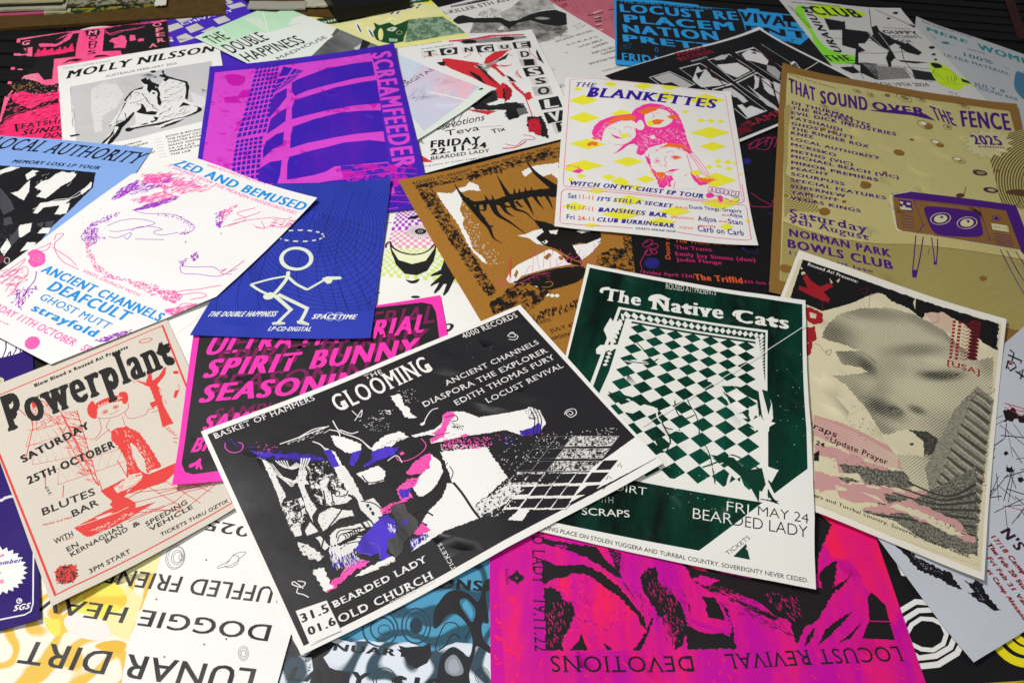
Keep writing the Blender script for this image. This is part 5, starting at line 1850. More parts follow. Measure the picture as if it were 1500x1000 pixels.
s.t('#1e1b1b','TICKETS THRU OZTIX',1131,151,1874,113,42,'b')
s.t('#1e1b1b','3PM START',404,143,811,150,51,'b')
s.t('#1e1b1b','SATURDAY',192,1822,906,1898,101,'k')
s.t('#1e1b1b','25TH OCTOBER',172,1506,1058,1487,104,'k')
s.t('#1e1b1b','Blow Blood x Roused At! Presents',553,2813,1579,2820,50,'k')
s.t('#1e1b1b','FROM THE UK',529,2615,927,2604,55,'S')
s.a = 'title_lettering'
s.t('#1e1b1b','Powerplant',168,2331,1984,2268,541,'B')
s.a = 'lettering'
s.t('#1e1b1b','EEE',300,1365,313,1251,27,'n')
s.done()

s = Sheet('pink_bordered_poster', 'hot pink bordered black poster with slanting pink block lettering, under the stick figure poster', 'poster', [(-0.39057, 0.65831), (-0.09684, 0.74766), (-0.03896, 0.49901), (-0.34468, 0.43819)], (309, 240), '#ff38b4', lifts=[(0, 1, 4, 70)])
s.a = 'printed_panel'
s.p('#252325','31 919 40 964 72 996 1136 930 1185 905 1198 849 1196 769 1175 116 78 49 44 66 24 116')
s.a = 'lettering'
s.t('#7c1f56','ULTRA MATERIAL',256,2065,2952,1962,292,'bi')
s.a = 'title_lettering'
s.t('#ff38b4','ULTRA MATERIAL',158,1921,2815,1833,284,'ki')
s.a = 'lettering'
s.t('#7c1f56','SPIRIT BUNNY',264,1677,2791,1592,287,'bi')
s.a = 'title_lettering'
s.t('#ff38b4','SPIRIT BUNNY',168,1541,2660,1468,281,'ki')
s.a = 'lettering'
s.t('#7c1f56','SEASONING',246,1286,2312,1228,262,'bi')
s.a = 'title_lettering'
s.t('#ff38b4','SEASONING',153,1157,2191,1107,257,'ki')
s.a = 'lettering'
s.t('#7c1f56','SAMPLE',324,836,1109,865,187,'bi')
s.t('#ff38b4','SAMPLE',231,739,1071,750,195,'ki')
s.t('#ff38b4','BRISBANE',139,441,1000,436,192,'ki')
s.a = 'logo_print'
s.p('#ff38b4','58 106 83 118 93 132 100 136 104 125 102 110 114 74 105 72 97 96 94 76 83 78 88 102 67 87 56 91')
s.done()

s = Sheet('stick_figure_poster', 'royal blue poster with a pale stick figure pointing, dashed halo and dark contour lines', 'poster', [(-0.36537, 0.95687), (-0.19388, 0.98094), (-0.17339, 0.66094), (-0.39057, 0.64599)], (195, 316), 'ink:#2a39a6:#3342b2:12:0.5:0', lifts=[(1, 0, 5, 80), (0, 1, 3, 70), (1, 1, 3, 60)])
s.a = 'contour_print'
s.l('#171b52',0.55,'377 957 379 941 373 929 363 918 351 914 336 920 321 930 310 942 305 959 305 975 309 987 317 998 330 1003 346 996 358 986 369 973',closed=1)
s.l('#171b52',0.55,'406 944 408 919 399 898 384 879 365 875 341 885 318 900 302 920 293 948 292 974 297 995 309 1014 331 1019 355 1008 376 993 393 972',closed=1)
s.l('#171b52',0.55,'435 932 437 898 423 867 403 844 377 840 345 852 315 869 294 898 282 937 279 972 284 1004 302 1030 332 1034 365 1020 393 1001 418 971',closed=1)
s.l('#171b52',0.55,'465 920 464 876 447 838 422 809 389 807 349 821 312 840 286 876 271 926 265 971 271 1014 294 1046 334 1048 375 1032 410 1009 443 970',closed=1)
s.l('#171b52',0.55,'493 909 491 856 470 808 440 776 400 775 352 789 310 811 279 856 259 915 250 971 257 1025 287 1061 336 1062 384 1045 428 1019 469 969',closed=1)
s.l('#171b52',0.55,'521 897 516 836 492 779 458 744 411 743 356 755 308 781 272 836 248 904 235 970 242 1036 281 1075 338 1074 394 1059 446 1029 495 967',closed=1)
s.l('#171b52',0.55,'548 885 540 815 514 749 476 714 421 712 361 721 307 752 265 818 235 893 218 971 228 1047 275 1087 340 1087 403 1076 466 1038 522 964',closed=1)
s.l('#171b52',0.55,'574 874 564 794 536 721 493 685 432 679 366 685 306 723 258 800 222 883 201 973 214 1057 269 1098 342 1102 412 1093 486 1047 548 961',closed=1)
s.l('#171b52',0.55,'599 863 587 773 558 694 511 657 443 645 371 648 306 696 251 782 208 873 184 974 202 1066 265 1107 343 1118 422 1112 507 1054 574 957',closed=1)
s.l('#171b52',0.55,'622 852 610 752 580 668 528 629 455 609 377 612 305 670 243 764 193 863 167 976 190 1073 260 1117 344 1137 432 1131 528 1059 600 953',closed=1)
s.l('#171b52',0.55,'645 841 633 731 602 645 545 600 466 571 383 576 304 646 234 746 177 853 150 978 180 1078 256 1128 344 1159 443 1149 550 1063 624 950',closed=1)
s.l('#171b52',0.55,'667 831 657 711 625 622 563 570 478 532 389 543 303 623 224 728 161 844 134 978 171 1082 251 1141 343 1183 455 1166 572 1065 647 948',closed=1)
s.l('#171b52',0.55,'689 820 681 692 648 599 580 537 489 492 394 511 301 600 214 708 145 834 120 977 163 1085 245 1156 342 1208 468 1179 594 1067 668 946',closed=1)
s.l('#171b52',0.55,'712 810 706 674 671 577 597 503 501 453 399 482 298 578 203 688 129 824 108 976 155 1088 237 1175 342 1232 482 1189 614 1069 688 946',closed=1)
s.l('#171b52',0.55,'735 799 732 657 694 553 613 466 512 415 404 455 295 554 192 666 115 814 97 973 147 1093 228 1197 342 1255 496 1196 633 1072 708 946',closed=1)
s.l('#171b52',0.55,'759 788 759 641 716 528 629 428 522 380 407 430 291 528 181 644 102 804 88 969 138 1100 218 1220 343 1274 510 1201 651 1077 727 947',closed=1)
s.l('#171b52',0.55,'784 778 787 625 738 500 645 389 531 349 410 406 287 500 171 622 90 794 80 964 128 1110 207 1245 345 1289 524 1205 668 1084 747 949',closed=1)
s.l('#171b52',0.55,'811 767 814 608 759 471 659 352 540 321 413 381 283 470 161 600 80 784 72 961 115 1122 196 1269 348 1300 537 1211 683 1094 767 950',closed=1)
s.l('#171b52',0.55,'840 757 842 591 779 439 672 317 548 296 416 354 280 438 152 579 72 773 65 958 101 1137 184 1289 351 1308 549 1219 698 1106 788 950',closed=1)
s.l('#171b52',0.55,'869 747 869 572 798 407 684 285 556 273 419 324 276 405 145 559 66 763 56 956 85 1154 173 1307 356 1313 560 1230 712 1120 811 949',closed=1)
s.l('#171b52',0.55,'900 736 894 553 815 374 696 258 563 250 422 291 273 371 138 541 60 753 45 957 66 1172 163 1319 360 1317 569 1246 727 1133 836 947',closed=1)
s.l('#171b52',0.55,'931 726 919 531 831 342 707 234 571 227 425 255 271 338 133 524 55 742 33 959 47 1188 155 1327 364 1324 578 1266 743 1146 863 942',closed=1)
s.l('#171b52',0.55,'961 715 941 509 845 313 718 212 579 201 428 217 269 308 130 508 51 732 18 963 27 1202 148 1332 367 1334 585 1290 761 1156 892 937',closed=1)
s.l('#171b52',0.55,'991 705 961 486 858 287 729 193 587 172 431 178 268 280 127 493 45 722 1 967 8 1212 142 1334 369 1349 592 1317 781 1163 922 930',closed=1)
s.l('#171b52',0.55,'1020 695 979 463 871 264 740 173 596 139 435 140 268 256 125 479 38 712 -18 972 -11 1218 137 1336 370 1371 600 1344 802 1167 954 924',closed=1)
s.l('#171b52',0.55,'1046 685 995 440 883 245 752 152 605 102 438 104 267 235 124 463 29 702 -39 975 -28 1220 133 1340 369 1398 609 1369 826 1167 985 918',closed=1)
s.l('#171b52',0.55,'386 966 742 822 1209 707')
s.l('#171b52',0.55,'390 956 757 751 1218 546')
s.l('#171b52',0.55,'392 945 763 679 1207 384')
s.l('#171b52',0.55,'392 935 759 610 1181 231')
s.l('#171b52',0.55,'391 926 747 545 1143 90')
s.l('#171b52',0.55,'387 918 728 488 1095 -34')
s.l('#171b52',0.55,'382 911 701 441 1038 -131')
s.l('#171b52',0.55,'375 907 668 406 976 -207')
s.l('#171b52',0.55,'367 904 631 385 907 -261')
s.l('#171b52',0.55,'358 903 589 379 835 -291')
s.l('#171b52',0.55,'349 905 543 387 759 -297')
s.l('#171b52',0.5,'653 1205 629 650 754 205')
s.l('#171b52',0.5,'545 1175 533 607 652 203')
s.l('#171b52',0.5,'441 1137 440 564 550 201')
s.l('#171b52',0.5,'342 1096 349 521 449 199')
s.l('#171b52',0.5,'245 1058 262 479 349 197')
s.l('#171b52',0.5,'150 1020 177 437 249 195')
s.l('#171b52',0.5,'58 984 95 395 149 193')
s.l('#171b52',0.5,'-32 947 16 352 50 192')
s.a = 'printed_panel'
s.p('ink:#2a39a6:#3342b2:12:0.5:0','-124 169 805 199 863 -166 -93 -74')
s.a = 'stick_figure'
s.l('#dde4cc',5.4,'407 592 407 556 391 527 364 511 330 512 295 528 266 558 249 595 248 631 262 660 291 676 327 675 363 659 392 629',closed=1)
s.l('#dde4cc',2.6,'438 775 436 763 425 753 406 743 381 737 351 732 318 731 284 734 251 739 223 747 199 758 183 770 175 782 176 794 186 805 205 814 231 820 262 823 296 823 331 821 364 815 393 808 416 798 431 787',closed=1,dash=4)
s.l('#dde4cc',4.8,'310 492 317 442 300 363 278 295')
s.l('#dde4cc',3.6,'319 456 237 433 150 391')
s.l('#dde4cc',3.6,'150 391 198 350 230 328 277 299')
s.l('#dde4cc',3.8,'323 446 374 392 437 349')
s.l('#dde4cc',3.4,'435 347 473 389 507 426')
s.l('#dde4cc',5,'289 304 347 243 396 191')
s.l('#dde4cc',4,'392 198 369 145 351 98')
s.l('#dde4cc',5,'304 312 396 252 469 205')
s.l('#dde4cc',4.2,'464 210 459 160 451 114')
s.p('#dde4cc','492 437 516 452 581 452 592 441 586 430 548 426 544 400 526 395 510 413')
s.p('#dde4cc','237 304 261 328 286 314 286 281 263 271 245 281',1)
s.p('#dde4cc','326 103 352 111 384 107 388 95 365 89 333 88')
s.p('#dde4cc','434 119 460 122 494 102 494 87 440 101')
s.l('#171b52',0.4,'333 95 381 97')
s.l('#171b52',0.4,'442 109 490 95')
s.a = 'lettering'
s.t('#e9ecdf','THE DOUBLE HAPPINESS',64,345,823,366,92,'ki')
s.t('#e9ecdf','SPACETIME',1241,338,1739,339,83,'ki')
s.t('#e9ecdf','LP·CD·DIGITAL',800,119,1267,125,70,'ki')
s.l('#e9ecdf',0.5,'601 153 600 140 596 131 588 125 578 125 569 130 562 140 557 152 558 164 562 174 570 180 580 180 589 175 597 165',closed=1)
s.l('#e9ecdf',0.5,'642 153 642 141 637 131 629 126 620 126 610 131 603 141 599 153 599 165 604 175 612 181 622 181 631 176 638 166',closed=1)
s.t('#171b52','RICE',1885,612,1889,728,19,'n')
s.done()

s = Sheet('pink_line_drawing_poster', 'white poster with pink and violet scratchy portrait and slanting sky blue lettering, left of centre', 'poster', [(-0.54084, 1.02102), (-0.29087, 0.91947), (-0.45193, 0.5512), (-0.70319, 0.67147)], (274, 394), '#eceae9', lifts=[(1, 0, 5, 100)], cuts=[(57.0, 396.3, 1.5, 319.5), (139.9, -72.2, 243.4, 120.7)])
s.a = 'title_lettering'
s.t('#1f90dc','HAZED AND BEMUSED',11,3630,2704,3625,164,'k')
s.a = 'lettering'
s.t('#ff62b0','4000 RECORDS PRESENTS',802,3851,1825,3907,49,'b')
s.t('#ff62b0','CRAZY SOUNDS FROM THE MEANJIN UNDERGROUND',56,3562,2653,3524,59,'b')
s.t('#ff62b0','VINYL LAUNCH WITH',918,1314,1857,1328,50,'b')
s.t('#ff62b0','OZTIX',559,167,870,187,26,'b')
s.t('#1f90dc','ANCIENT CHANNELS',456,1055,2393,1118,136,'k')
s.t('#1f90dc','DEAFCULT',776,858,2035,921,160,'k')
s.t('#1f90dc','GHOST MUTT',827,687,1942,717,108,'b')
s.t('#1f90dc','strayfold',890,502,1901,548,115,'k')
s.t('#ff62b0','SATURDAY 11TH OCTOBER   SEASON',163,284,2373,338,101,'b')
s.a = 'logo_print'
s.p('#ff62b0','550 83 566 71 575 55 577 39 571 26 557 18 540 17 521 22 506 34 496 49 494 66 500 79 514 87 531 89',1)
s.t('#e05c9c','4000',1308,91,1389,169,32,'r')
s.a = 'ink_specks'
s.d('#ff62b0',150,'51 1303 149 1377 254 1412 495 1410 472 1342 353 1296 231 1284 118 1259',9,1.4,62,2)
s.d('#ff62b0',150,'163 1285 288 1372 441 1380 375 1271 247 1236',9,1.4,61,3)
s.d('#a82cc8',150,'77 1074 83 1239 210 1369 251 1353 189 1182',9,1.4,62,4)
s.d('#ff62b0',150,'167 1090 264 1246 368 1249 319 1184 222 1087',9,1.4,63,5)
s.d('#a82cc8',195,'75 1034 45 1135 71 1252 114 1176 111 1094 89 1033',7.5,1.16,89,7)
s.d('#a82cc8',180,'233 1019 272 1119 368 1249 371 1214 304 1083',8.8,1.16,60,8)
s.d('#ff62b0',135,'69 1313 217 1392 220 1297 113 1236',8.8,1.59,60,18)
s.d('#a82cc8',135,'145 891 190 982 211 932 183 879 161 848 202 752 293 790 272 760 208 720 138 765 127 828',4.0,1.59,None,9)
s.d('#a82cc8',195,'146 770 182 826 269 723 250 678 154 722',2.8,1.3,None,11)
s.d('#ff62b0',285,'208 720 238 722 287 666 385 607 492 588 603 602 765 640 822 606 809 569 624 581 482 549 343 598 253 662',3.8,1.45,None,12)
s.d('#ff62b0',165,'769 610 879 650 941 635 944 579 877 574',5.0,1.3,None,13)
s.d('#ff62b0',105,'923 525 1044 627 1052 591 989 504',7.5,1.45,53,14)
s.d('#8a7ca0',40,'21 855 135 1013 304 779 218 658',1.4,0.7,None,21)
s.a = 'drawing'
s.l('#a82cc8',0.8,'283 801 325 810 359 883 379 834 347 841')
s.l('#a82cc8',0.8,'218 856 243 925 313 988 409 1010 388 962 327 890 289 848 254 832')
s.l('#a82cc8',0.8,'348 894 360 937 413 977 479 989 455 958 471 941 519 959 572 1014')
s.l('#a82cc8',0.8,'249 1030 314 1043 398 1094 469 1116 540 1110 619 1089 621 1031 583 1002')
s.l('#a82cc8',0.8,'769 803 818 770 892 797 999 828 1028 879 1051 923')
s.l('#a82cc8',0.8,'764 808 836 832 921 875 976 869')
s.l('#a82cc8',0.8,'411 854 545 930')
s.a = 'ink_specks'
s.d('#a82cc8',75,'351 1075 473 1127 596 1104 617 1080 623 1014 578 1008 594 1077 476 1093 375 1062',2.5,1.45,None,15)
s.d('#a82cc8',45,'760 896 770 934 810 904 803 868',3.8,1.74,121,16)
s.d('#a82cc8',90,'643 1232 677 1284 754 1145 721 1146',4.4,1.45,None,17)
s.d('#a82cc8',30,'734 834 762 873 782 809',3.0,1.16,None,36)
s.d('#ff62b0',90,'651 1253 685 1306 710 1354 717 1267 733 1186',3.8,1.3,None,22)
s.a = 'drawing'
s.l('#ff62b0',1,'759 1155 807 1220 879 1288 962 1341')
s.l('#ff62b0',1,'782 1173 832 1267 754 1284 816 1367')
s.l('#ff62b0',1,'920 1237 976 1245 918 1288')
s.l('#ff62b0',1,'981 863 1001 897 999 856 1054 876')
s.l('#ff62b0',1,'1028 879 1034 930 1044 991')
s.l('#ff62b0',1,'865 613 912 667 988 717 1061 784')
s.l('#ff62b0',1,'907 619 990 688 1049 688 993 631')
s.l('#ff62b0',1,'1052 618 977 595 980 540')
s.l('#ff62b0',1,'982 499 1046 493 1047 440')
s.l('#ff62b0',1,'61 634 36 670 63 695 75 659 83 612 146 565 232 532 339 529')
s.l('#ff62b0',1,'97 587 143 580 235 567 309 545')
s.l('#ff62b0',1,'778 1224 839 1306 866 1353')
s.l('#ff62b0',1,'1006 485 1014 503 1066 477 1074 435')
s.l('#ff62b0',1,'964 1342 1031 1354 1058 1383')
s.l('#ff62b0',1,'985 1282 1055 1289 1096 1333')
s.a = 'ink_specks'
s.d('#ff62b0',60,'974 1329 1114 1375 1132 1317 995 1270',5.0,1.16,32,23)
s.a = 'drawing'
s.l('#ff62b0',0.6,'897 1244 948 1233 995 1270 994 1303')
s.a = 'rose_print'
s.p('#ff62b0','21 492 27 529 90 532 149 484 134 430 76 441 57 471',1,rag=0.6)
s.l('#ff9aca',0.6,'85 463 66 493 85 512 114 497 120 467 93 468')
s.l('#ff9aca',0.6,'90 483 97 495 109 480')
s.a = 'drawing'
s.l('#ff62b0',0.8,'28 479 35 534 54 578 61 608 84 562 63 533')
s.l('#ff62b0',0.8,'34 320 38 387 42 454 62 401 55 348')
s.l('#ff62b0',0.8,'56 301 55 348 86 367 87 320 77 283')
s.l('#ff62b0',0.8,'80 269 87 320 81 396 105 409 148 370 158 314 177 263')
s.l('#ff62b0',0.8,'148 232 130 282 174 277 187 209')
s.l('#ff62b0',0.8,'193 227 193 272 248 258 257 204')
s.l('#ff62b0',0.8,'8 321 28 349')
s.a = 'ink_specks'
s.d('#ff62b0',90,'18 311 86 415 180 342 172 245 104 236',6,0.8,82,24)
s.d('#a82cc8',90,'214 299 259 340 274 303 303 186 234 191 187 254',5,0.9,115,25)
s.d('#a82cc8',90,'781 210 837 295 895 355 891 312 824 214',5,1.1,62,26)
s.a = 'drawing'
s.l('#a82cc8',1,'166 413 212 360 232 294 258 248 240 299 280 321')
s.l('#a82cc8',0.9,'242 240 275 199 321 181')
s.a = 'illustration'
s.p('#77707c','790 1110 791 1108 791 1107 790 1106 789 1105 787 1105 786 1106 784 1108 783 1109 783 1111 783 1112 785 1113 786 1112 788 1112',1)
s.p('#77707c','665 970 666 968 667 966 666 964 664 964 662 964 660 965 658 967 656 969 656 971 656 973 658 973 660 973 662 972',1)
s.p('#77707c','951 448 952 447 952 445 951 444 950 444 949 444 947 444 946 445 945 447 945 448 945 449 946 450 948 450 949 449',1)
s.done()

s = Sheet('kraft_poster', 'brown kraft poster with spiky black band logo, white splashes and a scribbled black border', 'poster', [(-0.18288, 0.97465), (0.07767, 1.1232), (0.2693, 0.75268), (0.00671, 0.61521)], (298, 412), 'card:#9a6824:#b07a34:420', lifts=[(0, 0, 5, 90)])
s.a = 'printed_border'
s.p('blot:#1f1b18:#a57030:150:0.5','76 1568 831 1594 1173 1595 1171 1492 796 1524 158 1525 165 593 118 546 102 605',rag=1)
s.d('#1b1816',260,'76 1568 170 1547 164 578 103 560',8,1.6,None,4)
s.d('#9c6824',90,'82 1552 159 1528 146 586 120 597',6,0.8,None,6)
s.d('#1b1816',170,'89 1572 829 1591 1164 1577 1149 1501 191 1536',8,1.3,-43,5)
s.d('#1b1816',70,'418 1566 641 1569 622 1500 407 1513',7,2.4,-106,7)
s.a = 'lettering'
s.t('#1f1b18','ROUSED AT! PRESENTS',182,3943,1157,3977,68,'b')
s.t('#1f1b18','from the depths of the Triffid',1245,3989,2538,3995,70,'b')
s.a = 'illustration'
s.p('#f0eeea','175 1469 254 1431 302 1460 364 1465 402 1498 433 1456 429 1391 370 1424 309 1420 289 1344 241 1272 241 1203 206 1147 201 1029 183 936 209 842 205 795 188 818 170 958 186 1155 174 1351',rag=1)
s.a = 'ink_specks'
s.d('#f0eeea',110,'282 1328 336 1289 284 1063 299 771 228 737 168 876 197 1099',3.4,1.2,None,8)
s.a = 'illustration'
s.p('#f0eeea','735 1465 823 1488 991 1460 917 1293 897 1380 828 1369 799 1439 733 1408',rag=1.2)
s.a = 'band_logo'
s.l('#1b1816',(0.3, 9.0),'307 1516 305 1412 314 1334')
s.l('#1b1816',(10.8, 0.3),'314 1362 330 1167 338 1067 326 977 354 914')
s.l('#1b1816',(5.4, 12.6),'302 1391 343 1305 427 1280 488 1255')
s.l('#1b1816',(12.6, 14.4),'478 1259 590 1266 684 1256 774 1238 886 1210')
s.l('#1b1816',(0.3, 9.0),'582 1500 570 1380 562 1279')
s.l('#1b1816',(0.3, 16.2),'810 1572 810 1435 833 1329 865 1219')
s.l('#1b1816',(10.8, 0.3),'447 1272 432 1160 470 1063 514 922')
s.l('#1b1816',(9.0, 0.3),'494 1243 489 1154 516 1097')
s.l('#1b1816',(9.0, 0.3),'563 1260 548 1164 588 1110 607 1014')
s.l('#1b1816',(9.0, 0.3),'645 1252 636 1153 623 1063')
s.l('#1b1816',(7.2, 0.3),'705 1237 701 1155 705 1089')
s.l('#1b1816',(7.2, 0.3),'775 1228 768 1147 753 1070')
s.l('#1b1816',(7.2, 0.3),'404 1281 376 1219 333 1255')
s.l('#1b1816',(7.2, 0.3),'363 1297 340 1216 353 1140')
s.l('#1b1816',(0.2, 5.4),'435 1351 429 1298')
s.l('#1b1816',(0.2, 5.4),'476 1334 461 1275')
s.l('#1b1816',(0.2, 5.4),'628 1345 599 1272')
s.l('#1b1816',(0.2, 5.4),'654 1329 630 1268')
s.l('#1b1816',(0.2, 5.4),'694 1328 668 1262')
s.l('#1b1816',(0.2, 5.4),'730 1313 702 1248')
s.l('#1b1816',(5.4, 0.3),'336 1076 359 1075 357 1059')
s.l('#1b1816',(9.0, 0.3),'491 1263 510 1199 574 1181')
s.l('#1b1816',(5.4, 0.3),'582 1223 590 1164 606 1172')
s.p('#1b1816','502 1286 601 1290 695 1279 786 1261 882 1250 837 1165 754 1199 668 1224 576 1235 474 1224 416 1254',rag=2)
s.a = 'illustration'
s.p('#1b1816','604 1032 652 995 690 953 702 905 704 853 717 797 714 748 706 645 698 609 661 648 640 697 613 757 575 797 556 829 538 886 605 927',rag=0.5)
s.p('#f0eeea','461 945 503 935 561 945 613 942 612 916 548 882 559 811 527 841 509 899 476 927',rag=0.5)
s.p('#f0eeea','563 839 591 848 599 831 576 817',rag=0.4)
s.p('#1b1816','584 834 582 831 579 829 576 829 574 830 572 832 572 835 573 839 575 841 578 843 581 844 583 843 585 840 585 837',1)
s.p('#1b1816','696 917 824 863 938 823 876 713 815 714 764 752 718 755 697 805 699 855',rag=0.8)
s.p('#f0eeea','787 850 839 845 870 814 812 818',rag=0.6)
s.p('#f0eeea','645 911 698 898 670 867 644 886',rag=0.6)
s.p('#f0eeea','252 645 296 692 355 723 457 746 574 772 602 736 628 653 643 615 525 631 414 636 336 636 272 593 250 617',rag=0.4)
s.p('#f0eeea','714 748 876 713 782 654 705 622 705 686',rag=0.6)
s.p('#f0eeea','801 732 891 741 882 724 811 708',rag=0.4)
s.p('#1b1816','256 606 352 622 420 625 531 620 623 599 684 583 688 549 651 503 593 480 502 478 415 482 372 507 357 543 314 591',rag=0.6)
s.a = 'drawing'
s.l('#9c6824',1.4,'400 518 437 503 465 515 465 537 434 542')
s.a = 'illustration'
s.p('#1b1816','621 704 657 641 694 602 674 587 618 633',rag=0.6)
s.p('#9c6824','302 658 335 692 335 668 299 628',rag=0.4)
s.p('#9c6824','514 723 560 745 568 726 523 695',rag=0.4)
s.p('#9c6824','594 699 622 696 613 667 590 668',rag=0.4)
s.p('#f0eeea','379 522 372 516 362 515 356 522 357 531 364 538 373 538 380 532',1)
s.p('#f0eeea','385 496 378 489 369 489 363 495 363 504 371 511 380 511 386 505',1)
s.p('#f0eeea','398 470 390 463 381 463 375 469 376 478 383 485 392 485 398 479',1)
s.p('#f0eeea','414 450 407 443 397 443 391 449 392 458 399 465 409 465 415 459',1)
s.p('#f0eeea','435 434 428 428 418 427 412 434 413 443 420 449 429 450 436 443',1)
s.p('#f0eeea','459 425 451 418 442 418 436 424 437 433 444 440 453 440 460 434',1)
s.a = 'vein_print'
s.l('#f04c96',0.6,'170 632 214 633 235 608 271 640')
s.l('#f04c96',0.6,'204 683 227 650 238 615')
s.l('#f04c96',0.6,'193 611 223 606')
s.l('#f04c96',0.6,'348 816 310 718 264 658')
s.l('#f04c96',0.6,'408 646 452 724 472 781')
s.l('#f04c96',0.6,'452 644 484 743 546 833')
s.l('#f04c96',0.6,'477 649 536 755 559 778')
s.l('#f04c96',0.6,'515 634 537 689 579 737 595 780')
s.l('#f04c96',0.6,'553 619 571 676 613 691 632 749')
s.l('#f04c96',0.6,'598 617 642 679 676 698')
s.l('#f04c96',0.6,'629 589 647 645 695 658 738 705')
s.l('#f04c96',0.6,'677 570 695 626 745 653')
s.l('#f04c96',0.6,'767 628 816 673 828 717')
s.l('#f04c96',0.6,'272 593 339 596 414 612 486 599')
s.l('#f04c96',0.6,'534 627 593 651 671 668')
s.l('#f04c96',0.6,'358 635 402 680 423 688')
s.l('#f04c96',0.6,'674 587 733 610 772 594')
s.d('#ef4c80',46,'259 660 371 661 534 627 494 549 265 580',2.4,0.8,None,13)
s.p('#c0503c','314 716 297 682 283 655 274 641 271 642 276 658 287 686 303 721 320 756 335 784 344 798 347 797 342 781 330 752',1)
s.a = 'printed_border'
s.p('blot:#1f1b18:#9c6824:120:0.5','799 629 924 640 1012 586 919 421 756 429 626 482 756 552',rag=2)
s.p('blot:#1f1b18:#9c6824:130:0.5','211 574 307 595 355 560 277 443 263 392 154 451',rag=2)
s.p('blot:#1f1b18:#9c6824:130:0.5','1024 730 1083 705 1010 571 973 603',rag=2)
s.a = 'lettering'
s.d('#1b1816',120,'245 356 351 356 560 361 528 302 336 306 240 303',7,1.6,-104,15)
s.t('#1f1b18','WITH GUESTS',422,710,835,691,51,'b')
s.t('#1f1b18','JULY 4TH',739,513,1179,495,61,'b')
s.t('#1f1b18','FREE INFORMATION',548,390,1110,368,59,'b')
s.a = 'printed_border'
s.p('blot:#1f1b18:#9c6824:110:0.5','95 519 156 537 218 556 330 570 435 468 232 362 198 447 75 427',rag=2)
s.d('#1b1816',60,'95 519 188 538 143 441 80 439',6,2,None,15)
s.done()

s = Sheet('black_neon_poster', 'black poster with orange and pink sans lettering and neon scribbles, below the diamond poster', 'poster', [(0.15276, 1.29787), (0.46568, 1.26276), (0.39629, 0.77635), (0.16101, 0.81167)], (276, 489), '#141315')
s.a = 'lettering'
s.t('#dc5a2c','The Triffid Garden',698,799,1663,938,78,'b')
s.a = 'title_lettering'
s.t('#dc5a2c','The Triffid',952,65,1712,174,115,'k')
s.a = 'lettering'
s.t('#dc5a2c','Doors 6pm',594,401,615,1063,79,'b')
s.t('#c8286e','The Trams',695,651,1270,736,77,'b')
s.t('#c8286e','Emily Joy Simms (duo)',689,509,1938,662,80,'b')
s.t('#c8286e','Jodie Flange',688,393,1405,486,75,'b')
s.t('#c8286e','Friday April 12th',140,14,941,98,64,'b')
s.t('#c8286e','$25 4zzz subs',1733,193,2276,258,50,'b')
s.a = 'drawing'
s.l('#c8286e',0.9,'107 281 71 257 80 229 115 253 136 296 108 297 84 275')
s.l('#c8286e',0.9,'115 253 157 278 165 249 130 223 109 236')
s.l('#c8286e',0.9,'102 219 76 176 103 167 123 201 108 228')
s.l('#c8286e',0.9,'107 213 138 183 157 209 124 224')
s.l('#c8286e',0.9,'95 203 61 136 41 88 48 47 34 8')
s.l('#c8286e',0.9,'790 1389 848 1466 937 1532 867 1430 799 1351 825 1439 870 1482 843 1383 908 1380 946 1493 926 1529 899 1419')
s.l('#c8286e',0.9,'785 888 835 837 907 782 788 759 769 807')
s.l('#c8286e',0.9,'922 854 909 817 930 804')
s.l('#c8286e',0.9,'933 1448 959 1538 973 1500 953 1413')
s.a = 'illustration'
s.p('#26247c','165 115 158 94 144 76 124 63 103 59 84 63 72 76 69 94 75 114 90 133 110 145 131 150 150 146 162 133',1)
s.p('#26247c','804 1224 800 1210 792 1197 780 1188 768 1185 756 1189 749 1197 747 1210 750 1224 759 1237 771 1246 783 1249 794 1246 802 1237',1)
s.a = 'drawing'
s.l('#26307c',1,'679 384 720 347 785 344 788 390 734 395 699 358')
s.l('#26307c',1,'872 724 903 697 882 709')
s.l('#26307c',1,'700 373 740 328')
s.done()

s = Sheet('film_strip_poster', 'black poster with white border and slanting strips of black and white photographs', 'poster', [(0.12962, 1.30073), (0.44337, 1.52942), (0.60906, 1.33577), (0.30867, 1.10393)], (384, 260), '#e4e2e0', lifts=[(1, 0, 4, 70)])
s.a = 'printed_panel'
s.p('#161517','23 1042 1514 1008 1511 17 610 22 79 27')
s.a = 'photo_print'
s.p('#d8d6d4','262 865 444 858 483 646 246 633')
s.p('#1c1b1c','266 859 439 851 477 650 253 640')
s.p('#b8b6b4','289 849 432 846 458 649 370 646 354 743 287 761',rag=0.5)
s.p('#d8d6d4','533 854 725 843 721 537 503 525')
s.p('#1c1b1c','535 845 718 833 717 545 510 534')
s.p('#d4d2d0','505 697 677 817 650 755 697 757 657 660 702 548 623 557 491 597 496 659',rag=0.5)
s.p('#1c1b1c','582 745 670 745 543 677',rag=0.5)
s.p('#d8d6d4','541 548 725 535 671 167 466 169')
s.p('#1c1b1c','542 537 717 524 670 177 475 179')
s.p('#d4d2d0','604 511 682 501 671 382 634 268 598 289 620 389 572 440',rag=0.5)
s.p('#e0dedc','545 321 613 302 652 179 488 177',rag=0.5)
s.p('#1c1b1c','587 318 662 319 658 276 568 262',rag=0.5)
s.p('#d8d6d4','815 857 1036 857 1016 586 763 549')
s.p('#1c1b1c','818 849 1027 848 1012 592 772 558')
s.p('#e0dedc','819 773 988 731 988 603 822 576 793 662',rag=0.5)
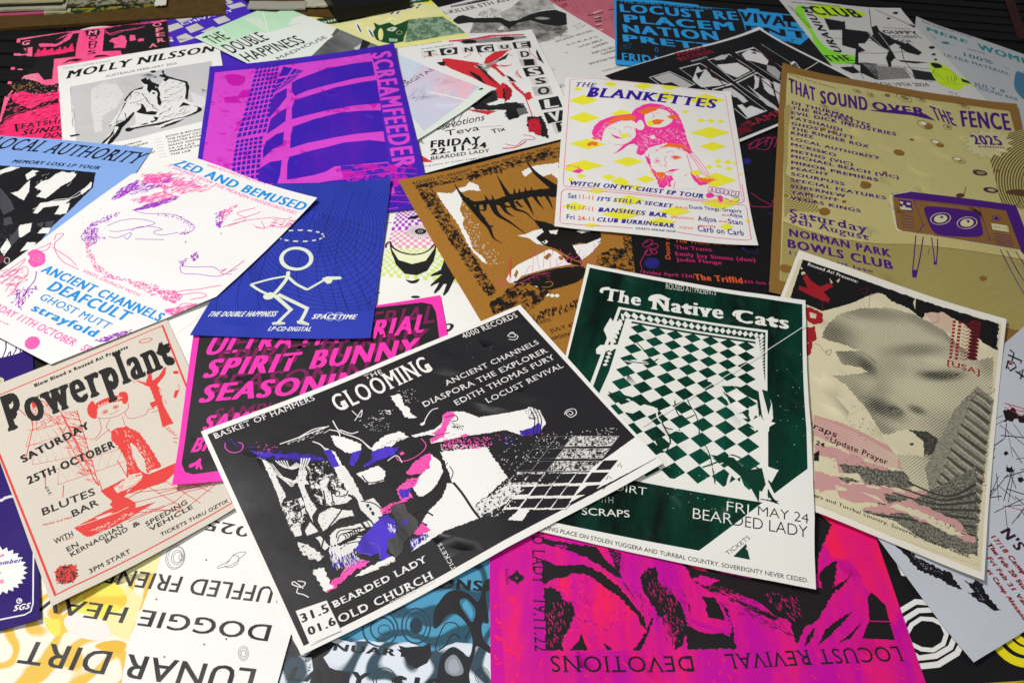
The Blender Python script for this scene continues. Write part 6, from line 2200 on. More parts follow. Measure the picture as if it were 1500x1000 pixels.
s.p('#c8c6c4','859 855 979 869 1014 843 893 786',rag=0.5)
s.p('#1c1b1c','861 828 946 808 893 786',rag=0.5)
s.p('#d8d6d4','761 533 1012 568 957 99 727 101')
s.p('#1c1b1c','765 522 1002 553 954 110 736 113')
s.p('#d8d6d4','958 546 978 509 857 413 798 401 902 482',rag=0.5)
s.p('#d8d6d4','971 489 1001 446 917 330 862 270 857 319 878 377 932 440',rag=0.5)
s.p('#d4d2d0','1013 415 1026 359 774 140 872 264',rag=0.5)
s.p('#c8c6c4','814 485 798 401 768 188 743 114 723 215',rag=0.5)
s.p('#d8d6d4','1093 854 1278 844 1187 293 1048 310')
s.p('#1c1b1c','1093 838 1269 828 1187 308 1055 323')
s.p('#e2e0de','1118 811 1216 830 1255 749 1216 641 1156 601 1116 678 1078 729',rag=0.5)
s.p('#b0aeac','1156 601 1186 556 1156 473 1066 407 1090 540',rag=0.5)
s.p('#4a4848','1190 791 1235 789 1210 751',rag=0.5)
s.l('#cfcdcb',0.8,'1364 851 1314 347',smooth=0)
s.a = 'drawing'
s.l('#4c1428',2.4,'745 833 647 510',smooth=0)
s.l('#4c1428',2.4,'1036 835 908 242',smooth=0)
s.l('#4c1428',2.4,'1279 816 1163 273',smooth=0)
s.a = 'lettering'
s.t('#a41c3c','PLANET',1640,2468,2361,2460,121,'S')
s.t('#a41c3c','RECORDS',1544,2314,2376,2295,118,'S')
s.t('#c8c6c4','PRESENTS',1714,2191,2120,2205,49,'b')
s.a = 'title_lettering'
s.t('#a41c3c','SAMEDI',1056,230,2248,193,137,'S')
s.a = 'drawing'
s.d('#8c1434',160,'328 125 427 149 383 48 260 52',5,1,None,4)
s.l('#e2e0de',1.4,'1323 525 1367 529 1317 418 1383 407 1507 427')
s.a = 'illustration'
s.p('#e2e0de','1317 528 1367 538 1362 516 1307 503')
s.a = 'lettering'
s.t('#a41c3c','Sat',3313,645,3402,434,111,'Si')
s.done()

s = Sheet('television_poster', 'large kraft and khaki festival poster with purple lettering and a cartoon television with eyes', 'poster', [(0.45976, 1.37833), (0.85507, 1.2915), (0.73871, 0.6832), (0.33946, 0.79027)], (409, 610), 'card:#87622f:#967039:300', lifts=[(0, 0, 11, 95), (1, 0, 5, 90)])
s.a = 'printed_panel'
s.p('card:#c3b778:#ccc084:200','43 2338 1574 2341 1614 189 54 113')
s.p('dot:#8c7c34:#ccc084:330:0.42','61 634 188 600 343 590 601 636 809 701 1115 747 1414 775 1666 773 1621 192 57 111')
s.l('#8c6a2c',1.4,'61 634 188 600 343 590 601 636 809 701 1115 747 1414 775 1606 760')
s.a = 'ring_print'
s.p('rings:#8c7c3c:#cabe80:1500:-185:-80','62 1955 94 1896 68 1653 74 1245 65 1120 132 1084 220 976 270 827 251 792 177 772 98 746 65 667 35 1874')
s.p('rings:#6c5c2c:#cabe80:1500:330:60','1377 2014 1451 1955 1541 2088 1644 2163 1786 2023 1730 1264 1364 1264 1368 1505 1365 1732')
s.a = 'printed_panel'
s.p('#8c652f','58 244 107 253 132 223 94 190 59 191',1)
s.a = 'disc_print'
s.p('#8c652f','334 834 325 806 305 784 282 779 267 794 267 821 282 848 306 863 326 857',1)
s.p('#8c652f','595 1211 585 1182 563 1161 540 1157 525 1172 526 1200 543 1226 567 1239 588 1233',1)
s.p('#8c652f','702 1385 697 1374 687 1365 677 1363 670 1369 671 1380 679 1391 690 1397 699 1395',1)
s.p('#8c652f','434 979 431 968 421 959 411 957 405 962 405 973 412 983 422 989 431 987',1)
s.p('#8c652f','1179 536 1171 520 1157 508 1143 505 1135 513 1137 529 1148 544 1163 552 1176 549',1)
s.p('#8c652f','1417 1632 1411 1620 1399 1611 1387 1608 1380 1614 1381 1625 1391 1636 1404 1642 1414 1640',1)
s.a = 'lettering'
s.t('#4a1c78','SOURPUSS',240,2798,1070,2856,86,'ku',0,0.09)
s.t('#4a1c78','SPECIAL FEATURES',237,2637,1690,2728,85,'ku',0,0.08)
s.t('#4a1c78','SUPERNEW',239,2470,1076,2542,84,'ku',0,0.11)
s.t('#4a1c78','TAPE/OFF',241,2308,963,2394,81,'ku',0,0.14)
s.t('#4a1c78','VEGAS KINGS',243,2167,1291,2254,80,'ku',0,0.1)
s.t('#4a1c78','Saturday',239,1737,1380,1790,188,'S')
s.t('#4a1c78','9th August',242,1584,1382,1623,145,'S')
s.t('#4a1c78','NORMAN PARK',242,1284,1670,1350,164,'k')
s.t('#4a1c78','BOWLS CLUB',227,1019,1678,1087,180,'k')
s.t('#4a1c78','12pm until late',240,872,1397,912,71,'S')
s.a = 'television_print'
s.p('#4a1c78','707 1162 814 1222 1453 1288 1467 1081 1469 746 1408 845 1379 1212 728 1132')
s.p('#8c652f','718 1132 1383 1214 1410 863 748 808 722 826')
s.l('#e4dfc0',1.6,'820 1220 729 1165 702 1128 702 1063 716 829 745 807 922 824')
s.l('#4a1c78',1,'718 1132 1383 1214 1410 863 748 808 722 826',smooth=0,closed=1)
s.l('#4a1c78',1,'837 1138 873 912 845 830',smooth=0)
s.l('#4a1c78',1,'1225 1188 1244 877',smooth=0)
s.l('#4a1c78',1,'837 1138 1230 1184',smooth=0)
s.l('#4a1c78',1,'889 1084 837 1138',smooth=0)
s.l('#4a1c78',1,'1203 913 1244 877',smooth=0)
s.l('#4a1c78',1,'884 915 847 851',smooth=0)
s.p('#4a1c78','896 1078 950 1111 1058 1127 1165 1136 1210 1117 1215 1018 1200 911 1090 863 974 838 925 859 900 973',1)
s.l('#d8d1a0',1.1,'1040 1030 1033 1002 1016 974 991 951 965 938 942 936 926 947 921 968 928 995 945 1024 970 1047 997 1061 1020 1063 1036 1051',closed=1)
s.p('#d8d1a0','1021 1020 1016 1001 1004 982 988 966 970 957 955 956 944 964 941 978 946 997 957 1016 974 1032 991 1041 1007 1042 1017 1034',1)
s.p('#4a1c78','999 1019 997 1013 993 1008 988 1003 983 1002 978 1002 975 1005 975 1011 976 1016 980 1022 985 1026 991 1028 995 1028 998 1024',1)
s.p('#f0ecd8','984 1010 983 1008 982 1006 980 1004 978 1003 977 1004 976 1005 975 1007 976 1010 977 1012 979 1014 981 1015 983 1014 984 1013',1)
s.l('#d8d1a0',1.1,'1191 1039 1183 1012 1165 984 1141 961 1114 947 1091 946 1076 957 1072 978 1079 1005 1097 1033 1122 1057 1148 1070 1172 1072 1187 1061',closed=1)
s.p('#d8d1a0','1171 1029 1166 1010 1154 991 1138 976 1120 967 1105 966 1094 973 1091 988 1096 1007 1108 1026 1125 1042 1143 1051 1158 1052 1168 1044',1)
s.p('#4a1c78','1149 1029 1148 1023 1144 1017 1139 1013 1133 1011 1129 1012 1126 1015 1125 1020 1127 1026 1131 1032 1136 1036 1142 1038 1146 1037 1149 1034',1)
s.p('#f0ecd8','1135 1020 1134 1018 1133 1015 1131 1014 1129 1013 1127 1013 1126 1015 1126 1017 1127 1019 1128 1022 1130 1023 1132 1024 1134 1024 1135 1022',1)
s.p('#4a1c78','749 1117 825 1125 824 1013 756 1010')
s.p('#d8d1a0','754 1100 773 1101 774 1078 757 1077')
s.p('#d8d1a0','794 1099 816 1103 817 1082 795 1078')
s.p('#d8d1a0','767 1064 786 1064 782 1037 769 1036')
s.p('#d8d1a0','752 1045 817 1049 819 1029 754 1017')
s.l('#4a1c78',1.4,'752 959 822 963',smooth=0)
s.l('#4a1c78',1.4,'752 931 822 935',smooth=0)
s.l('#4a1c78',1.4,'752 903 822 907',smooth=0)
s.l('#4a1c78',1.4,'752 875 821 879',smooth=0)
s.l('#4a1c78',1.4,'752 848 821 852',smooth=0)
s.l('#4a1c78',1,'1336 1121 1331 1106 1323 1092 1312 1083 1301 1079 1292 1082 1287 1091 1287 1104 1292 1119 1300 1133 1311 1143 1322 1147 1330 1144 1335 1135',closed=1)
s.p('#4a1c78','1325 1118 1322 1109 1317 1101 1312 1096 1306 1094 1301 1096 1298 1101 1298 1108 1301 1117 1305 1124 1311 1130 1317 1132 1322 1130 1325 1125',1)
s.p('#d8d1a0','1274 1053 1369 1064 1367 1004 1273 995')
s.l('#4a1c78',0.6,'1275 1022 1367 1035',smooth=0)
s.d('#4a1c78',12,'1278 1044 1368 1055 1367 1017 1278 1006',2.5,1.2,None,3)
s.l('#4a1c78',1.4,'1276 958 1374 969',smooth=0)
s.l('#4a1c78',1.4,'1277 935 1374 946',smooth=0)
s.l('#4a1c78',1.4,'1277 912 1375 923',smooth=0)
s.l('#4a1c78',1.4,'1278 889 1375 900',smooth=0)
s.l('#4a1c78',1.4,'1278 867 1375 877',smooth=0)
s.l('#4a1c78',1.5,'821 788 803 653 773 439',smooth=0)
s.l('#4a1c78',1.5,'862 789 832 616 797 448',smooth=0)
s.l('#4a1c78',1.5,'909 798 907 675 905 572',smooth=0)
s.l('#4a1c78',1.5,'942 798 930 683 913 575',smooth=0)
s.l('#4a1c78',1.5,'1290 820 1324 635 1362 469',smooth=0)
s.l('#4a1c78',1.5,'1326 825 1358 662 1393 538',smooth=0)
s.l('#4a1c78',1.5,'1377 834 1407 725 1445 615',smooth=0)
s.l('#4a1c78',1.5,'1417 840 1460 697',smooth=0)
s.p('#4a1c78','774 470 804 478 792 408 770 405')
s.p('#4a1c78','897 577 918 584 913 558 899 556')
s.a = 'disc_print'
s.p('#4c2a28','1324 1568 1310 1549 1283 1537 1255 1538 1240 1551 1244 1571 1265 1587 1295 1593 1318 1586',1)
s.p('#b8a878','1311 1568 1303 1557 1287 1550 1271 1551 1262 1558 1264 1570 1277 1579 1294 1583 1307 1578',1)
s.l('#4a1c78',0.7,'1326 1569 1312 1548 1283 1535 1254 1536 1237 1550 1242 1571 1265 1589 1296 1595 1320 1587',closed=1)
s.p('#4c2a28','1363 1399 1349 1381 1322 1369 1295 1369 1280 1382 1284 1401 1306 1417 1335 1424 1357 1416',1)
s.p('#b8a878','1350 1399 1342 1388 1326 1382 1311 1382 1302 1389 1304 1400 1317 1410 1333 1413 1346 1409',1)
s.l('#4a1c78',0.7,'1365 1400 1350 1379 1322 1367 1293 1367 1278 1381 1282 1401 1305 1419 1335 1426 1359 1418',closed=1)
s.p('#5c3a28','1153 1287 1149 1276 1141 1265 1129 1257 1117 1252 1107 1253 1100 1258 1099 1267 1103 1278 1111 1289 1123 1297 1135 1302 1145 1301 1152 1296',1)
s.l('#5c3a28',1,'1146 1281 1172 1375',smooth=0)
s.p('#5c4228','1418 1420 1481 1460 1537 1470 1609 1512 1595 1434 1503 1394 1416 1392',rag=0.8)
s.l('#5c4228',0.8,'1478 1377 1481 1332 1452 1286')
s.a = 'lettering'
s.t('#5c3c5c','1997',2197,1583,2234,1756,20,'n')
s.t('#4a1c78','DJ THURMAN',208,4889,1241,4756,95,'ku',0,-0.12)
s.t('#4a1c78','THE BLANKETTES',211,4723,1541,4667,96,'ku',0,-0.03)
s.t('#4a1c78','EVIL DICK INDUSTRIES',208,4555,1965,4570,96,'ku',0,0.03)
s.t('#4a1c78','FATSHAUDI',210,4398,1062,4347,94,'ku',0,-0.04)
s.t('#4a1c78','GHOST MUTT',213,4221,1256,4200,92,'ku',0,-0.0)
s.t('#4a1c78','THE KINDER ROX',210,4074,1497,4051,90,'ku',0,-0.0)
s.t('#4a1c78','KNEE',213,3932,585,3940,89,'ku',0,0.04)
s.t('#4a1c78','LOCAL AUTHORITY',218,3770,1656,3791,78,'ku',0,0.01)
s.t('#4a1c78','MCKISKO',223,3615,954,3595,79,'ku',0,-0.02)
s.t('#4a1c78','METHO (VIC)',229,3437,1219,3455,80,'ku',0,0.03)
s.t('#4a1c78','MICHAEL BEACH (VIC)',232,3286,1924,3347,81,'ku',0,0.05)
s.t('#4a1c78','MINOR PREMIERS',235,3114,1597,3166,82,'ku',0,0.06)
s.t('#4a1c78','PEACHY',238,2952,828,3012,81,'ku',0,0.12)
s.a = 'title_lettering'
s.t('#4a1c78','THAT',155,5272,626,5100,403,'ku',0,-0.42)
s.t('#4a1c78','SOUND',701,5068,1514,5121,402,'ku',0,0.03)
s.t('#4a1c78','OVER',1597,5204,2504,5331,227,'ku',0,0.06)
s.t('#4a1c78','THE',2648,5272,2992,5142,340,'ku',0,-0.59)
s.t('#4a1c78','FENCE',3077,5167,3887,5289,465,'ku',0,0.17)
s.p('#4a1c78','603 2056 805 2139 1000 2148 1061 2087 900 2107 752 2081')
s.a = 'lettering'
s.t('#4a1c78',"WHO'S YOUR SUPPORT",131,5795,988,5623,44,'n')
s.a = 'starburst_print'
s.p('#cfc792','1503 1949 1538 1924 1483 1889 1499 1846 1447 1837 1441 1784 1399 1797 1372 1741 1347 1776 1303 1726 1299 1776 1247 1743 1265 1800 1212 1789 1249 1843 1205 1856 1255 1897 1228 1932 1282 1954 1277 2008 1326 2005 1345 2068 1380 2040 1418 2099 1433 2051 1485 2098 1475 2038 1531 2063 1500 2001 1550 2002')
s.l('#5c4c30',0.6,'1303 1726 1299 1776 1247 1743 1265 1800 1212 1789 1249 1843 1205 1856 1255 1897 1228 1932 1282 1954 1277 2008 1326 2005 1345 2068 1380 2040 1418 2099',smooth=0)
s.a = 'lettering'
s.t('#4a1c78','2025',3221,4693,3684,4796,248,'k')
s.t('#4a1c78','edition',3265,4617,3681,4703,68,'bi')
s.a = 'disc_print'
s.l('#54304c',0.8,'1029 1999 1010 1975 980 1971 951 1988 937 2019 945 2049 971 2065 1003 2058 1026 2032',closed=1)
s.p('#8c7848','1012 2008 1001 1996 981 1996 965 2010 962 2028 974 2041 993 2040 1009 2027',1)
s.p('#8c652f','1036 2004 1025 1982 1005 1971 985 1977 976 1996 980 2021 997 2039 1018 2041 1034 2028',1)
s.l('#54304c',0.8,'1083 1810 1069 1794 1043 1792 1019 1805 1007 1827 1012 1847 1033 1857 1060 1851 1079 1832',closed=1)
s.p('#8c7848','1069 1817 1060 1809 1044 1810 1031 1820 1028 1833 1037 1841 1053 1840 1066 1830',1)
s.p('#8c652f','1089 1802 1080 1788 1064 1782 1048 1785 1039 1797 1042 1811 1055 1822 1072 1824 1086 1816',1)
s.p('#8c652f','826 1637 814 1615 791 1604 767 1609 755 1628 759 1652 778 1669 803 1672 822 1660',1)
s.p('#8c652f','901 1816 896 1807 885 1803 875 1805 869 1813 871 1822 879 1828 890 1829 899 1824',1)
s.l('#54304c',0.8,'1203 1652 1188 1636 1162 1633 1137 1645 1124 1666 1130 1686 1152 1696 1179 1690 1200 1673',closed=1)
s.p('#8c7848','1189 1658 1180 1650 1163 1651 1149 1660 1146 1672 1155 1680 1172 1680 1186 1670',1)
s.l('#54304c',0.8,'1320 1557 1306 1544 1281 1542 1256 1553 1243 1571 1248 1587 1269 1595 1296 1590 1316 1575',closed=1)
s.p('#8c7848','1307 1563 1298 1556 1282 1557 1268 1565 1264 1576 1273 1582 1289 1581 1303 1573',1)
s.p('#8c652f','769 2298 762 2284 749 2277 736 2280 729 2291 732 2306 742 2316 756 2318 766 2311',1)
s.l('#54304c',0.8,'1018 2307 1006 2295 985 2295 963 2308 951 2327 956 2344 974 2351 997 2344 1015 2326',closed=1)
s.p('#8c7848','1007 2315 1000 2309 986 2311 974 2320 970 2331 978 2338 992 2335 1004 2326',1)
s.l('#54304c',0.8,'917 2288 898 2265 864 2261 830 2280 814 2312 821 2343 850 2358 886 2349 912 2321',closed=1)
s.p('#8c7848','898 2299 886 2286 864 2287 846 2302 841 2321 854 2333 875 2332 894 2318',1)
s.l('#54304c',0.8,'333 1986 324 1973 306 1970 287 1979 277 1995 280 2011 295 2019 314 2016 329 2002',closed=1)
s.p('#8c7848','324 1991 318 1984 307 1984 296 1991 293 2001 300 2007 311 2007 321 2000',1)
s.l('#54304c',0.8,'564 2262 554 2252 536 2251 518 2261 508 2276 510 2290 525 2296 545 2291 560 2278',closed=1)
s.p('#8c7848','555 2269 549 2263 537 2264 527 2271 524 2280 530 2286 542 2285 552 2278',1)
s.l('#54304c',0.8,'653 2247 644 2233 628 2229 613 2238 606 2256 610 2273 623 2282 639 2279 651 2265',closed=1)
s.p('#8c7848','646 2252 640 2245 630 2244 622 2252 621 2262 626 2270 636 2270 644 2263',1)
s.l('#54304c',0.8,'1158 2022 1147 2004 1129 2000 1112 2011 1106 2031 1112 2052 1128 2064 1146 2061 1158 2044',closed=1)
s.p('#8c7848','1150 2027 1143 2018 1132 2018 1123 2026 1122 2039 1130 2048 1141 2048 1149 2040',1)
s.l('#54304c',0.8,'1305 2307 1291 2296 1266 2298 1241 2313 1227 2333 1232 2350 1253 2355 1280 2346 1301 2327',closed=1)
s.p('#8c7848','1291 2316 1282 2311 1266 2314 1252 2324 1249 2336 1257 2342 1274 2338 1288 2328',1)
s.p('#8c652f','317 1717 311 1705 299 1699 286 1700 279 1709 280 1721 290 1731 303 1734 313 1728',1)
s.p('#8c652f','387 1712 382 1700 371 1694 360 1695 354 1704 355 1716 364 1726 375 1728 384 1723',1)
s.p('#8c652f','699 1381 694 1373 686 1369 677 1371 673 1378 674 1386 681 1393 690 1394 697 1389',1)
s.p('#8c652f','1416 1629 1412 1621 1404 1617 1397 1619 1394 1625 1396 1634 1403 1640 1410 1641 1416 1637',1)
s.p('#8c652f','585 1218 576 1205 559 1198 540 1201 529 1211 531 1225 545 1236 565 1238 580 1231',1)
s.p('#e8e4d0','1055 1832 1048 1822 1034 1821 1023 1829 1021 1841 1028 1850 1042 1851 1053 1843',1)
s.p('#e8e4d0','994 2023 986 2013 972 2012 961 2021 958 2033 966 2043 980 2044 991 2036',1)
s.p('#e8e4d0','1177 1675 1169 1666 1156 1664 1145 1671 1143 1682 1151 1691 1164 1693 1175 1686',1)
s.d('#7c6c3c',30,'688 2289 1247 2319 1143 1898 740 2077',1.6,1,None,5)
s.done()

s = Sheet('scribbled_white_poster', 'cool white poster with black web scribbles, torn black shapes and diagonal dark lettering', 'poster', [(0.36269, 0.48486), (0.75388, 0.82978), (0.77892, 0.48652), (0.44891, 0.30319)], (450, 273), '#c9ccd6', lifts=[(0, 1, 4, 80), (1, 1, 5, 90)])
s.a = 'illustration'
s.p('#1b1a1e','50 669 81 628 98 553 135 489 163 430 187 407 202 386 192 348 199 299 164 328 145 369 100 446 69 487 62 548 56 623',rag=1.4)
s.a = 'ink_specks'
s.d('#9a9ca4',40,'79 597 123 488 163 404 94 479',3,0.7,-67,3)
s.a = 'illustration'
s.p('#1b1a1e','236 330 258 287 288 302 303 264 290 234 288 174 303 125 272 138 249 178 230 205 209 273 240 253',rag=1.4)
s.a = 'ink_specks'
s.d('#9a9ca4',16,'263 268 265 196 236 212',3,0.6,-75,3)
s.a = 'title_lettering'
s.t('#3a1838',"N'S",1402,1013,1443,733,139,'ki')
s.a = 'lettering'
s.t('#3a1838','17/18 Camp St',1249,1027,1318,368,62,'ki')
s.t('#c83c28','17/18 Camp St',1258,1017,1327,359,62,'ri')
s.t('#3a1838','Thu Feb 20 Studio',1137,991,1190,236,60,'ki')
s.t('#c83c28','Thu Feb 20 Studio',1145,982,1199,228,60,'ri')
s.t('#3a1838','Fri Feb 21 Valley',1025,867,1057,97,58,'ki')
s.t('#c83c28','Fri Feb 21 Valley',1033,857,1065,89,58,'ri')
s.t('#3a1838','at Camp Alexandra',918,762,925,17,54,'ki')
s.t('#c83c28','at Camp Alexandra',926,753,934,9,54,'ri')
s.a = 'web_drawing'
s.l('#1b1a1e',1.1,'817 626 785 515',smooth=0)
s.l('#1b1a1e',1.1,'891 551 764 588',smooth=0)
s.l('#1b1a1e',0.8,'663 470 573 354',smooth=0)
s.l('#1b1a1e',1.1,'752 492 771 431',smooth=0)
s.l('#1b1a1e',1.1,'1039 788 952 788',smooth=0)
s.l('#1b1a1e',1.1,'684 574 584 583',smooth=0)
s.l('#1b1a1e',0.8,'835 438 644 402',smooth=0)
s.l('#1b1a1e',0.8,'942 538 868 570',smooth=0)
s.l('#1b1a1e',0.8,'917 795 974 637',smooth=0)
s.l('#1b1a1e',1.1,'860 438 791 317',smooth=0)
s.l('#1b1a1e',1.1,'834 594 682 505',smooth=0)
s.l('#1b1a1e',1.1,'1184 695 1197 582',smooth=0)
s.l('#1b1a1e',1.1,'689 528 523 607',smooth=0)
s.l('#1b1a1e',0.8,'742 609 566 533',smooth=0)
s.l('#1b1a1e',0.6,'993 789 785 829',smooth=0)
s.l('#1b1a1e',0.8,'1009 777 946 796',smooth=0)
s.l('#1b1a1e',0.6,'851 433 966 358',smooth=0)
s.l('#1b1a1e',0.8,'841 589 700 487',smooth=0)
s.l('#1b1a1e',1.1,'735 429 734 376',smooth=0)
s.l('#1b1a1e',0.8,'760 441 670 482',smooth=0)
s.l('#1b1a1e',0.6,'965 819 857 844',smooth=0)
s.l('#1b1a1e',1.1,'1058 580 990 493',smooth=0)
s.l('#1b1a1e',1.1,'945 483 1072 364',smooth=0)
s.l('#1b1a1e',0.8,'795 589 603 554',smooth=0)
s.l('#1b1a1e',0.8,'1031 520 986 488',smooth=0)
s.l('#1b1a1e',0.6,'1105 587 1071 483',smooth=0)
s.l('#1b1a1e',0.8,'740 626 660 520',smooth=0)
s.l('#1b1a1e',1.1,'1011 659 927 568',smooth=0)
s.l('#1b1a1e',1.1,'817 724 726 684',smooth=0)
s.l('#1b1a1e',1.1,'901 676 898 587',smooth=0)
s.l('#1b1a1e',1.1,'741 537 849 426',smooth=0)
s.l('#1b1a1e',0.8,'1082 698 989 604',smooth=0)
s.l('#1b1a1e',0.6,'939 752 872 637',smooth=0)
s.l('#1b1a1e',0.6,'778 432 691 406',smooth=0)
s.l('#1b1a1e',0.8,'706 582 745 475',smooth=0)
s.l('#1b1a1e',1.1,'957 779 898 728',smooth=0)
s.l('#1b1a1e',1.1,'892 729 734 739',smooth=0)
s.l('#1b1a1e',0.8,'988 755 996 616',smooth=0)
s.l('#1b1a1e',0.6,'849 559 855 452',smooth=0)
s.l('#1b1a1e',1.1,'1141 651 1314 557',smooth=0)
s.l('#1b1a1e',0.6,'1064 547 880 620',smooth=0)
s.l('#1b1a1e',0.8,'790 691 620 677',smooth=0)
s.l('#1b1a1e',0.8,'783 460 599 490',smooth=0)
s.l('#1b1a1e',1.1,'886 752 1025 651',smooth=0)
s.p('#1b1a1e','981 836 1050 811 1045 760 982 771 961 802',rag=1.2)
s.p('#1b1a1e','1036 769 1084 753 1080 718 1036 726 1022 747',rag=1.2)
s.p('#1b1a1e','806 615 835 606 833 585 806 589 798 602',rag=1.2)
s.p('#1b1a1e','846 683 868 676 866 660 846 663 840 673',rag=1.2)
s.p('#1b1a1e','827 545 852 537 850 519 827 522 820 533',rag=1.2)
s.p('#1b1a1e','995 647 1028 636 1026 613 996 618 986 632',rag=1.2)
s.l('#b82c38',1,'1015 860 1098 773 1097 738')
s.l('#b82c38',1,'1029 839 1070 778 1147 755')
s.l('#b82c38',1,'1001 844 1083 723')
s.a = 'drawing'
s.l('#1b1a1e',2.2,'1208 1034 1262 962 1243 961',smooth=0)
s.l('#1b1a1e',2.2,'1237 1047 1248 1021 1207 997',smooth=0)
s.l('#1b1a1e',2.2,'1146 986 1185 1011 1211 982 1207 959 1160 964 1162 988',smooth=0)
s.l('#1b1a1e',2.2,'1187 947 1214 894 1199 915',smooth=0)
s.l('#1b1a1e',2.2,'1196 929 1237 928 1185 899',smooth=0)
s.l('#1b1a1e',2.2,'1178 1003 1194 982',smooth=0)
s.l('#b82c38',0.8,'1155 986 1187 1003 1209 977')
s.l('#a83048',0.7,'663 491 762 404 852 400',smooth=0)
s.done()

s = Sheet('torn_portrait_poster', 'cream poster with a halftone sleeping face, torn edges and red pixel lettering, right side', 'poster', [(0.39498, 0.87556), (0.64511, 0.75991), (0.4849, 0.38466), (0.22718, 0.4971)], (278, 411), '#efe9dc', lifts=[(1, 0, 4, 100), (1, 1, 4, 110)])
s.a = 'printed_panel'
s.p('#ded4b2','21 1572 1090 1597 1098 36 15 32')
s.p('#191719','39 1578 528 1585 434 1490 357 1376 294 1304 222 1230 48 1245',rag=0.4)
s.p('#191719','453 1525 528 1585 1077 1592 1084 1395 1011 1415 915 1509 840 1533 758 1524 714 1492 713 1443 629 1489 541 1499 507 1526',rag=1.2)
s.p('#d9b8a4','714 1492 802 1548 870 1516 853 1405 768 1432',rag=1.2)
s.a = 'ink_specks'
s.p('#ded4b2','55 1467 67 1482 79 1472 64 1448')
s.p('#ded4b2','204 1500 229 1474 222 1462')
s.p('#ded4b2','244 1498 258 1529 256 1488')
s.p('#ded4b2','650 1547 658 1598 667 1495')
s.p('#ded4b2','38 1515 57 1501 50 1489')
s.a = 'title_lettering'
s.p('#a31f2a','82 1469 119 1430 173 1409 220 1469 237 1444 200 1380 239 1341 240 1308 186 1309 135 1315 75 1328 69 1360 117 1360 74 1434',rag=0.8)
s.p('#a31f2a','134 1217 165 1226 228 1213 246 1152 202 1112 158 1136',rag=1,holes=['164 1189 201 1194 204 1160 177 1153'])
s.p('#a31f2a','172 1075 212 1109 242 1028 205 978 187 1015',rag=1)
s.p('#a31f2a','195 965 226 1009 237 921 215 882',rag=1)
s.a = 'lettering'
s.t('#efece4','Roused At! Presents:',185,3854,877,3850,61,'b')
s.a = 'drawing'
s.l('#7c3040',0.5,'431 1511 441 1395 477 1356 488 1407 461 1391')
s.l('#7c3040',0.5,'614 1331 651 1397 628 1428')
s.l('#7c3040',0.5,'722 1356 751 1423 791 1475 776 1526')
s.l('#7c3040',0.5,'365 1488 408 1529 406 1481 386 1485')
s.l('#7c3040',0.5,'142 1506 166 1535')
s.l('#7c3040',0.5,'207 1323 223 1228')
s.l('#7c3040',0.5,'467 1533 436 1483')
TONES['face'] = [(36, 33, 372, 374, 28, 0.24), (-67, 72, 57, 48, 4, 0.34), (-34, 131, 114, 27, 20, 0.26), (54, 146, 63, 25, -13, 0.22), (90, 126, 39, 20, -36, 0.24), (-30, 38, 55, 32, -19, 0.3), (-12, 37, 26, 15, -47, 0.2), (-37, 1, 54, 37, -25, 0.14), (37, 94, 69, 19, 32, 0.24), (73, 65, 48, 15, 32, 0.42), (53, 59, 24, 12, 21, 0.14), (14, 54, 36, 33, -66, 0.1), (22, -24, 33, 25, -14, 0.34), (30, -20, 14, 11, 4, 0.26), (52, -6, 18, 12, 5, 0.35), (7, -6, 20, 58, -7, 0.15), (-2, -30, 49, 29, -49, 0.18), (22, -59, 41, 25, -13, 0.2), (67, -58, 34, 26, 15, 0.35), (96, -17, 55, 49, -4, 0.14), (115, -70, 76, 80, 14, 0.2), (121, 112, 19, 40, 3, 0.2), (56, 27, 56, 39, 4, -0.1), (63, 86, 27, 13, 20, -0.12)]
s.a = 'portrait_print'
s.p('photo:#3a3834:#dcd4b4:face','261 1053 268 1154 305 1248 400 1357 540 1442 672 1457 816 1416 895 1344 1006 1278 1071 1339 1084 1058 1089 674 1077 345 1073 156 883 297 741 384 705 464 820 537 801 561 811 608 769 639 743 654 663 573 631 567 552 677 431 799 357 824 452 882 513 934 476 948 391 923 341 990 456 1058 382 1059 273 1048',rag=1.2)
s.l('#56534a',(0.4, 1.5),'730 1039 777 1046 844 1066 908 1117')
s.l('#56534a',(1.5, 0.3),'908 1117 955 1176')
s.p('blot:#3a3834:#6c695e:500:0.55','742 651 813 684 875 667 866 568 820 534 804 602 757 604',rag=1.2)
s.l('#6c695e',(0.3, 1.6),'457 1049 495 1045 545 1010')
s.p('blot:#55524a:#8f8b7c:500:0.5','658 746 691 756 701 736 675 711 654 715',1)
s.p('blot:#7c796b:#9f9b88:420:0.5','1013 1094 1093 1044 1084 741 1075 447 1076 158 884 287 835 460 881 661 927 897',rag=0.6)
s.l('#66635a',(3, 6.5),'1003 1051 1055 1033 1082 1010',smooth=0)
s.l('#bab59d',1.7,'1010 1029 1058 1007 1082 982',smooth=0)
s.l('#4d4b43',(3, 6.5),'993 990 1044 970 1082 943',smooth=0)
s.l('#bab59d',1.7,'999 968 1047 944 1082 916',smooth=0)
s.l('#4d4b43',(3, 6.5),'982 929 1033 908 1082 878',smooth=0)
s.l('#bab59d',1.7,'989 908 1036 883 1082 851',smooth=0)
s.l('#66635a',(3, 6.5),'972 869 1023 847 1082 814',smooth=0)
s.l('#bab59d',1.7,'978 848 1026 822 1081 787',smooth=0)
s.l('#4d4b43',(3, 6.5),'961 810 1012 786 1081 750',smooth=0)
s.l('#bab59d',1.7,'968 789 1015 761 1081 724',smooth=0)
s.l('#4d4b43',(3, 6.5),'951 751 1001 726 1081 688',smooth=0)
s.l('#bab59d',1.7,'957 730 1004 702 1081 663',smooth=0)
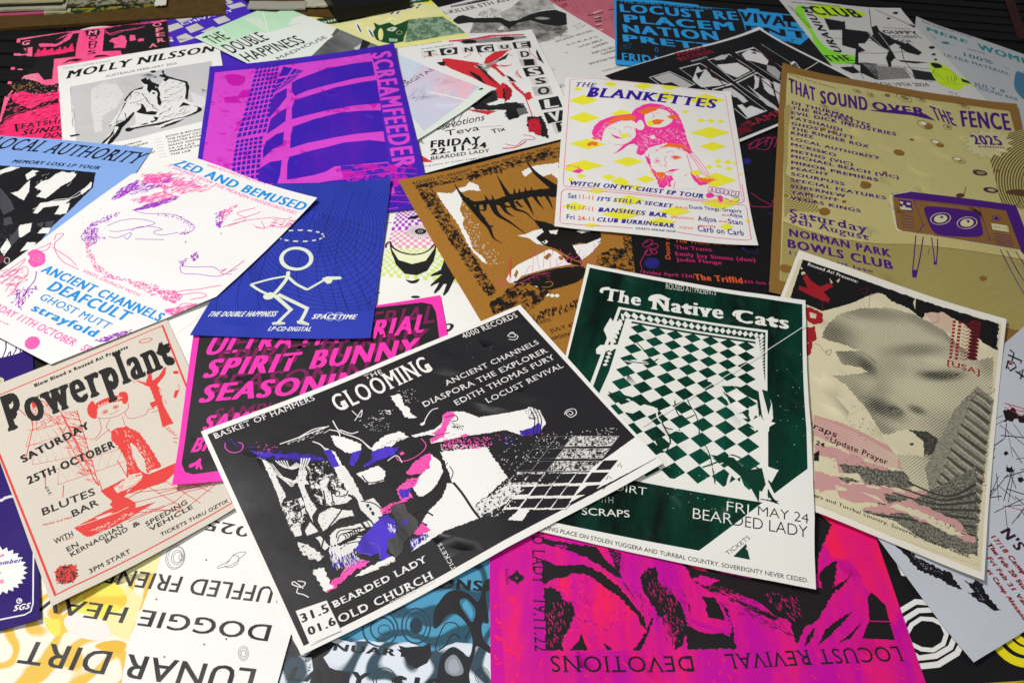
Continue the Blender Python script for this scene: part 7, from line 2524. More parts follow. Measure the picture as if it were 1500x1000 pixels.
s.l('#66635a',(3, 6.5),'941 693 991 667 1080 627',smooth=0)
s.l('#bab59d',1.7,'947 673 994 644 1080 602',smooth=0)
s.l('#4d4b43',(3, 6.5),'931 636 981 610 1080 568',smooth=0)
s.l('#bab59d',1.7,'937 617 984 586 1080 544',smooth=0)
s.l('#4d4b43',(3, 6.5),'921 580 971 553 1080 510',smooth=0)
s.l('#bab59d',1.7,'927 561 974 530 1080 486',smooth=0)
s.l('#66635a',(3, 6.5),'911 525 961 497 1080 453',smooth=0)
s.l('#bab59d',1.7,'918 507 964 475 1079 430',smooth=0)
s.l('#4d4b43',(3, 6.5),'902 471 951 443 1079 398',smooth=0)
s.l('#bab59d',1.7,'908 453 955 421 1079 375',smooth=0)
s.l('#4d4b43',(3, 6.5),'893 419 942 390 1079 343',smooth=0)
s.l('#bab59d',1.7,'899 401 945 368 1079 321',smooth=0)
s.l('#66635a',(3, 6.5),'884 368 933 337 1079 290',smooth=0)
s.l('#bab59d',1.7,'890 350 936 317 1079 268',smooth=0)
s.a = 'pink_print'
s.p('#cf9c98','332 534 457 541 572 522 671 504 726 442 744 397 641 375 529 382 416 397 355 406',rag=0.8)
s.p('#cf9c98','369 352 451 377 532 362 596 362 687 377 650 315 573 307 478 312 414 313 373 329',rag=0.8)
s.p('#cf9c98','396 207 450 212 516 193 618 225 704 259 778 278 840 334 910 333 956 338 871 269 783 240 668 200 563 186 466 168 414 123',rag=0.8)
s.p('#cf9c98','410 141 491 160 517 184 441 105',rag=0.8)
s.p('#cf9c98','517 184 608 189 701 177 602 136',rag=0.8)
s.g('#cf9c98','397 186 743 311 892 282 418 36',7,3,1,0)
s.g('#cf9c98','369 352 635 416 707 345 395 195',5,2,2,0)
s.l('#ded4b2',(0.5, 1.3),'339 516 511 504 716 458',smooth=0)
s.l('#ded4b2',(0.5, 1.3),'343 498 513 488 717 449',smooth=0)
s.l('#ded4b2',(0.5, 1.3),'346 480 515 472 718 440',smooth=0)
s.l('#ded4b2',(0.5, 1.3),'349 461 518 456 719 430',smooth=0)
s.l('#ded4b2',(0.5, 1.3),'353 443 520 440 720 421',smooth=0)
s.l('#ded4b2',(0.5, 1.3),'356 425 522 425 722 412',smooth=0)
s.l('#ded4b2',(0.5, 1.3),'359 407 525 410 723 403',smooth=0)
s.l('#ded4b2',(0.5, 1.3),'362 389 527 395 724 393',smooth=0)
s.l('#ded4b2',(0.5, 1.3),'365 371 529 380 725 384',smooth=0)
s.p('#ded4b2','647 539 691 613 735 650 768 644 813 609 825 523 767 500 693 517',rag=1.2)
s.a = 'ink_specks'
s.p('#383632','756 571 771 583 776 571 761 558',rag=0.5)
s.a = 'portrait_print'
s.p('blot:#4a4843:#8f8b7c:500:0.52','484 282 540 317 645 345 755 392 802 332 731 284 615 244 578 278 519 258',rag=1.5)
s.p('blot:#4a4843:#8f8b7c:500:0.52','496 215 552 248 585 239 529 205',rag=1.5)
s.p('blot:#4a4843:#8f8b7c:500:0.52','679 226 773 255 831 217 791 174 715 184',rag=1.5)
s.p('blot:#4a4843:#8f8b7c:500:0.52','877 355 957 319 882 306',rag=1.5)
s.a = 'ink_specks'
s.d('#4c4a44',70,'477 731 548 820 614 571 581 455 487 556',3,0.6,None,5)
s.d('#4c4a44',60,'416 303 635 416 657 266 517 184',3,0.7,None,6)
s.a = 'lettering'
s.t('#1d1b1c','Scraps',708,1140,1117,1091,94,'b')
s.a = 'illustration'
s.l('#1d1b1c',0.6,'417 420 417 417 416 414 414 411 411 410 408 410 406 412 405 415 405 418 407 421 409 423 411 425 414 424 416 423',closed=1)
s.a = 'lettering'
s.t('#1d1b1c','Update Prayer',1064,989,1698,973,82,'b')
s.t('#1d1b1c','Friday May 24',454,904,1020,878,70,'k')
s.a = 'illustration'
s.p('#1d1b1c','375 296 393 324 402 263 383 257',rag=0.4)
s.a = 'drawing'
s.l('#7c3040',0.5,'234 994 267 992 292 964 322 994 321 954 302 957 308 973')
s.l('#7c3040',0.5,'1062 1110 1095 1115 1057 1057 1024 1052 988 981 970 996 993 1016')
s.l('#7c3040',0.5,'935 581 974 592 1013 597 1047 560')
s.l('#7c3040',0.5,'1040 546 1078 556 1074 499 1096 506')
s.a = 'red_marks'
s.p('#a31f2a','859 1509 874 1512 872 1494 857 1491')
s.p('#a31f2a','886 1514 902 1517 900 1499 885 1496')
s.l('#a31f2a',1.2,'909 1519 928 1508 944 1528',smooth=0)
s.p('#4c1a22','992 1550 985 1539 967 1532 950 1532 943 1539 950 1550 968 1558 985 1557',1)
s.l('#a31f2a',0.5,'992 1550 985 1538 967 1530 950 1531 942 1539 950 1551 968 1559 985 1559',closed=1)
s.p('#a31f2a','860 1481 874 1484 873 1466 858 1462')
s.p('#a31f2a','887 1486 903 1489 901 1471 886 1468')
s.l('#a31f2a',1.2,'910 1491 929 1481 945 1500',smooth=0)
s.p('#4c1a22','992 1522 985 1512 968 1504 951 1504 944 1511 951 1522 968 1530 985 1530',1)
s.l('#a31f2a',0.5,'993 1522 986 1511 968 1503 950 1503 943 1511 950 1523 968 1531 986 1531',closed=1)
s.p('#a31f2a','861 1453 875 1456 873 1438 859 1435')
s.p('#a31f2a','888 1458 903 1462 902 1443 887 1440')
s.l('#a31f2a',1.2,'910 1464 929 1453 945 1472',smooth=0)
s.p('#4c1a22','993 1495 985 1484 969 1477 952 1476 944 1484 952 1494 969 1502 986 1502',1)
s.l('#a31f2a',0.5,'993 1495 986 1484 969 1475 951 1475 944 1483 951 1495 969 1503 986 1503',closed=1)
s.p('#a31f2a','862 1425 876 1428 874 1410 860 1407')
s.p('#a31f2a','888 1430 904 1434 902 1416 887 1413')
s.l('#a31f2a',1.2,'911 1436 930 1426 946 1445',smooth=0)
s.p('#4c1a22','993 1468 986 1457 969 1450 952 1449 945 1456 952 1467 969 1475 986 1475',1)
s.l('#a31f2a',0.5,'994 1468 987 1456 969 1448 952 1448 944 1456 952 1468 969 1476 987 1476',closed=1)
s.p('#a31f2a','863 1398 877 1401 875 1383 861 1380')
s.p('#a31f2a','889 1403 905 1407 903 1389 888 1385')
s.l('#a31f2a',1.2,'912 1409 930 1399 946 1418',smooth=0)
s.p('#4c1a22','993 1441 986 1430 970 1423 953 1422 946 1429 953 1440 970 1447 987 1448',1)
s.l('#a31f2a',0.5,'994 1441 987 1430 970 1421 952 1421 945 1429 952 1441 970 1449 987 1449',closed=1)
s.p('#a31f2a','863 1370 877 1373 876 1356 862 1352')
s.p('#a31f2a','890 1376 905 1379 904 1362 889 1358')
s.l('#a31f2a',1.2,'912 1382 931 1372 947 1391',smooth=0)
s.p('#4c1a22','994 1414 987 1404 970 1396 953 1395 946 1402 953 1413 970 1420 987 1421',1)
s.l('#a31f2a',0.5,'995 1414 987 1403 970 1394 953 1394 945 1402 953 1413 970 1422 988 1422',closed=1)
s.p('#a31f2a','864 1343 878 1346 876 1329 862 1325')
s.p('#a31f2a','890 1348 906 1352 904 1335 889 1331')
s.l('#a31f2a',1.2,'913 1355 932 1345 947 1364',smooth=0)
s.p('#4c1a22','994 1387 987 1377 970 1369 954 1368 947 1375 954 1386 971 1394 987 1394',1)
s.l('#a31f2a',0.5,'995 1387 988 1376 970 1367 953 1367 946 1375 953 1386 971 1395 988 1395',closed=1)
s.p('#a31f2a','865 1316 879 1319 877 1302 863 1298')
s.p('#a31f2a','891 1322 907 1326 905 1308 890 1304')
s.l('#a31f2a',1.2,'914 1328 932 1318 948 1337',smooth=0)
s.p('#4c1a22','995 1361 988 1350 971 1342 954 1341 947 1348 954 1359 971 1367 988 1368',1)
s.l('#a31f2a',0.5,'996 1361 988 1349 971 1341 954 1340 946 1348 954 1360 971 1368 988 1369',closed=1)
s.p('#a31f2a','866 1289 880 1292 878 1275 864 1272')
s.p('#a31f2a','892 1295 907 1299 905 1281 891 1278')
s.l('#a31f2a',1.2,'914 1301 933 1291 948 1311',smooth=0)
s.p('#4c1a22','995 1334 988 1324 971 1316 955 1315 948 1322 955 1332 972 1340 988 1341',1)
s.l('#a31f2a',0.5,'996 1334 989 1323 971 1314 954 1314 947 1321 954 1333 972 1342 989 1342',closed=1)
s.p('#a31f2a','866 1263 880 1266 878 1248 865 1245')
s.p('#a31f2a','892 1268 908 1272 906 1255 891 1251')
s.l('#a31f2a',1.2,'915 1274 933 1265 949 1284',smooth=0)
s.p('#4c1a22','995 1308 988 1297 972 1289 955 1288 948 1295 955 1305 972 1314 989 1315',1)
s.l('#a31f2a',0.5,'996 1308 989 1296 972 1288 954 1287 947 1295 955 1306 972 1315 989 1316',closed=1)
s.p('#a31f2a','867 1236 881 1239 879 1222 865 1219')
s.p('#a31f2a','893 1242 908 1246 907 1228 892 1225')
s.l('#a31f2a',1.2,'915 1248 934 1239 949 1258',smooth=0)
s.p('#4c1a22','996 1281 989 1271 972 1263 955 1262 949 1268 956 1279 972 1287 989 1288',1)
s.l('#a31f2a',0.5,'996 1282 989 1270 972 1261 955 1261 948 1268 955 1280 972 1288 989 1289',closed=1)
s.a = 'lettering'
s.t('#a31f2a','[USA]',2159,2919,2541,2936,94,'b')
s.a = 'portrait_print'
s.p('blot:#4f4c46:#8c887a:500:0.5','604 81 766 193 1045 596 1083 107 907 78 730 87',rag=1.5)
s.l('#45433e',(2, 3.2),'627 82 824 156 1070 205')
s.l('#45433e',(2, 3.2),'650 123 842 188 1067 250')
s.l('#45433e',(2, 3.2),'673 165 861 220 1064 296')
s.l('#45433e',(2, 3.2),'697 207 880 253 1061 343')
s.l('#45433e',(2, 3.2),'721 250 900 286 1058 390')
s.l('#45433e',(2, 3.2),'745 294 919 320 1055 438')
s.l('#45433e',(2, 3.2),'770 339 939 354 1051 487')
s.a = 'pink_print'
s.p('#cf9c98','608 102 674 155 782 242 888 251 1001 245 1034 195 1070 205 1071 165 1029 159 925 183 846 158 791 177 723 132 673 116',rag=1.6)
s.p('#ded4b2','743 201 862 216 952 208 1028 182 971 160 881 178 791 177 717 168',rag=1.6)
s.a = 'ink_specks'
s.d('#33312e',14,'878 206 1025 219 1042 180 896 177',4,1.4,None,5)
s.a = 'printed_panel'
s.p('#ded4b2','454 114 605 120 625 91 741 112 908 69 1084 80 1082 61 767 32 433 35',rag=0.6)
s.a = 'lettering'
s.t('#1d1b1c','Yuggera and Turrbal country. Sovereignty never ceded.',899,174,2633,201,45,'b')
s.done()

s = Sheet('green_chequerboard_poster', 'dark green poster with white groovy title and diamond chequerboard rug with cats, right of centre', 'poster', [(0.09563, 0.81935), (0.38287, 0.77112), (0.31268, 0.36507), (0.02388, 0.41614)], (292, 411), '#eeede6', lifts=[(0, 0, 4, 90), (1, 1, 4, 110), (1, 0, 2, 80)])
s.a = 'printed_panel'
s.p('ink:#01150f:#024231:24:0.55:0','19 1618 1150 1610 1145 557 711 72 6 53')
s.a = 'lettering'
s.t('#edece4','ROUSED AT! PRESENTS',1098,3912,1760,3965,109,'n')
s.a = 'title_lettering'
s.t('#edece4','The',318,3511,802,3522,217,'B')
s.t('#edece4','Native',943,3505,1878,3556,233,'B')
s.t('#edece4','Cats',2030,3537,2704,3547,213,'B')
s.p('#edece4','98 1458 105 1487 142 1501 147 1483 117 1471 116 1451',1)
s.p('#edece4','356 1462 367 1496 413 1516 463 1496 446 1478 397 1486 381 1459',1)
s.p('#edece4','794 1465 809 1494 853 1502 845 1484 812 1472 810 1451',1)
s.a = 'rug_print'
s.p('#edece4','210 1374 976 1388 978 346 87 340')
s.p('#03382a','224 1359 965 1371 970 355 109 356')
s.g('#edece4','230 1354 962 1365 954 1323 251 1301',22,1,3,0)
s.g('#edece4','230 1354 256 1302 210 957 184 950',1,12,3,0)
s.g('#edece4','930 1321 962 1363 970 918 943 913',1,22,3,0)
s.p('#edece4','258 1304 932 1311 972 354 109 356 213 812')
s.p('#03382a','290 1290 916 1299 920 1281 288 1269')
s.p('#edece4','288 1276 916 1285 939 432 126 400')
s.g('ink:#011f17:#02503c:34:0.52:0','291 1282 914 1292 953 398 182 356',7,11,3,0)
s.p('#edece4','916 1319 930 1335 972 990 978 348 948 352 946 985')
s.l('#edece4',4.5,'292 1243 221 816',smooth=0)
s.a = 'cat_print'
s.p('#edece4','181 1286 197 1263 226 1278 245 1243 217 1171 217 1102 185 1137 158 1194 167 1236',rag=0.4)
s.p('#edece4','140 1052 155 1085 226 1108 281 1118 247 1088 196 1058 173 1026 146 1024',rag=0.3)
s.p('#edece4','283 1015 335 1035 416 1039 400 1022 347 1010',rag=0.2)
s.p('#033526','231 807 304 787 358 768 329 728 282 759',rag=0.2)
s.p('#033526','284 805 354 801 433 794 479 767 444 769 357 779',rag=0.2)
s.p('#edece4','309 744 357 779 412 749 366 705 323 704',rag=0.2)
s.l('#03382a',1.8,'425 786 480 756 503 686 543 611 551 571')
s.l('#edece4',2,'470 764 485 703 539 662 590 653 621 671')
s.l('#03382a',1.6,'550 829 564 765 600 730 648 763')
s.l('#03382a',1.2,'597 885 619 823 657 754 681 642 726 549 757 399')
s.l('#edece4',2.2,'695 990 757 968 794 884 829 812 863 786')
s.l('#03382a',1.6,'739 976 776 926 811 887')
s.l('#03382a',1.6,'489 747 513 667 556 656')
s.l('#03382a',1.4,'310 1171 372 1112 415 1050 399 1034')
s.l('#03382a',1.6,'282 1027 346 1020 416 1039 449 1072')
s.l('#03382a',1.8,'699 474 759 515 820 567 892 540 946 511')
s.l('#edece4',3,'813 565 823 488 811 410 828 357')
s.l('#edece4',1.4,'722 469 791 521')
s.p('#edece4','713 982 738 999 816 1005 808 979 757 968 790 883 759 911',rag=0.2)
s.p('#edece4','830 801 862 819 887 790 863 786 847 772',rag=0.2)
s.p('#033526','816 981 919 979 978 945 984 742 944 757 928 911 886 926',rag=0.4)
s.p('#edece4','895 870 928 831 904 771 891 813',rag=0.2)
s.p('#edece4','940 811 957 781 984 742 960 743 976 656 945 692 928 754',rag=0.4)
s.p('#edece4','977 795 1010 785 984 758',rag=0.3)
s.p('#edece4','896 742 932 738 921 720',rag=0.2)
s.p('#033526','726 549 829 554 869 516 946 491 941 342 894 435 807 505',rag=0.2)
s.p('#edece4','803 408 834 395 839 355 820 351',rag=0.2)
s.p('#edece4','863 457 879 413 903 371 880 363 857 400',rag=0.2)
s.p('#edece4','976 526 1021 524 992 452 969 476',rag=0.2)
s.p('#033526','481 575 511 603 551 571 542 529 515 512',rag=0.3)
s.p('#edece4','518 528 541 548 534 527',rag=0.2)
s.p('#edece4','934 983 973 985 997 902 1000 811 967 739 951 824',rag=0.2)
s.p('#edece4','943 823 965 771 1009 788 983 758 980 728 951 736 935 771',rag=0.2)
s.p('#edece4','972 535 1022 522 992 463 975 463 1021 360 991 360 968 420',rag=0.2)
s.p('#033526','951 986 981 981 993 901 980 830 968 896',rag=0.2)
s.p('#033526','977 421 998 379 1024 349 1002 353 976 384',rag=0.2)
s.p('#033526','906 504 952 522 968 439 953 399 908 409',rag=0.2)
s.a = 'crease_print'
s.l('#edece4',0.9,'1271 1616 1148 1445 829 1091 414 642',smooth=0)
s.l('#03382a',0.5,'1280 1605 1157 1437 838 1083 423 638',smooth=0)
s.a = 'ink_specks'
s.d('#edece4',30,'900 987 1164 1324 1138 625 983 498',1.6,0.6,None,8)
s.d('#edece4',24,'517 453 947 398 801 280 576 232',1.8,0.7,None,9)
s.d('#03382a',26,'648 763 678 683 764 419 750 398 674 619',3.5,0.9,-73,10)
s.a = 'rug_print'
s.p('#edece4','507 387 641 389 690 378 524 377')
s.a = 'lettering'
s.t('#edece4','LUNAR DIRT',254,651,1187,702,93,'n')
s.t('#9ab0a0','WITH',637,492,852,517,76,'n')
s.t('#edece4','SCRAPS',550,302,1044,395,83,'r')
s.a = 'title_lettering'
s.t('#edece4','FRI',2027,693,2254,697,115,'n')
s.t('#1b1b1b','MAY 24',2346,705,2857,710,107,'n')
s.t('#edece4','BEAR',1688,534,2093,546,123,'n')
s.t('#1b1b1b','DED LADY',2102,543,2848,549,125,'n')
s.a = 'lettering'
s.t('#1b1b1b','TICKETS',2066,188,2282,426,42,'n')
s.a = 'logo_print'
s.p('#03382a','848 76 896 143 913 75')
s.p('#edece4','895 126 914 119 899 115')
s.a = 'lettering'
s.t('#2c2c2a','TAKING PLACE ON STOLEN YUGGERA AND TURRBAL COUNTRY. SOVEREIGNTY NEVER CEDED.',114,32,2847,55,47,'r')
s.a = 'cat_print'
s.p('#151515','944 363 978 364 1022 367 1007 354 963 357',rag=0.6)
s.done()

s = Sheet('black_landscape_poster', 'black landscape poster with white border, serif lettering and a pixelated pointing hand, topmost in front', 'poster', [(-0.33376, 0.50431), (0.00778, 0.73708), (0.17316, 0.50112), (-0.17423, 0.27161)], (415, 285), '#f1efea', lifts=[(1, 1, 5, 120), (0, 0, 3, 90), (0.1, 0.35, 2.2, 75), (0.3, 0.5, 1.3, 70), (0, 1, 3, 90)])
s.a = 'printed_panel'
s.p('#242225','20 1111 1629 1115 1646 37 22 30')
s.a = 'lettering'
s.t('#f2f0ec','BASKET OF HAMMERS',101,2681,1262,2703,76,'s')
s.t('#f2f0ec','4000 RECORDS',3221,2692,4009,2680,83,'s')
s.t('#f2f0ec','THE',1891,2699,2109,2690,63,'s')
s.t('#f2f0ec','ANCIENT CHANNELS',2662,2143,3985,2161,73,'s')
s.t('#f2f0ec','DIASPORA THE EXPLORER',2299,1991,4004,1991,77,'s')
s.t('#f2f0ec','EDITH THOMAS FURY',2626,1830,4020,1858,77,'s')
s.t('#f2f0ec','LOCUST REVIVAL',2949,1680,4025,1696,72,'s')
s.a = 'title_lettering'
s.t('#f2f0ec','GLOOMING',1416,2411,2648,2429,254,'S')
s.a = 'drawing'
s.l('#d84cc8',1.1,'72 1033 64 1007 79 973 110 961 131 977 132 998 120 1010')
s.l('ink:#2c2468:#5238cc:50:0.42:0',0.8,'81 1036 99 1043 103 1008 113 992')
s.l('#f2f0ec',1,'1479 966 1505 947 1530 961 1513 993 1487 986 1515 963 1524 994 1505 998')
s.l('#f2f0ec',0.9,'1447 441 1473 456 1505 444 1497 418 1463 414 1457 441 1480 446 1487 430 1470 424 1468 435')
s.a = 'illustration'
s.p('#f2f0ec','811 932 850 928 856 909 842 858 855 826 848 794 863 761 836 771 816 789 816 831 811 866',rag=1.0)
s.a = 'ink_specks'
s.d('#f2f0ec',30,'846 955 939 914 911 843 846 844 856 900',1.8,0.8,None,3)
s.d('#f2f0ec',26,'605 874 774 885 765 830 616 821',4,0.7,-8,4)
s.a = 'drawing'
s.l('#f2f0ec',1,'610 883 637 903 665 924 640 890 623 941')
s.l('#f2f0ec',1.1,'969 761 940 765 907 748 874 720')
s.a = 'illustration'
s.p('#f2f0ec','857 723 880 722 870 710 856 712',1)
s.a = 'ink_specks'
s.d('#f2f0ec',16,'755 866 786 854 771 833 750 845',3,1,None,5)
s.d('#f2f0ec',30,'639 831 740 797 729 757 647 792',2,0.5,None,6)
s.a = 'illustration'
s.p('#f2f0ec','793 685 849 673 899 664 945 679 968 713 1011 714 1061 684 1102 623 1206 587 1311 555 1334 559 1364 519 1349 444 1293 411 1218 437 1168 502 1100 524 985 568 887 591 846 603 853 625 889 627 857 653 801 669',rag=0.5)
s.p('ink:#c03c88:#ff5cb8:50:0.36:0','966 714 993 723 1018 708 1016 685 988 672 939 635 913 604 890 612 853 603 853 625 893 627 873 650 929 659 955 685',rag=0.8)
s.p('ink:#c03c88:#ff5cb8:50:0.36:0','973 581 999 577 1018 560 990 561',rag=1)
s.p('ink:#2c2468:#5238cc:50:0.42:0','1221 465 1278 455 1329 461 1300 407 1231 427 1213 446',rag=0.8)
s.a = 'drawing'
s.l('#242225',1.2,'1331 551 1316 487 1265 421')
s.l('#242225',1.2,'1344 543 1329 479 1278 414')
s.l('#242225',1.2,'1357 536 1342 472 1291 407')
s.a = 'ink_specks'
s.d('#242225',60,'1302 568 1362 539 1339 473 1296 498',2.4,1.2,None,7)
s.d('#242225',14,'977 720 1002 599 966 585 925 643',3,0.8,-51,8)
s.a = 'drawing'
s.l('#242225',1.1,'974 698 1015 686 1012 657 979 665')
s.l('#242225',1,'971 634 1020 612')
s.l('#242225',0.9,'883 633 946 614')
s.a = 'ink_specks'
s.d('#242225',20,'987 654 1034 604 1002 599 972 628',3,0.9,None,9)
s.a = 'illustration'
s.p('#f2f0ec','600 711 654 731 691 744 745 736 771 715 779 682 730 688 689 677 641 688 611 697',rag=1.2)
s.a = 'ink_specks'
s.d('#242225',24,'652 710 771 698 769 676 655 680',2.4,0.8,-9,10)
s.a = 'illustration'
s.p('#f2f0ec','861 544 1047 467 1044 281 947 254 840 231 840 314 828 379 842 435 852 494',rag=1)
s.a = 'ink_specks'
s.d('#f2f0ec',110,'880 578 1060 473 1051 443 864 532',2.4,1.1,None,11)
s.d('ink:#c03c88:#ff5cb8:50:0.36:0',150,'903 604 1087 503 1104 469 1043 460 873 548',3,1.4,None,12)
s.d('ink:#c03c88:#ff5cb8:50:0.36:0',20,'1092 511 1356 381 1325 364 1091 477',2,0.8,None,13)
s.d('ink:#2c2468:#5238cc:50:0.42:0',30,'1164 504 1177 449 1139 403 1125 457',2.5,0.8,None,14)
s.a = 'illustration'
s.p('#f2f0ec','812 389 840 361 840 299 839 237 837 172 697 196 533 184 573 205 646 257 634 283 684 313 758 338',rag=0.6)
s.p('#f2f0ec','819 558 836 498 822 447 768 405 710 378 675 393 675 460 740 485 782 514',rag=0.6)
s.p('ink:#c03c88:#ff5cb8:50:0.36:0','730 549 782 563 821 562 808 531 777 495 735 483 691 508 684 528',rag=1.3)
s.p('ink:#c03c88:#ff5cb8:50:0.36:0','621 471 674 492 725 472 695 448 650 444 653 401 606 409 610 467',rag=1.3)
s.p('ink:#2c2468:#5238cc:50:0.42:0','617 463 667 444 640 409 610 416',rag=1.2)
s.a = 'ink_specks'
s.d('#242225',30,'633 495 708 472 653 401 610 416',3,0.7,-49,15)
s.a = 'drawing'
s.l('#242225',2,'825 445 764 397 703 382 641 378 636 401')
s.l('#242225',1.4,'635 382 662 336 685 332 708 358')
s.l('#242225',1,'859 458 858 425 831 399 823 425 834 461 861 478')
s.l('ink:#c03c88:#ff5cb8:50:0.36:0',1,'683 620 684 597 709 578 761 575 810 591 826 615 822 648')
s.a = 'illustration'
s.p('ink:#c03c88:#ff5cb8:50:0.36:0','704 627 720 629 723 613 705 613',rag=0.3)
s.a = 'drawing'
s.l('#f2f0ec',1,'641 616 688 622 692 577')
s.a = 'illustration'
s.p('#f2f0ec','498 622 597 614 610 570 583 533 522 546 507 586',rag=0.8)
s.a = 'drawing'
s.l('#242225',1.4,'515 602 526 554 585 537')
s.a = 'illustration'
s.p('#f2f0ec','485 859 530 823 583 749 555 708 521 728 498 752 479 806',rag=0.8)
s.a = 'drawing'
s.l('#f2f0ec',1.3,'273 916 363 913 430 912 498 910')
s.l('#f2f0ec',1.3,'354 912 427 925 482 913')
s.l('#f2f0ec',1.3,'490 891 521 862 516 831')
s.l('#f2f0ec',1.3,'402 865 424 836 433 798 441 718')
s.l('#f2f0ec',1.3,'525 930 528 859 572 800 591 767 602 715')
s.l('#f2f0ec',1.3,'591 767 612 699 635 675')
s.l('#f2f0ec',1.3,'532 868 566 826 598 820')
s.a = 'ink_specks'
s.d('#f2f0ec',50,'287 909 484 917 486 882 303 889',4,0.8,1,16)
s.a = 'illustration'
s.p('#f2f0ec','437 807 464 771 465 568 428 559 424 643',rag=0.7)
s.p('ink:#2c2468:#5238cc:50:0.42:0','424 801 455 789 453 690 423 696',rag=0.6)
s.p('ink:#2c2468:#5238cc:50:0.42:0','491 679 527 730 571 724 537 686 504 661',rag=0.5)
s.p('ink:#2c2468:#5238cc:50:0.42:0','536 638 584 659 608 690 675 685 721 653 674 630 618 640 560 627',rag=1.4)
s.p('ink:#2c2468:#5238cc:50:0.42:0','158 935 221 888 301 840 380 791 414 754 341 776 246 846 163 905',rag=1.8)
s.a = 'ink_specks'
s.d('ink:#2c2468:#5238cc:50:0.42:0',90,'154 970 293 861 381 793 359 761 144 899',7,1,-36,17)
s.d('ink:#c03c88:#ff5cb8:50:0.36:0',24,'188 973 262 910 235 880 174 914',2.4,0.9,None,18)
s.a = 'collage_print'
s.p('#e9e7e3','164 900 178 879 175 807 175 733 167 632 200 658 198 721 200 805 190 861',rag=0.6)
s.l('#e9e7e3',(0.5, 1.5),'178 871 181 822 198 781 225 742 265 693')
s.l('#e9e7e3',(0.5, 1.5),'184 864 188 812 204 768 228 730 268 698')
s.l('#e9e7e3',(0.5, 1.5),'189 857 195 802 210 755 231 720 270 704')
s.l('#e9e7e3',(0.5, 1.5),'195 850 203 791 216 741 234 709 273 710')
s.l('#e9e7e3',(0.5, 1.5),'201 842 210 781 222 729 237 698 275 716')
s.l('#e9e7e3',(0.5, 1.5),'207 835 217 770 229 716 240 688 277 722')
s.l('#e9e7e3',1.1,'225 841 236 807 258 780 300 790')
s.l('#e9e7e3',1.1,'235 835 243 799 265 776 303 784')
s.l('#e9e7e3',1.1,'246 830 250 790 272 773 307 779')
s.l('#e9e7e3',1.1,'256 825 257 781 279 769 310 773')
s.l('#e9e7e3',1.1,'266 819 264 773 287 765 314 768')
s.l('#e9e7e3',(1.6, 1.2),'327 804 308 767 287 734')
s.l('#e9e7e3',(1.6, 1.2),'337 798 315 764 292 732')
s.l('#e9e7e3',(1.6, 1.2),'347 793 322 760 297 730')
s.l('#e9e7e3',(1.6, 1.2),'358 788 329 756 301 728')
s.p('#e9e7e3','290 745 325 734 300 693 306 667 285 672 279 601 288 546 257 524 250 495 248 562 260 634 264 693',rag=0.5)
s.p('blot:#242225:#e9e7e3:190:0.53','333 758 419 740 409 684 429 606 425 544 378 547 332 550 295 553 296 603 306 667',rag=1)
s.p('#e9e7e3','345 658 381 663 386 648 363 625 358 593 379 570 406 589 425 567 453 563 457 526 400 512 342 531 326 542 333 595',rag=0.5)
s.p('blot:#242225:#e9e7e3:230:0.5','164 636 252 623 240 533 213 499 158 500 162 564',rag=0.8)
s.p('#e9e7e3','164 518 197 508 189 463 162 470',rag=0.3)
s.p('#e9e7e3','239 503 252 448 205 452 206 476',rag=0.3)
s.p('#e9e7e3','231 429 251 424 263 368 241 357 233 385',rag=0.4)
s.p('#e9e7e3','163 444 196 406 230 333 207 325 175 354 158 395',rag=1.2)
s.p('#e9e7e3','286 520 339 524 373 493 409 468 405 444 348 460 304 445 268 441 269 496',rag=0.4)
s.p('#e9e7e3','435 679 469 685 474 610 469 473 491 359 460 343 458 389 441 455 448 531 438 595',rag=0.5)
s.p('#e9e7e3','461 487 510 478 516 446 518 413 504 385 469 393',rag=0.4)
s.p('#e9e7e3','285 410 318 424 380 406 450 393 455 363 381 366 304 361 269 364',rag=0.5)
s.p('#e9e7e3','266 356 324 344 392 349 410 328 353 306 301 293 247 292',rag=1.4)
s.p('#e9e7e3','162 296 192 300 209 240 183 188 171 191',rag=1.3)
s.p('#e9e7e3','294 197 344 207 412 195 454 205 463 182 404 179 335 187',rag=1)
s.l('#242225',1.1,'390 601 382 592 371 593 365 602 366 614 374 623 385 623 391 614',closed=1)
s.l('#242225',1.1,'381 606 377 602 372 602 368 606 369 613 373 617 378 617 382 612',closed=1)
s.l('#242225',1.1,'397 565 391 559 383 559 378 566 379 576 385 582 393 582 398 575',closed=1)
s.l('#242225',1.1,'332 536 329 533 324 533 321 537 322 542 325 546 330 546 333 542',closed=1)
s.l('#242225',1.1,'360 535 356 531 352 531 349 535 349 541 353 544 357 544 360 540',closed=1)
s.l('#242225',1.1,'433 503 428 499 423 499 420 504 420 510 424 514 430 513 433 509',closed=1)
s.l('#242225',1.1,'307 539 304 535 299 536 296 540 297 545 300 549 305 548 308 544',closed=1)
s.l('#242225',1.1,'234 368 230 364 224 364 220 369 221 376 225 380 231 380 234 375',closed=1)
s.l('#242225',1.1,'233 321 229 316 223 317 220 322 220 328 224 332 230 332 234 327',closed=1)
s.l('#242225',1.1,'199 456 195 452 190 452 187 456 187 462 191 466 196 466 199 462',closed=1)
s.l('#242225',1.1,'182 245 178 241 172 241 169 246 169 252 173 256 178 256 182 251',closed=1)
s.l('#242225',1.1,'186 206 183 202 178 203 175 207 175 212 179 216 183 216 187 212',closed=1)
s.l('#242225',1.1,'195 260 192 257 188 257 185 261 185 266 188 269 193 269 195 265',closed=1)
s.l('#242225',1.1,'374 442 371 439 367 439 365 443 365 447 368 450 372 450 375 447',closed=1)
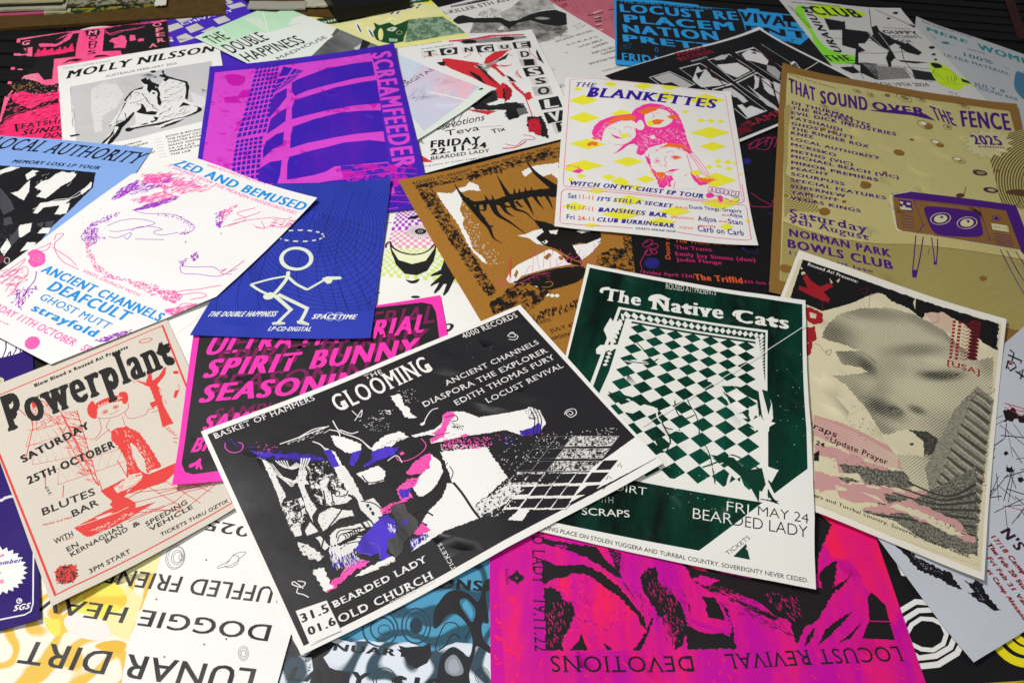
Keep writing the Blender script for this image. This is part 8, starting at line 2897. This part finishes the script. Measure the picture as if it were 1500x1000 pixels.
s.l('#242225',1.1,'355 442 352 439 348 439 346 442 346 447 349 450 353 450 356 446',closed=1)
s.l('#242225',1.1,'392 440 389 437 385 437 383 440 383 445 386 448 390 448 393 444',closed=1)
s.l('#242225',1.6,'400 512 346 475 281 434 233 374')
s.l('#242225',1.4,'344 612 328 552')
s.l('#242225',1.3,'371 597 356 537')
s.l('#242225',1.3,'390 552 417 548 433 562')
s.l('#242225',2.6,'425 544 443 499 417 435 425 341 429 230')
s.l('#242225',1,'440 535 437 446 441 354 444 232')
s.l('#242225',1.2,'301 385 326 409 389 384 451 354 462 298 448 240')
s.l('#242225',1.1,'299 369 327 392 390 367 435 341 446 296 433 238')
s.l('#242225',1.1,'299 348 332 361 388 341 413 315 412 272')
s.l('#242225',1.1,'291 331 332 340 380 323 394 294')
s.l('#242225',1.2,'331 390 370 384 408 384')
s.l('#242225',1.6,'189 453 229 420 233 385')
s.l('#242225',1.2,'233 603 219 544 196 536 211 506')
s.l('#242225',1.2,'458 491 499 456 517 411')
s.l('#242225',1.1,'332 386 337 372 331 367')
s.l('#242225',1.1,'342 386 347 372 341 367')
s.l('#242225',1.1,'353 387 358 373 352 368')
s.l('#242225',1.1,'363 387 368 374 362 368')
s.l('#242225',1.1,'374 388 379 374 373 369')
s.l('#242225',1.1,'385 389 389 375 383 369')
s.l('#242225',1.1,'395 389 400 375 394 370')
s.p('#242225','470 466 480 466 479 450 469 450',rag=0.5)
s.p('#242225','473 445 482 445 480 432 471 432',rag=0.5)
s.p('#242225','471 426 484 424 480 405 469 408',rag=0.5)
s.d('#242225',90,'167 887 336 784 286 553 163 478 165 638',2.6,0.8,None,19)
s.d('#242225',60,'341 660 468 554 398 445 270 451',2.2,0.7,None,20)
s.d('#242225',70,'163 435 236 330 182 183 161 298',3,1,None,29)
s.d('#242225',60,'296 201 464 188 405 180',3,1,None,30)
s.l('#e9e7e3',(1.4, 0.3),'266 367 251 311 240 272',smooth=0)
s.l('#e9e7e3',(1.4, 0.3),'280 367 262 308 252 274',smooth=0)
s.l('#e9e7e3',(1.4, 0.3),'294 368 273 304 265 275',smooth=0)
s.l('#e9e7e3',(1.4, 0.3),'296 343 284 301 277 277',smooth=0)
s.l('#e9e7e3',(1.4, 0.3),'310 343 296 298 289 278',smooth=0)
s.l('#e9e7e3',(1.4, 0.3),'324 344 307 295 302 280',smooth=0)
s.l('#e9e7e3',(1.4, 0.3),'327 319 318 292 314 281',smooth=0)
s.l('#e9e7e3',(1.4, 0.3),'341 320 329 288 327 282',smooth=0)
s.l('#e9e7e3',(1.4, 0.3),'355 320 341 285 339 284',smooth=0)
s.l('#e9e7e3',(1.4, 0.3),'357 295 352 282 352 285',smooth=0)
s.l('#e9e7e3',(1.4, 0.3),'371 295 364 278 365 287',smooth=0)
s.l('#e9e7e3',(1.4, 0.3),'386 296 375 275 377 288',smooth=0)
s.p('ink:#2c2468:#5238cc:50:0.42:0','494 384 525 379 542 338 522 283 476 263 450 231 456 199 419 195 417 242 385 242 361 274 341 299 392 340 431 355',rag=1)
s.p('ink:#2c2468:#5238cc:50:0.42:0','545 222 607 232 632 207 572 196 538 193',rag=1.2)
s.d('#f2f0ec',24,'509 348 534 314 513 288 495 318',4,0.8,-101,22)
s.p('ink:#c03c88:#ff5cb8:50:0.36:0','173 193 215 222 245 223 298 255 349 249 373 231 350 217 307 223 248 195 194 190',rag=1.6)
s.p('ink:#c03c88:#ff5cb8:50:0.36:0','576 251 631 277 646 226 595 232',rag=0.6)
s.d('ink:#c03c88:#ff5cb8:50:0.36:0',60,'509 415 563 423 630 405 595 385 511 385',5,1.2,-11,23)
s.l('ink:#c03c88:#ff5cb8:50:0.36:0',1.2,'505 408 543 416 589 408 626 397')
s.p('ink:#2a282a:#6c6a6a:20:0.5:0','566 412 609 397 602 351 619 302 613 267 566 247 526 233 495 196 472 190 458 236 473 274 525 281 545 336 544 385',rag=0.8)
s.p('ink:#2c2468:#5238cc:50:0.42:0','559 323 580 324 583 304 564 301',rag=0.5)
s.l('#6c5a9c',0.9,'261 258 314 274 361 274 395 245')
s.l('#6c5a9c',0.9,'264 230 317 245 373 231')
s.l('#6c5a9c',0.9,'261 276 308 295 362 292')
s.l('#6c5a9c',0.9,'407 303 431 270 413 216')
s.d('#f2f0ec',70,'256 352 333 281 348 245 230 258',8,0.8,-99,24)
s.d('ink:#2c2468:#5238cc:50:0.42:0',50,'256 334 330 274 317 245 233 265',7,0.9,-99,25)
s.d('#b49ae0',30,'330 274 348 245 267 237',3,0.8,None,26)
s.d('#f2f0ec',40,'548 229 653 223 651 205 544 190',6,0.8,-102,26)
s.p('#f2f0ec','303 199 322 206 363 209 408 206 463 205 461 184 351 185 322 188',rag=1.2)
s.p('#f2f0ec','166 303 206 290 203 194 173 193',rag=1.4)
s.a = 'drawing'
s.l('#242225',1.6,'618 332 658 328 684 282')
s.l('#242225',1.6,'656 309 695 326')
s.l('#242225',1.6,'672 355 688 320')
s.l('#f2f0ec',1,'106 247 87 290 77 283 102 255 122 266 100 287')
s.l('#f2f0ec',1,'89 258 79 242 97 223 110 202')
s.a = 'lettering'
s.t('#f2f0ec','BEARDED LADY',437,285,1428,284,71,'S')
s.t('#f2f0ec','OLD CHURCH',427,118,1396,95,82,'S')
s.t('#f2f0ec','SUNSHINE COAST',916,66,1394,53,25,'s')
s.a = 'date_panel'
s.p('#f2f0ec','47 174 163 157 162 18 43 18')
s.t('#242225','31.5',124,293,390,273,89,'k')
s.t('#242225','01.6',135,141,394,124,82,'k')
s.l('#8a8886',0.5,'60 23 161 17',smooth=0)
s.a = 'lettering'
s.t('#f2f0ec','TICKETS',1627,66,1635,390,43,'s')
s.a = 'keyboard_print'
s.p('blot:#242225:#dedcd8:330:0.5','1528 248 1586 216 1525 192 1464 224',rag=0.3)
s.l('#f2f0ec',0.5,'1528 248 1586 216 1525 192 1464 224',smooth=0,closed=1)
s.p('blot:#dedcd8:#242225:330:0.5','1468 283 1527 252 1467 227 1405 259',rag=0.3)
s.l('#f2f0ec',0.5,'1468 283 1527 252 1467 227 1405 259',smooth=0,closed=1)
s.p('blot:#242225:#dedcd8:330:0.5','1409 318 1468 287 1408 261 1346 293',rag=0.3)
s.l('#f2f0ec',0.5,'1409 318 1468 287 1408 261 1346 293',smooth=0,closed=1)
s.p('#242225','1349 353 1409 322 1349 296 1287 327',rag=0.3)
s.l('#8a8886',0.5,'1349 353 1409 322 1349 296 1287 327',smooth=0,closed=1)
s.p('#242225','1289 387 1349 356 1290 329 1227 360',rag=0.3)
s.l('#8a8886',0.5,'1289 387 1349 356 1290 329 1227 360',smooth=0,closed=1)
s.p('blot:#dedcd8:#242225:330:0.5','1453 215 1511 183 1452 159 1391 191',rag=0.3)
s.l('#f2f0ec',0.5,'1453 215 1511 183 1452 159 1391 191',smooth=0,closed=1)
s.p('blot:#242225:#dedcd8:330:0.5','1395 249 1453 218 1394 194 1333 225',rag=0.3)
s.l('#f2f0ec',0.5,'1395 249 1453 218 1394 194 1333 225',smooth=0,closed=1)
s.p('blot:#dedcd8:#242225:330:0.5','1336 283 1394 253 1336 228 1274 258',rag=0.3)
s.l('#f2f0ec',0.5,'1336 283 1394 253 1336 228 1274 258',smooth=0,closed=1)
s.p('#242225','1276 317 1335 287 1277 261 1215 291',rag=0.3)
s.l('#8a8886',0.5,'1276 317 1335 287 1277 261 1215 291',smooth=0,closed=1)
s.p('#242225','1217 350 1276 320 1218 294 1157 325',rag=0.3)
s.l('#8a8886',0.5,'1217 350 1276 320 1218 294 1157 325',smooth=0,closed=1)
s.p('blot:#242225:#dedcd8:330:0.5','1381 182 1438 151 1380 128 1320 158',rag=0.3)
s.l('#f2f0ec',0.5,'1381 182 1438 151 1380 128 1320 158',smooth=0,closed=1)
s.p('blot:#dedcd8:#242225:330:0.5','1322 215 1380 185 1323 161 1262 191',rag=0.3)
s.l('#f2f0ec',0.5,'1322 215 1380 185 1323 161 1262 191',smooth=0,closed=1)
s.p('blot:#242225:#dedcd8:330:0.5','1264 249 1322 219 1265 194 1204 224',rag=0.3)
s.l('#f2f0ec',0.5,'1264 249 1322 219 1265 194 1204 224',smooth=0,closed=1)
s.p('#242225','1205 282 1263 252 1207 227 1146 257',rag=0.3)
s.l('#8a8886',0.5,'1205 282 1263 252 1207 227 1146 257',smooth=0,closed=1)
s.p('#242225','1147 315 1205 285 1149 260 1088 290',rag=0.3)
s.l('#8a8886',0.5,'1147 315 1205 285 1149 260 1088 290',smooth=0,closed=1)
s.p('#f2f0ec','1319 152 1376 121 1307 89 1241 123',rag=0.3)
s.p('#242225','1310 149 1367 119 1310 96 1250 126',rag=0.3)
s.p('#f2f0ec','1261 185 1318 155 1250 122 1183 156',rag=0.3)
s.p('#242225','1252 182 1309 153 1253 129 1193 159',rag=0.3)
s.p('blot:#242225:#dedcd8:330:0.5','1204 218 1260 188 1193 155 1126 188',rag=0.3)
s.p('#242225','1194 215 1251 186 1195 161 1135 191',rag=0.3)
s.p('blot:#242225:#dedcd8:330:0.5','1146 251 1203 221 1135 187 1069 220',rag=0.3)
s.p('#242225','1134 245 1185 218 1139 198 1088 224',rag=0.3)
s.p('blot:#242225:#dedcd8:330:0.5','1088 284 1145 254 1078 219 1012 253',rag=0.3)
s.p('#242225','1077 277 1128 250 1081 230 1031 257',rag=0.3)
s.p('#f2f0ec','1250 120 1306 90 1238 58 1172 92',rag=0.3)
s.p('#242225','1240 117 1297 88 1241 65 1182 95',rag=0.3)
s.p('#f2f0ec','1192 153 1249 123 1182 90 1116 124',rag=0.3)
s.p('#242225','1183 150 1240 121 1184 97 1125 127',rag=0.3)
s.p('#f2f0ec','1135 185 1191 155 1125 122 1059 155',rag=0.3)
s.p('#242225','1126 182 1182 153 1128 129 1068 158',rag=0.3)
s.p('#f2f0ec','1078 217 1134 188 1069 154 1003 188',rag=0.3)
s.p('#242225','1067 211 1117 185 1072 165 1022 191',rag=0.3)
s.p('#f2f0ec','1021 250 1077 220 1012 186 947 220',rag=0.3)
s.p('#242225','1010 244 1060 217 1015 197 966 224',rag=0.3)
s.p('#f2f0ec','1181 89 1237 59 1171 28 1106 61',rag=0.3)
s.p('#242225','1172 86 1228 57 1174 34 1115 63',rag=0.3)
s.p('#f2f0ec','1125 121 1180 91 1115 59 1050 92',rag=0.3)
s.p('#242225','1115 118 1172 89 1118 66 1059 95',rag=0.3)
s.p('#f2f0ec','1068 152 1124 123 1059 91 994 124',rag=0.3)
s.p('#242225','1059 149 1115 121 1062 98 1003 127',rag=0.3)
s.p('#f2f0ec','1012 184 1067 155 1003 123 939 156',rag=0.3)
s.p('#242225','1001 178 1051 152 1006 133 957 159',rag=0.3)
s.a = 'printed_panel'
s.p('#f2f0ec','1643 174 1648 37 1199 48 1383 141 1490 154',rag=0.2)
s.a = 'keyboard_print'
s.p('#242225','1449 146 1504 115 1446 93 1390 124')
s.p('#242225','1369 122 1433 85 1371 65 1313 97')
s.p('#242225','1313 78 1365 54 1305 34 1243 64')
s.l('#242225',0.9,'1480 89 1501 98 1493 75',smooth=0)
s.l('#242225',0.9,'1401 61 1419 72 1423 54',smooth=0)
s.l('#242225',0.9,'1354 42 1375 45 1358 29 1379 37',smooth=0)
s.a = 'ink_specks'
s.d('#f2f0ec',170,'1147 467 1336 381 1610 261 1569 221 1345 307 1122 258 996 225 839 237 964 297',2.2,0.8,None,27)
s.d('#f2f0ec',90,'871 217 1039 273 1072 181 887 126',3.2,0.9,None,28)
s.d('#f2f0ec',20,'1276 1056 1528 884 1362 788 1235 915',0.9,0.5,None,29)
s.a = 'keyboard_print'
s.p('blot:#242225:#e9e7e3:260:0.45','840 231 960 246 1043 250 1059 189 960 174 837 172',rag=1)
s.a = 'drawing'
s.l('#242225',2.6,'832 377 838 310 837 218 840 170')
s.a = 'keyboard_print'
s.p('#f2f0ec','934 104 1009 125 1037 99 984 71',rag=0.5)
s.done()

s = Sheet('pink_yellow_portrait_poster', 'off-white poster with three women in neon pink over yellow diamonds and purple slanted lettering', 'poster', [(0.06605, 1.29193), (0.35226, 1.27441), (0.33867, 0.8797), (0.05049, 0.89573)], (288, 396), '#eeece6', lifts=[(1, 1, 5, 90), (0, 1, 3, 70), (1, 0, 3, 80)])
s.a = 'diamond_print'
s.p('#f1ec38','267 1518 316 1561 365 1534 316 1491',rag=0.3)
s.p('#f1ec38','470 1528 546 1588 619 1555 543 1495',rag=0.3)
s.p('#f1ec38','650 1549 727 1607 800 1580 723 1523',rag=0.3)
s.p('#f1ec38','54 1440 90 1465 127 1446 91 1423',rag=0.3)
s.p('#f1ec38','29 1311 129 1380 233 1332 132 1266',rag=0.3)
s.p('#f1ec38','615 1431 697 1509 775 1463 692 1386',rag=0.3)
s.p('#f1ec38','834 1432 975 1534 1105 1477 964 1383',rag=0.3)
s.p('#f1ec38','36 1119 140 1192 248 1144 144 1073',rag=0.3)
s.p('#f1ec38','318 1190 389 1240 459 1204 388 1154',rag=0.3)
s.p('#f1ec38','789 1281 821 1308 850 1293 818 1266',rag=0.3)
s.p('#f1ec38','891 1202 923 1233 951 1213 920 1182',rag=0.3)
s.p('#f1ec38','958 1208 989 1239 1016 1219 985 1189',rag=0.3)
s.p('#f1ec38','1026 1213 1054 1239 1079 1222 1050 1197',rag=0.3)
s.p('#f1ec38','834 1052 975 1144 1106 1102 964 1012',rag=0.3)
s.p('#f1ec38','53 835 171 908 291 864 173 793',rag=0.3)
s.p('#f1ec38','336 688 431 753 525 714 429 648',rag=0.3)
s.p('#f1ec38','888 913 979 980 1061 943 970 876',rag=0.3)
s.p('#f1ec38','348 968 405 1009 463 981 405 940',rag=0.3)
s.p('#f1ec38','970 771 997 797 1020 779 993 753',rag=0.3)
s.p('#f1ec38','1027 771 1058 798 1086 781 1054 754',rag=0.3)
s.p('#f1ec38','908 708 936 734 961 717 933 691',rag=0.3)
s.p('#f1ec38','972 724 998 745 1021 732 995 710',rag=0.3)
s.p('#f1ec38','1032 710 1058 736 1081 718 1054 693',rag=0.3)
s.p('#f1ec38','1087 769 1104 788 1118 774 1101 755',rag=0.3)
s.p('#f1ec38','39 607 159 677 281 635 161 566',rag=0.3)
s.p('#f1ec38','263 512 308 549 354 522 308 484',rag=0.3)
s.p('#f1ec38','476 521 537 571 596 542 535 492',rag=0.3)
s.p('#f1ec38','837 571 975 663 1101 613 963 523',rag=0.3)
s.p('#f1ec38','108 505 140 534 173 512 141 484',rag=0.3)
s.p('#f1ec38','367 443 411 474 453 455 410 424',rag=0.3)
s.p('#f1ec38','51 462 76 487 103 468 78 444',rag=0.3)
s.p('#f1ec38','555 607 611 657 665 626 608 576',rag=0.3)
s.a = 'printed_border'
s.l('#f78ab8',1.0,'34 1556 192 1579 473 1576 728 1584',smooth=0)
s.l('#f78ab8',1.0,'791 1578 1099 1553 1111 1526 1112 1095 1113 435 1124 420',smooth=0)
s.l('#f45ca4',1.0,'34 1556 36 1182 34 622 34 426',smooth=0)
s.a = 'title_lettering'
s.t('#38199a','THE',158,3689,516,3674,125,'Si')
s.t('#38199a','BLANKETTES',361,3395,2569,3421,265,'Bi')
s.a = 'portrait_print'
s.p('#fb3ba2','198 970 208 1040 248 1110 324 1165 394 1187 453 1198 484 1258 539 1313 587 1338 660 1336 719 1312 764 1259 789 1171 802 1092 810 994 838 842 825 826 788 854 746 914 678 924 609 889 562 860 538 800 510 773 482 792 495 870 473 896 427 871 393 819 347 775 393 857 450 922 485 974 481 1042 499 1092 464 1133 394 1125 336 1093 292 1036 270 969 262 890 236 932 220 914 208 942',rag=0.8)
s.p('#eeece6','292 1040 359 1096 429 1117 458 1078 474 1002 450 932 393 873 336 879 293 894 273 950',1)
s.p('#eeece6','543 1187 567 1247 628 1283 693 1271 724 1220 726 1163 686 1107 638 1079 582 1079 553 1106',1)
s.p('#eeece6','500 1131 523 1140 540 1088 527 1044 498 1044 487 1081',1)
s.p('#eeece6','575 980 601 999 611 966 586 951',rag=0.4)
s.d('#eeece6',120,'221 953 289 1098 453 1184 500 1160 336 1103 256 938',5,0.55,44,31)
s.d('#eeece6',90,'489 1228 696 1329 794 1152 769 1126 694 1297 537 1236',5,0.6,-28,32)
s.d('#eeece6',170,'521 1027 732 1099 800 1052 812 876 724 940 586 892 528 817',3,1.1,-42,33)
s.d('#eeece6',60,'497 1005 567 1014 550 820 482 811',5,0.6,-77,39)
s.p('#fb7628','336 1146 394 1178 489 1182 476 1134 383 1132 278 1068',rag=0.7)
s.p('#fb7628','501 1230 574 1293 646 1297 621 1261 536 1196',rag=0.7)
s.p('#fb7628','588 1144 624 1168 677 1166 640 1113 604 1106',rag=0.4)
s.p('#f1ec38','552 1129 588 1150 604 1098 569 1082',rag=0.4)
s.p('#fb7628','691 1213 739 1233 774 1219 736 1177 719 1182',rag=0.8)
s.p('#fb7628','199 931 239 926 251 914 211 901',rag=0.8)
s.p('#fb7628','166 853 200 883 240 881 234 838 206 845 184 828',rag=1)
s.p('#f1ec38','371 980 417 995 445 969 405 940',rag=0.4)
s.l('#fb3ba2',0.9,'319 980 348 964 393 942')
s.l('#fb3ba2',0.9,'325 975 359 950 393 938')
s.l('#fb3ba2',0.9,'371 1029 388 1011 376 994')
s.l('#fb3ba2',0.9,'406 1052 440 1066 458 1048')
s.l('#fb3ba2',0.9,'307 1032 336 1045 357 1031')
s.l('#fb3ba2',0.9,'348 871 393 873 439 892')
s.l('#fb3ba2',0.9,'428 996 451 980 448 956')
s.l('#fb3ba2',0.9,'342 774 381 808 416 860')
s.l('#fb3ba2',0.9,'567 1261 597 1273')
s.l('#fb3ba2',0.9,'634 1288 681 1281')
s.l('#fb3ba2',0.9,'596 1232 607 1198 592 1175')
s.l('#fb3ba2',0.9,'615 1227 644 1241')
s.l('#fb3ba2',0.9,'573 1242 587 1230')
s.l('#fb3ba2',0.9,'456 913 495 899 542 930')
s.l('#fb3ba2',0.9,'475 1060 486 1003 480 964')
s.p('#fb3ba2','319 980 359 961 393 942 357 934 336 955')
s.p('#eeece6','566 804 631 873 722 892 787 835 809 747 815 650 832 574 842 489 700 456 707 588 636 594 599 615 573 656 567 729')
s.p('#fb3ba2','538 781 570 748 573 656 604 615 636 594 697 595 705 552 683 531 689 476 659 491 641 457 615 466 606 517 587 585 566 673 545 726',rag=1)
s.p('#fb7628','587 604 621 618 665 620 639 523 618 555',rag=0.9)
s.p('#fb3ba2','815 650 835 627 869 563 934 565 900 537 861 523 832 570 818 615',rag=0.8)
s.p('#fb7628','831 653 871 598 969 596 923 563 869 566',rag=0.9)
s.p('#f1ec38','820 651 860 675 886 652 862 617 829 622',rag=0.5)
s.p('#fb7628','631 873 701 927 791 912 838 852 789 873 722 886',rag=1.2)
s.d('#fb3ba2',60,'562 841 631 888 791 912 843 843 809 838 699 879 583 806',5,0.7,-11,37)
s.l('#fb3ba2',1,'809 838 849 752 886 652 937 600 980 594')
s.l('#fb3ba2',1,'821 840 870 738 918 631 970 605')
s.l('#fb3ba2',1,'835 849 882 757 929 642')
s.l('#fb3ba2',1,'803 819 814 730 826 652')
s.l('#fb3ba2',1,'566 804 559 747 573 656')
s.l('#fb3ba2',1,'592 733 613 745 636 728')
s.l('#fb3ba2',1,'589 714 613 710 630 720')
s.l('#fb3ba2',1,'626 756 604 761')
s.l('#fb3ba2',1,'672 791 661 743 671 712 655 687 673 672')
s.l('#fb3ba2',1,'696 774 717 798 753 793')
s.l('#fb3ba2',1,'702 764 727 760 748 774')
s.l('#fb3ba2',1,'663 620 693 639 721 651 746 662')
s.l('#fb3ba2',1,'677 608 709 620')
s.l('#fb3ba2',1,'674 819 703 842 719 826')
s.l('#fb3ba2',1,'624 701 640 681')
s.l('#fb3ba2',1,'701 464 715 537')
s.l('#fb3ba2',1,'796 621 773 599')
s.p('#fb3ba2','665 626 700 658 744 665 709 633')
s.p('#fb7628','706 787 740 801 772 782 727 757',rag=0.4)
s.p('#fb3ba2','623 730 622 727 619 724 614 722 609 721 605 722 602 724 601 727 602 730 605 733 610 735 615 736 619 735 622 733',1)
s.p('#fb3ba2','733 780 732 776 729 773 724 771 719 770 715 771 712 773 711 776 712 780 715 783 720 785 725 786 729 785 732 783',1)
s.d('#eeece6',36,'598 587 685 584 681 495 616 483',4,0.6,-82,38)
s.p('#fb3ba2','45 589 72 611 117 594 150 565 129 533 96 540 74 556',rag=0.9)
s.d('#fb3ba2',14,'50 608 139 600 140 545 63 555',5,0.6,-12,36)
s.a = 'diamond_print'
s.p('#f1ec38','322 477 378 529 433 492 377 440',rag=0.3)
s.p('#f1ec38','443 430 477 464 509 440 476 406',rag=0.3)
s.p('#f1ec38','25 566 75 603 126 579 77 543',rag=0.3)
s.p('#f1ec38','170 362 235 394 301 375 236 344',rag=0.3)
s.p('#f1ec38','333 290 431 353 528 320 429 256',rag=0.3)
s.p('#f1ec38','35 195 108 247 184 214 110 163',rag=0.3)
s.p('#f1ec38','269 154 386 227 503 188 385 112',rag=0.3)
s.p('#f1ec38','856 355 982 434 1097 392 971 316',rag=0.3)
s.p('#f1ec38','511 115 609 172 703 152 605 93',rag=0.3)
s.p('#f1ec38','600 228 700 291 795 265 695 203',rag=0.3)
s.p('#f1ec38','951 152 997 192 1035 162 990 124',rag=0.3)
s.p('#f1ec38','1105 227 1125 254 1139 231 1119 204',rag=0.3)
s.p('#f1ec38','1115 668 1128 686 1138 671 1124 653',rag=0.3)
s.p('#f1ec38','156 39 207 66 260 53 208 27',rag=0.3)
s.a = 'printed_border'
s.l('#f45ca4',1.0,'34 428 40 392 213 393 672 379 1098 397 1121 413 1126 439 1126 580',smooth=0)
s.l('#f45ca4',1.0,'37 350 27 327 29 61 36 35 447 52',smooth=0)
s.l('#f45ca4',1.0,'698 62 1098 42 1120 56 1131 354 1117 378 671 368 50 366 37 350',smooth=0)
s.a = 'lettering'
s.t('#38199a','WITCH ON MY CHEST EP TOUR',162,1020,2197,1005,102,'Bi')
s.t('#38199a',"IT'S STILL A SECRET",591,691,1708,694,89,'Bi')
s.t('#38199a','BANSHEES BAR',610,434,1623,452,95,'Bi')
s.t('#38199a','CLUB BURRINGBAR',596,209,1719,241,88,'Bi')
s.t('#38199a','Sat',168,706,300,704,111,'b')
s.t('#38199a','Fri',169,441,286,443,106,'b')
s.t('#38199a','Fri',166,202,282,203,105,'b')
s.t('#38199a','Dumb Things, Gregory',1966,726,2741,762,77,'b')
s.t('#38199a','Adjoa',2553,643,2738,642,78,'b')
s.t('#38199a','Adjoa',2076,463,2347,481,108,'b')
s.t('#38199a','Stan',2514,469,2723,468,112,'b')
s.t('#38199a','Carb on Carb',2054,233,2708,210,124,'b')
s.t('#fb6a50','11-11',335,708,542,704,97,'b')
s.t('#fb6a50','17-11',339,446,541,435,95,'b')
s.t('#fb6a50','24-11',329,202,560,209,94,'b')
s.t('#fb6a50','BRIS',1754,695,1937,704,47,'ri')
s.t('#fb6a50','and',2436,644,2532,640,52,'ri')
s.t('#fb6a50','IPSWICH',1676,446,2003,475,50,'ri')
s.t('#fb6a50','and',2374,484,2484,482,60,'ri')
s.t('#fb6a50','supporting',2059,338,2315,353,49,'ri')
s.t('#fb6a50','NSW',1790,239,1982,251,50,'ri')
s.t('#3c3478','TICKETS ONLINE NOW',1148,110,1731,139,41,'Si')
s.a = 'number_tile'
s.p('#f45ca4','919 522 965 522 954 471 908 471')
s.p('#eeece6','921 515 960 516 951 476 913 477')
s.t('#38199a','2',2311,1206,2360,1201,68,'k')
s.p('#38199a','969 516 1015 516 1004 465 958 465')
s.p('#eeece6','972 509 1011 510 1001 470 963 471')
s.t('#f45ca4','0',2436,1191,2485,1185,68,'k')
s.p('#f45ca4','1017 509 1063 509 1052 458 1006 458')
s.p('#eeece6','1020 502 1058 503 1049 463 1011 464')
s.t('#38199a','2',2556,1174,2604,1168,68,'k')
s.p('#38199a','1058 501 1104 501 1093 450 1047 451')
s.p('#eeece6','1061 495 1099 495 1090 455 1052 457')
s.t('#f45ca4','3',2658,1154,2706,1148,68,'k')
s.a = 'drawing'
s.p('#fb3ba2','897 440 919 464 940 455 943 430 914 411 897 415',1)
s.p('#fb3ba2','965 433 988 445 995 403 977 380 968 399',1)
s.p('#f1ec38','1046 425 1086 437 1093 417 1067 393 1044 402',1)
s.l('#38199a',0.8,'1014 423 1034 409 1067 397 1094 421 1086 441 1058 433')
s.l('#38199a',0.7,'923 452 949 439 988 440 1003 422 1029 415')
s.p('#fb3ba2','1029 415 1050 404 1038 396')
s.done()
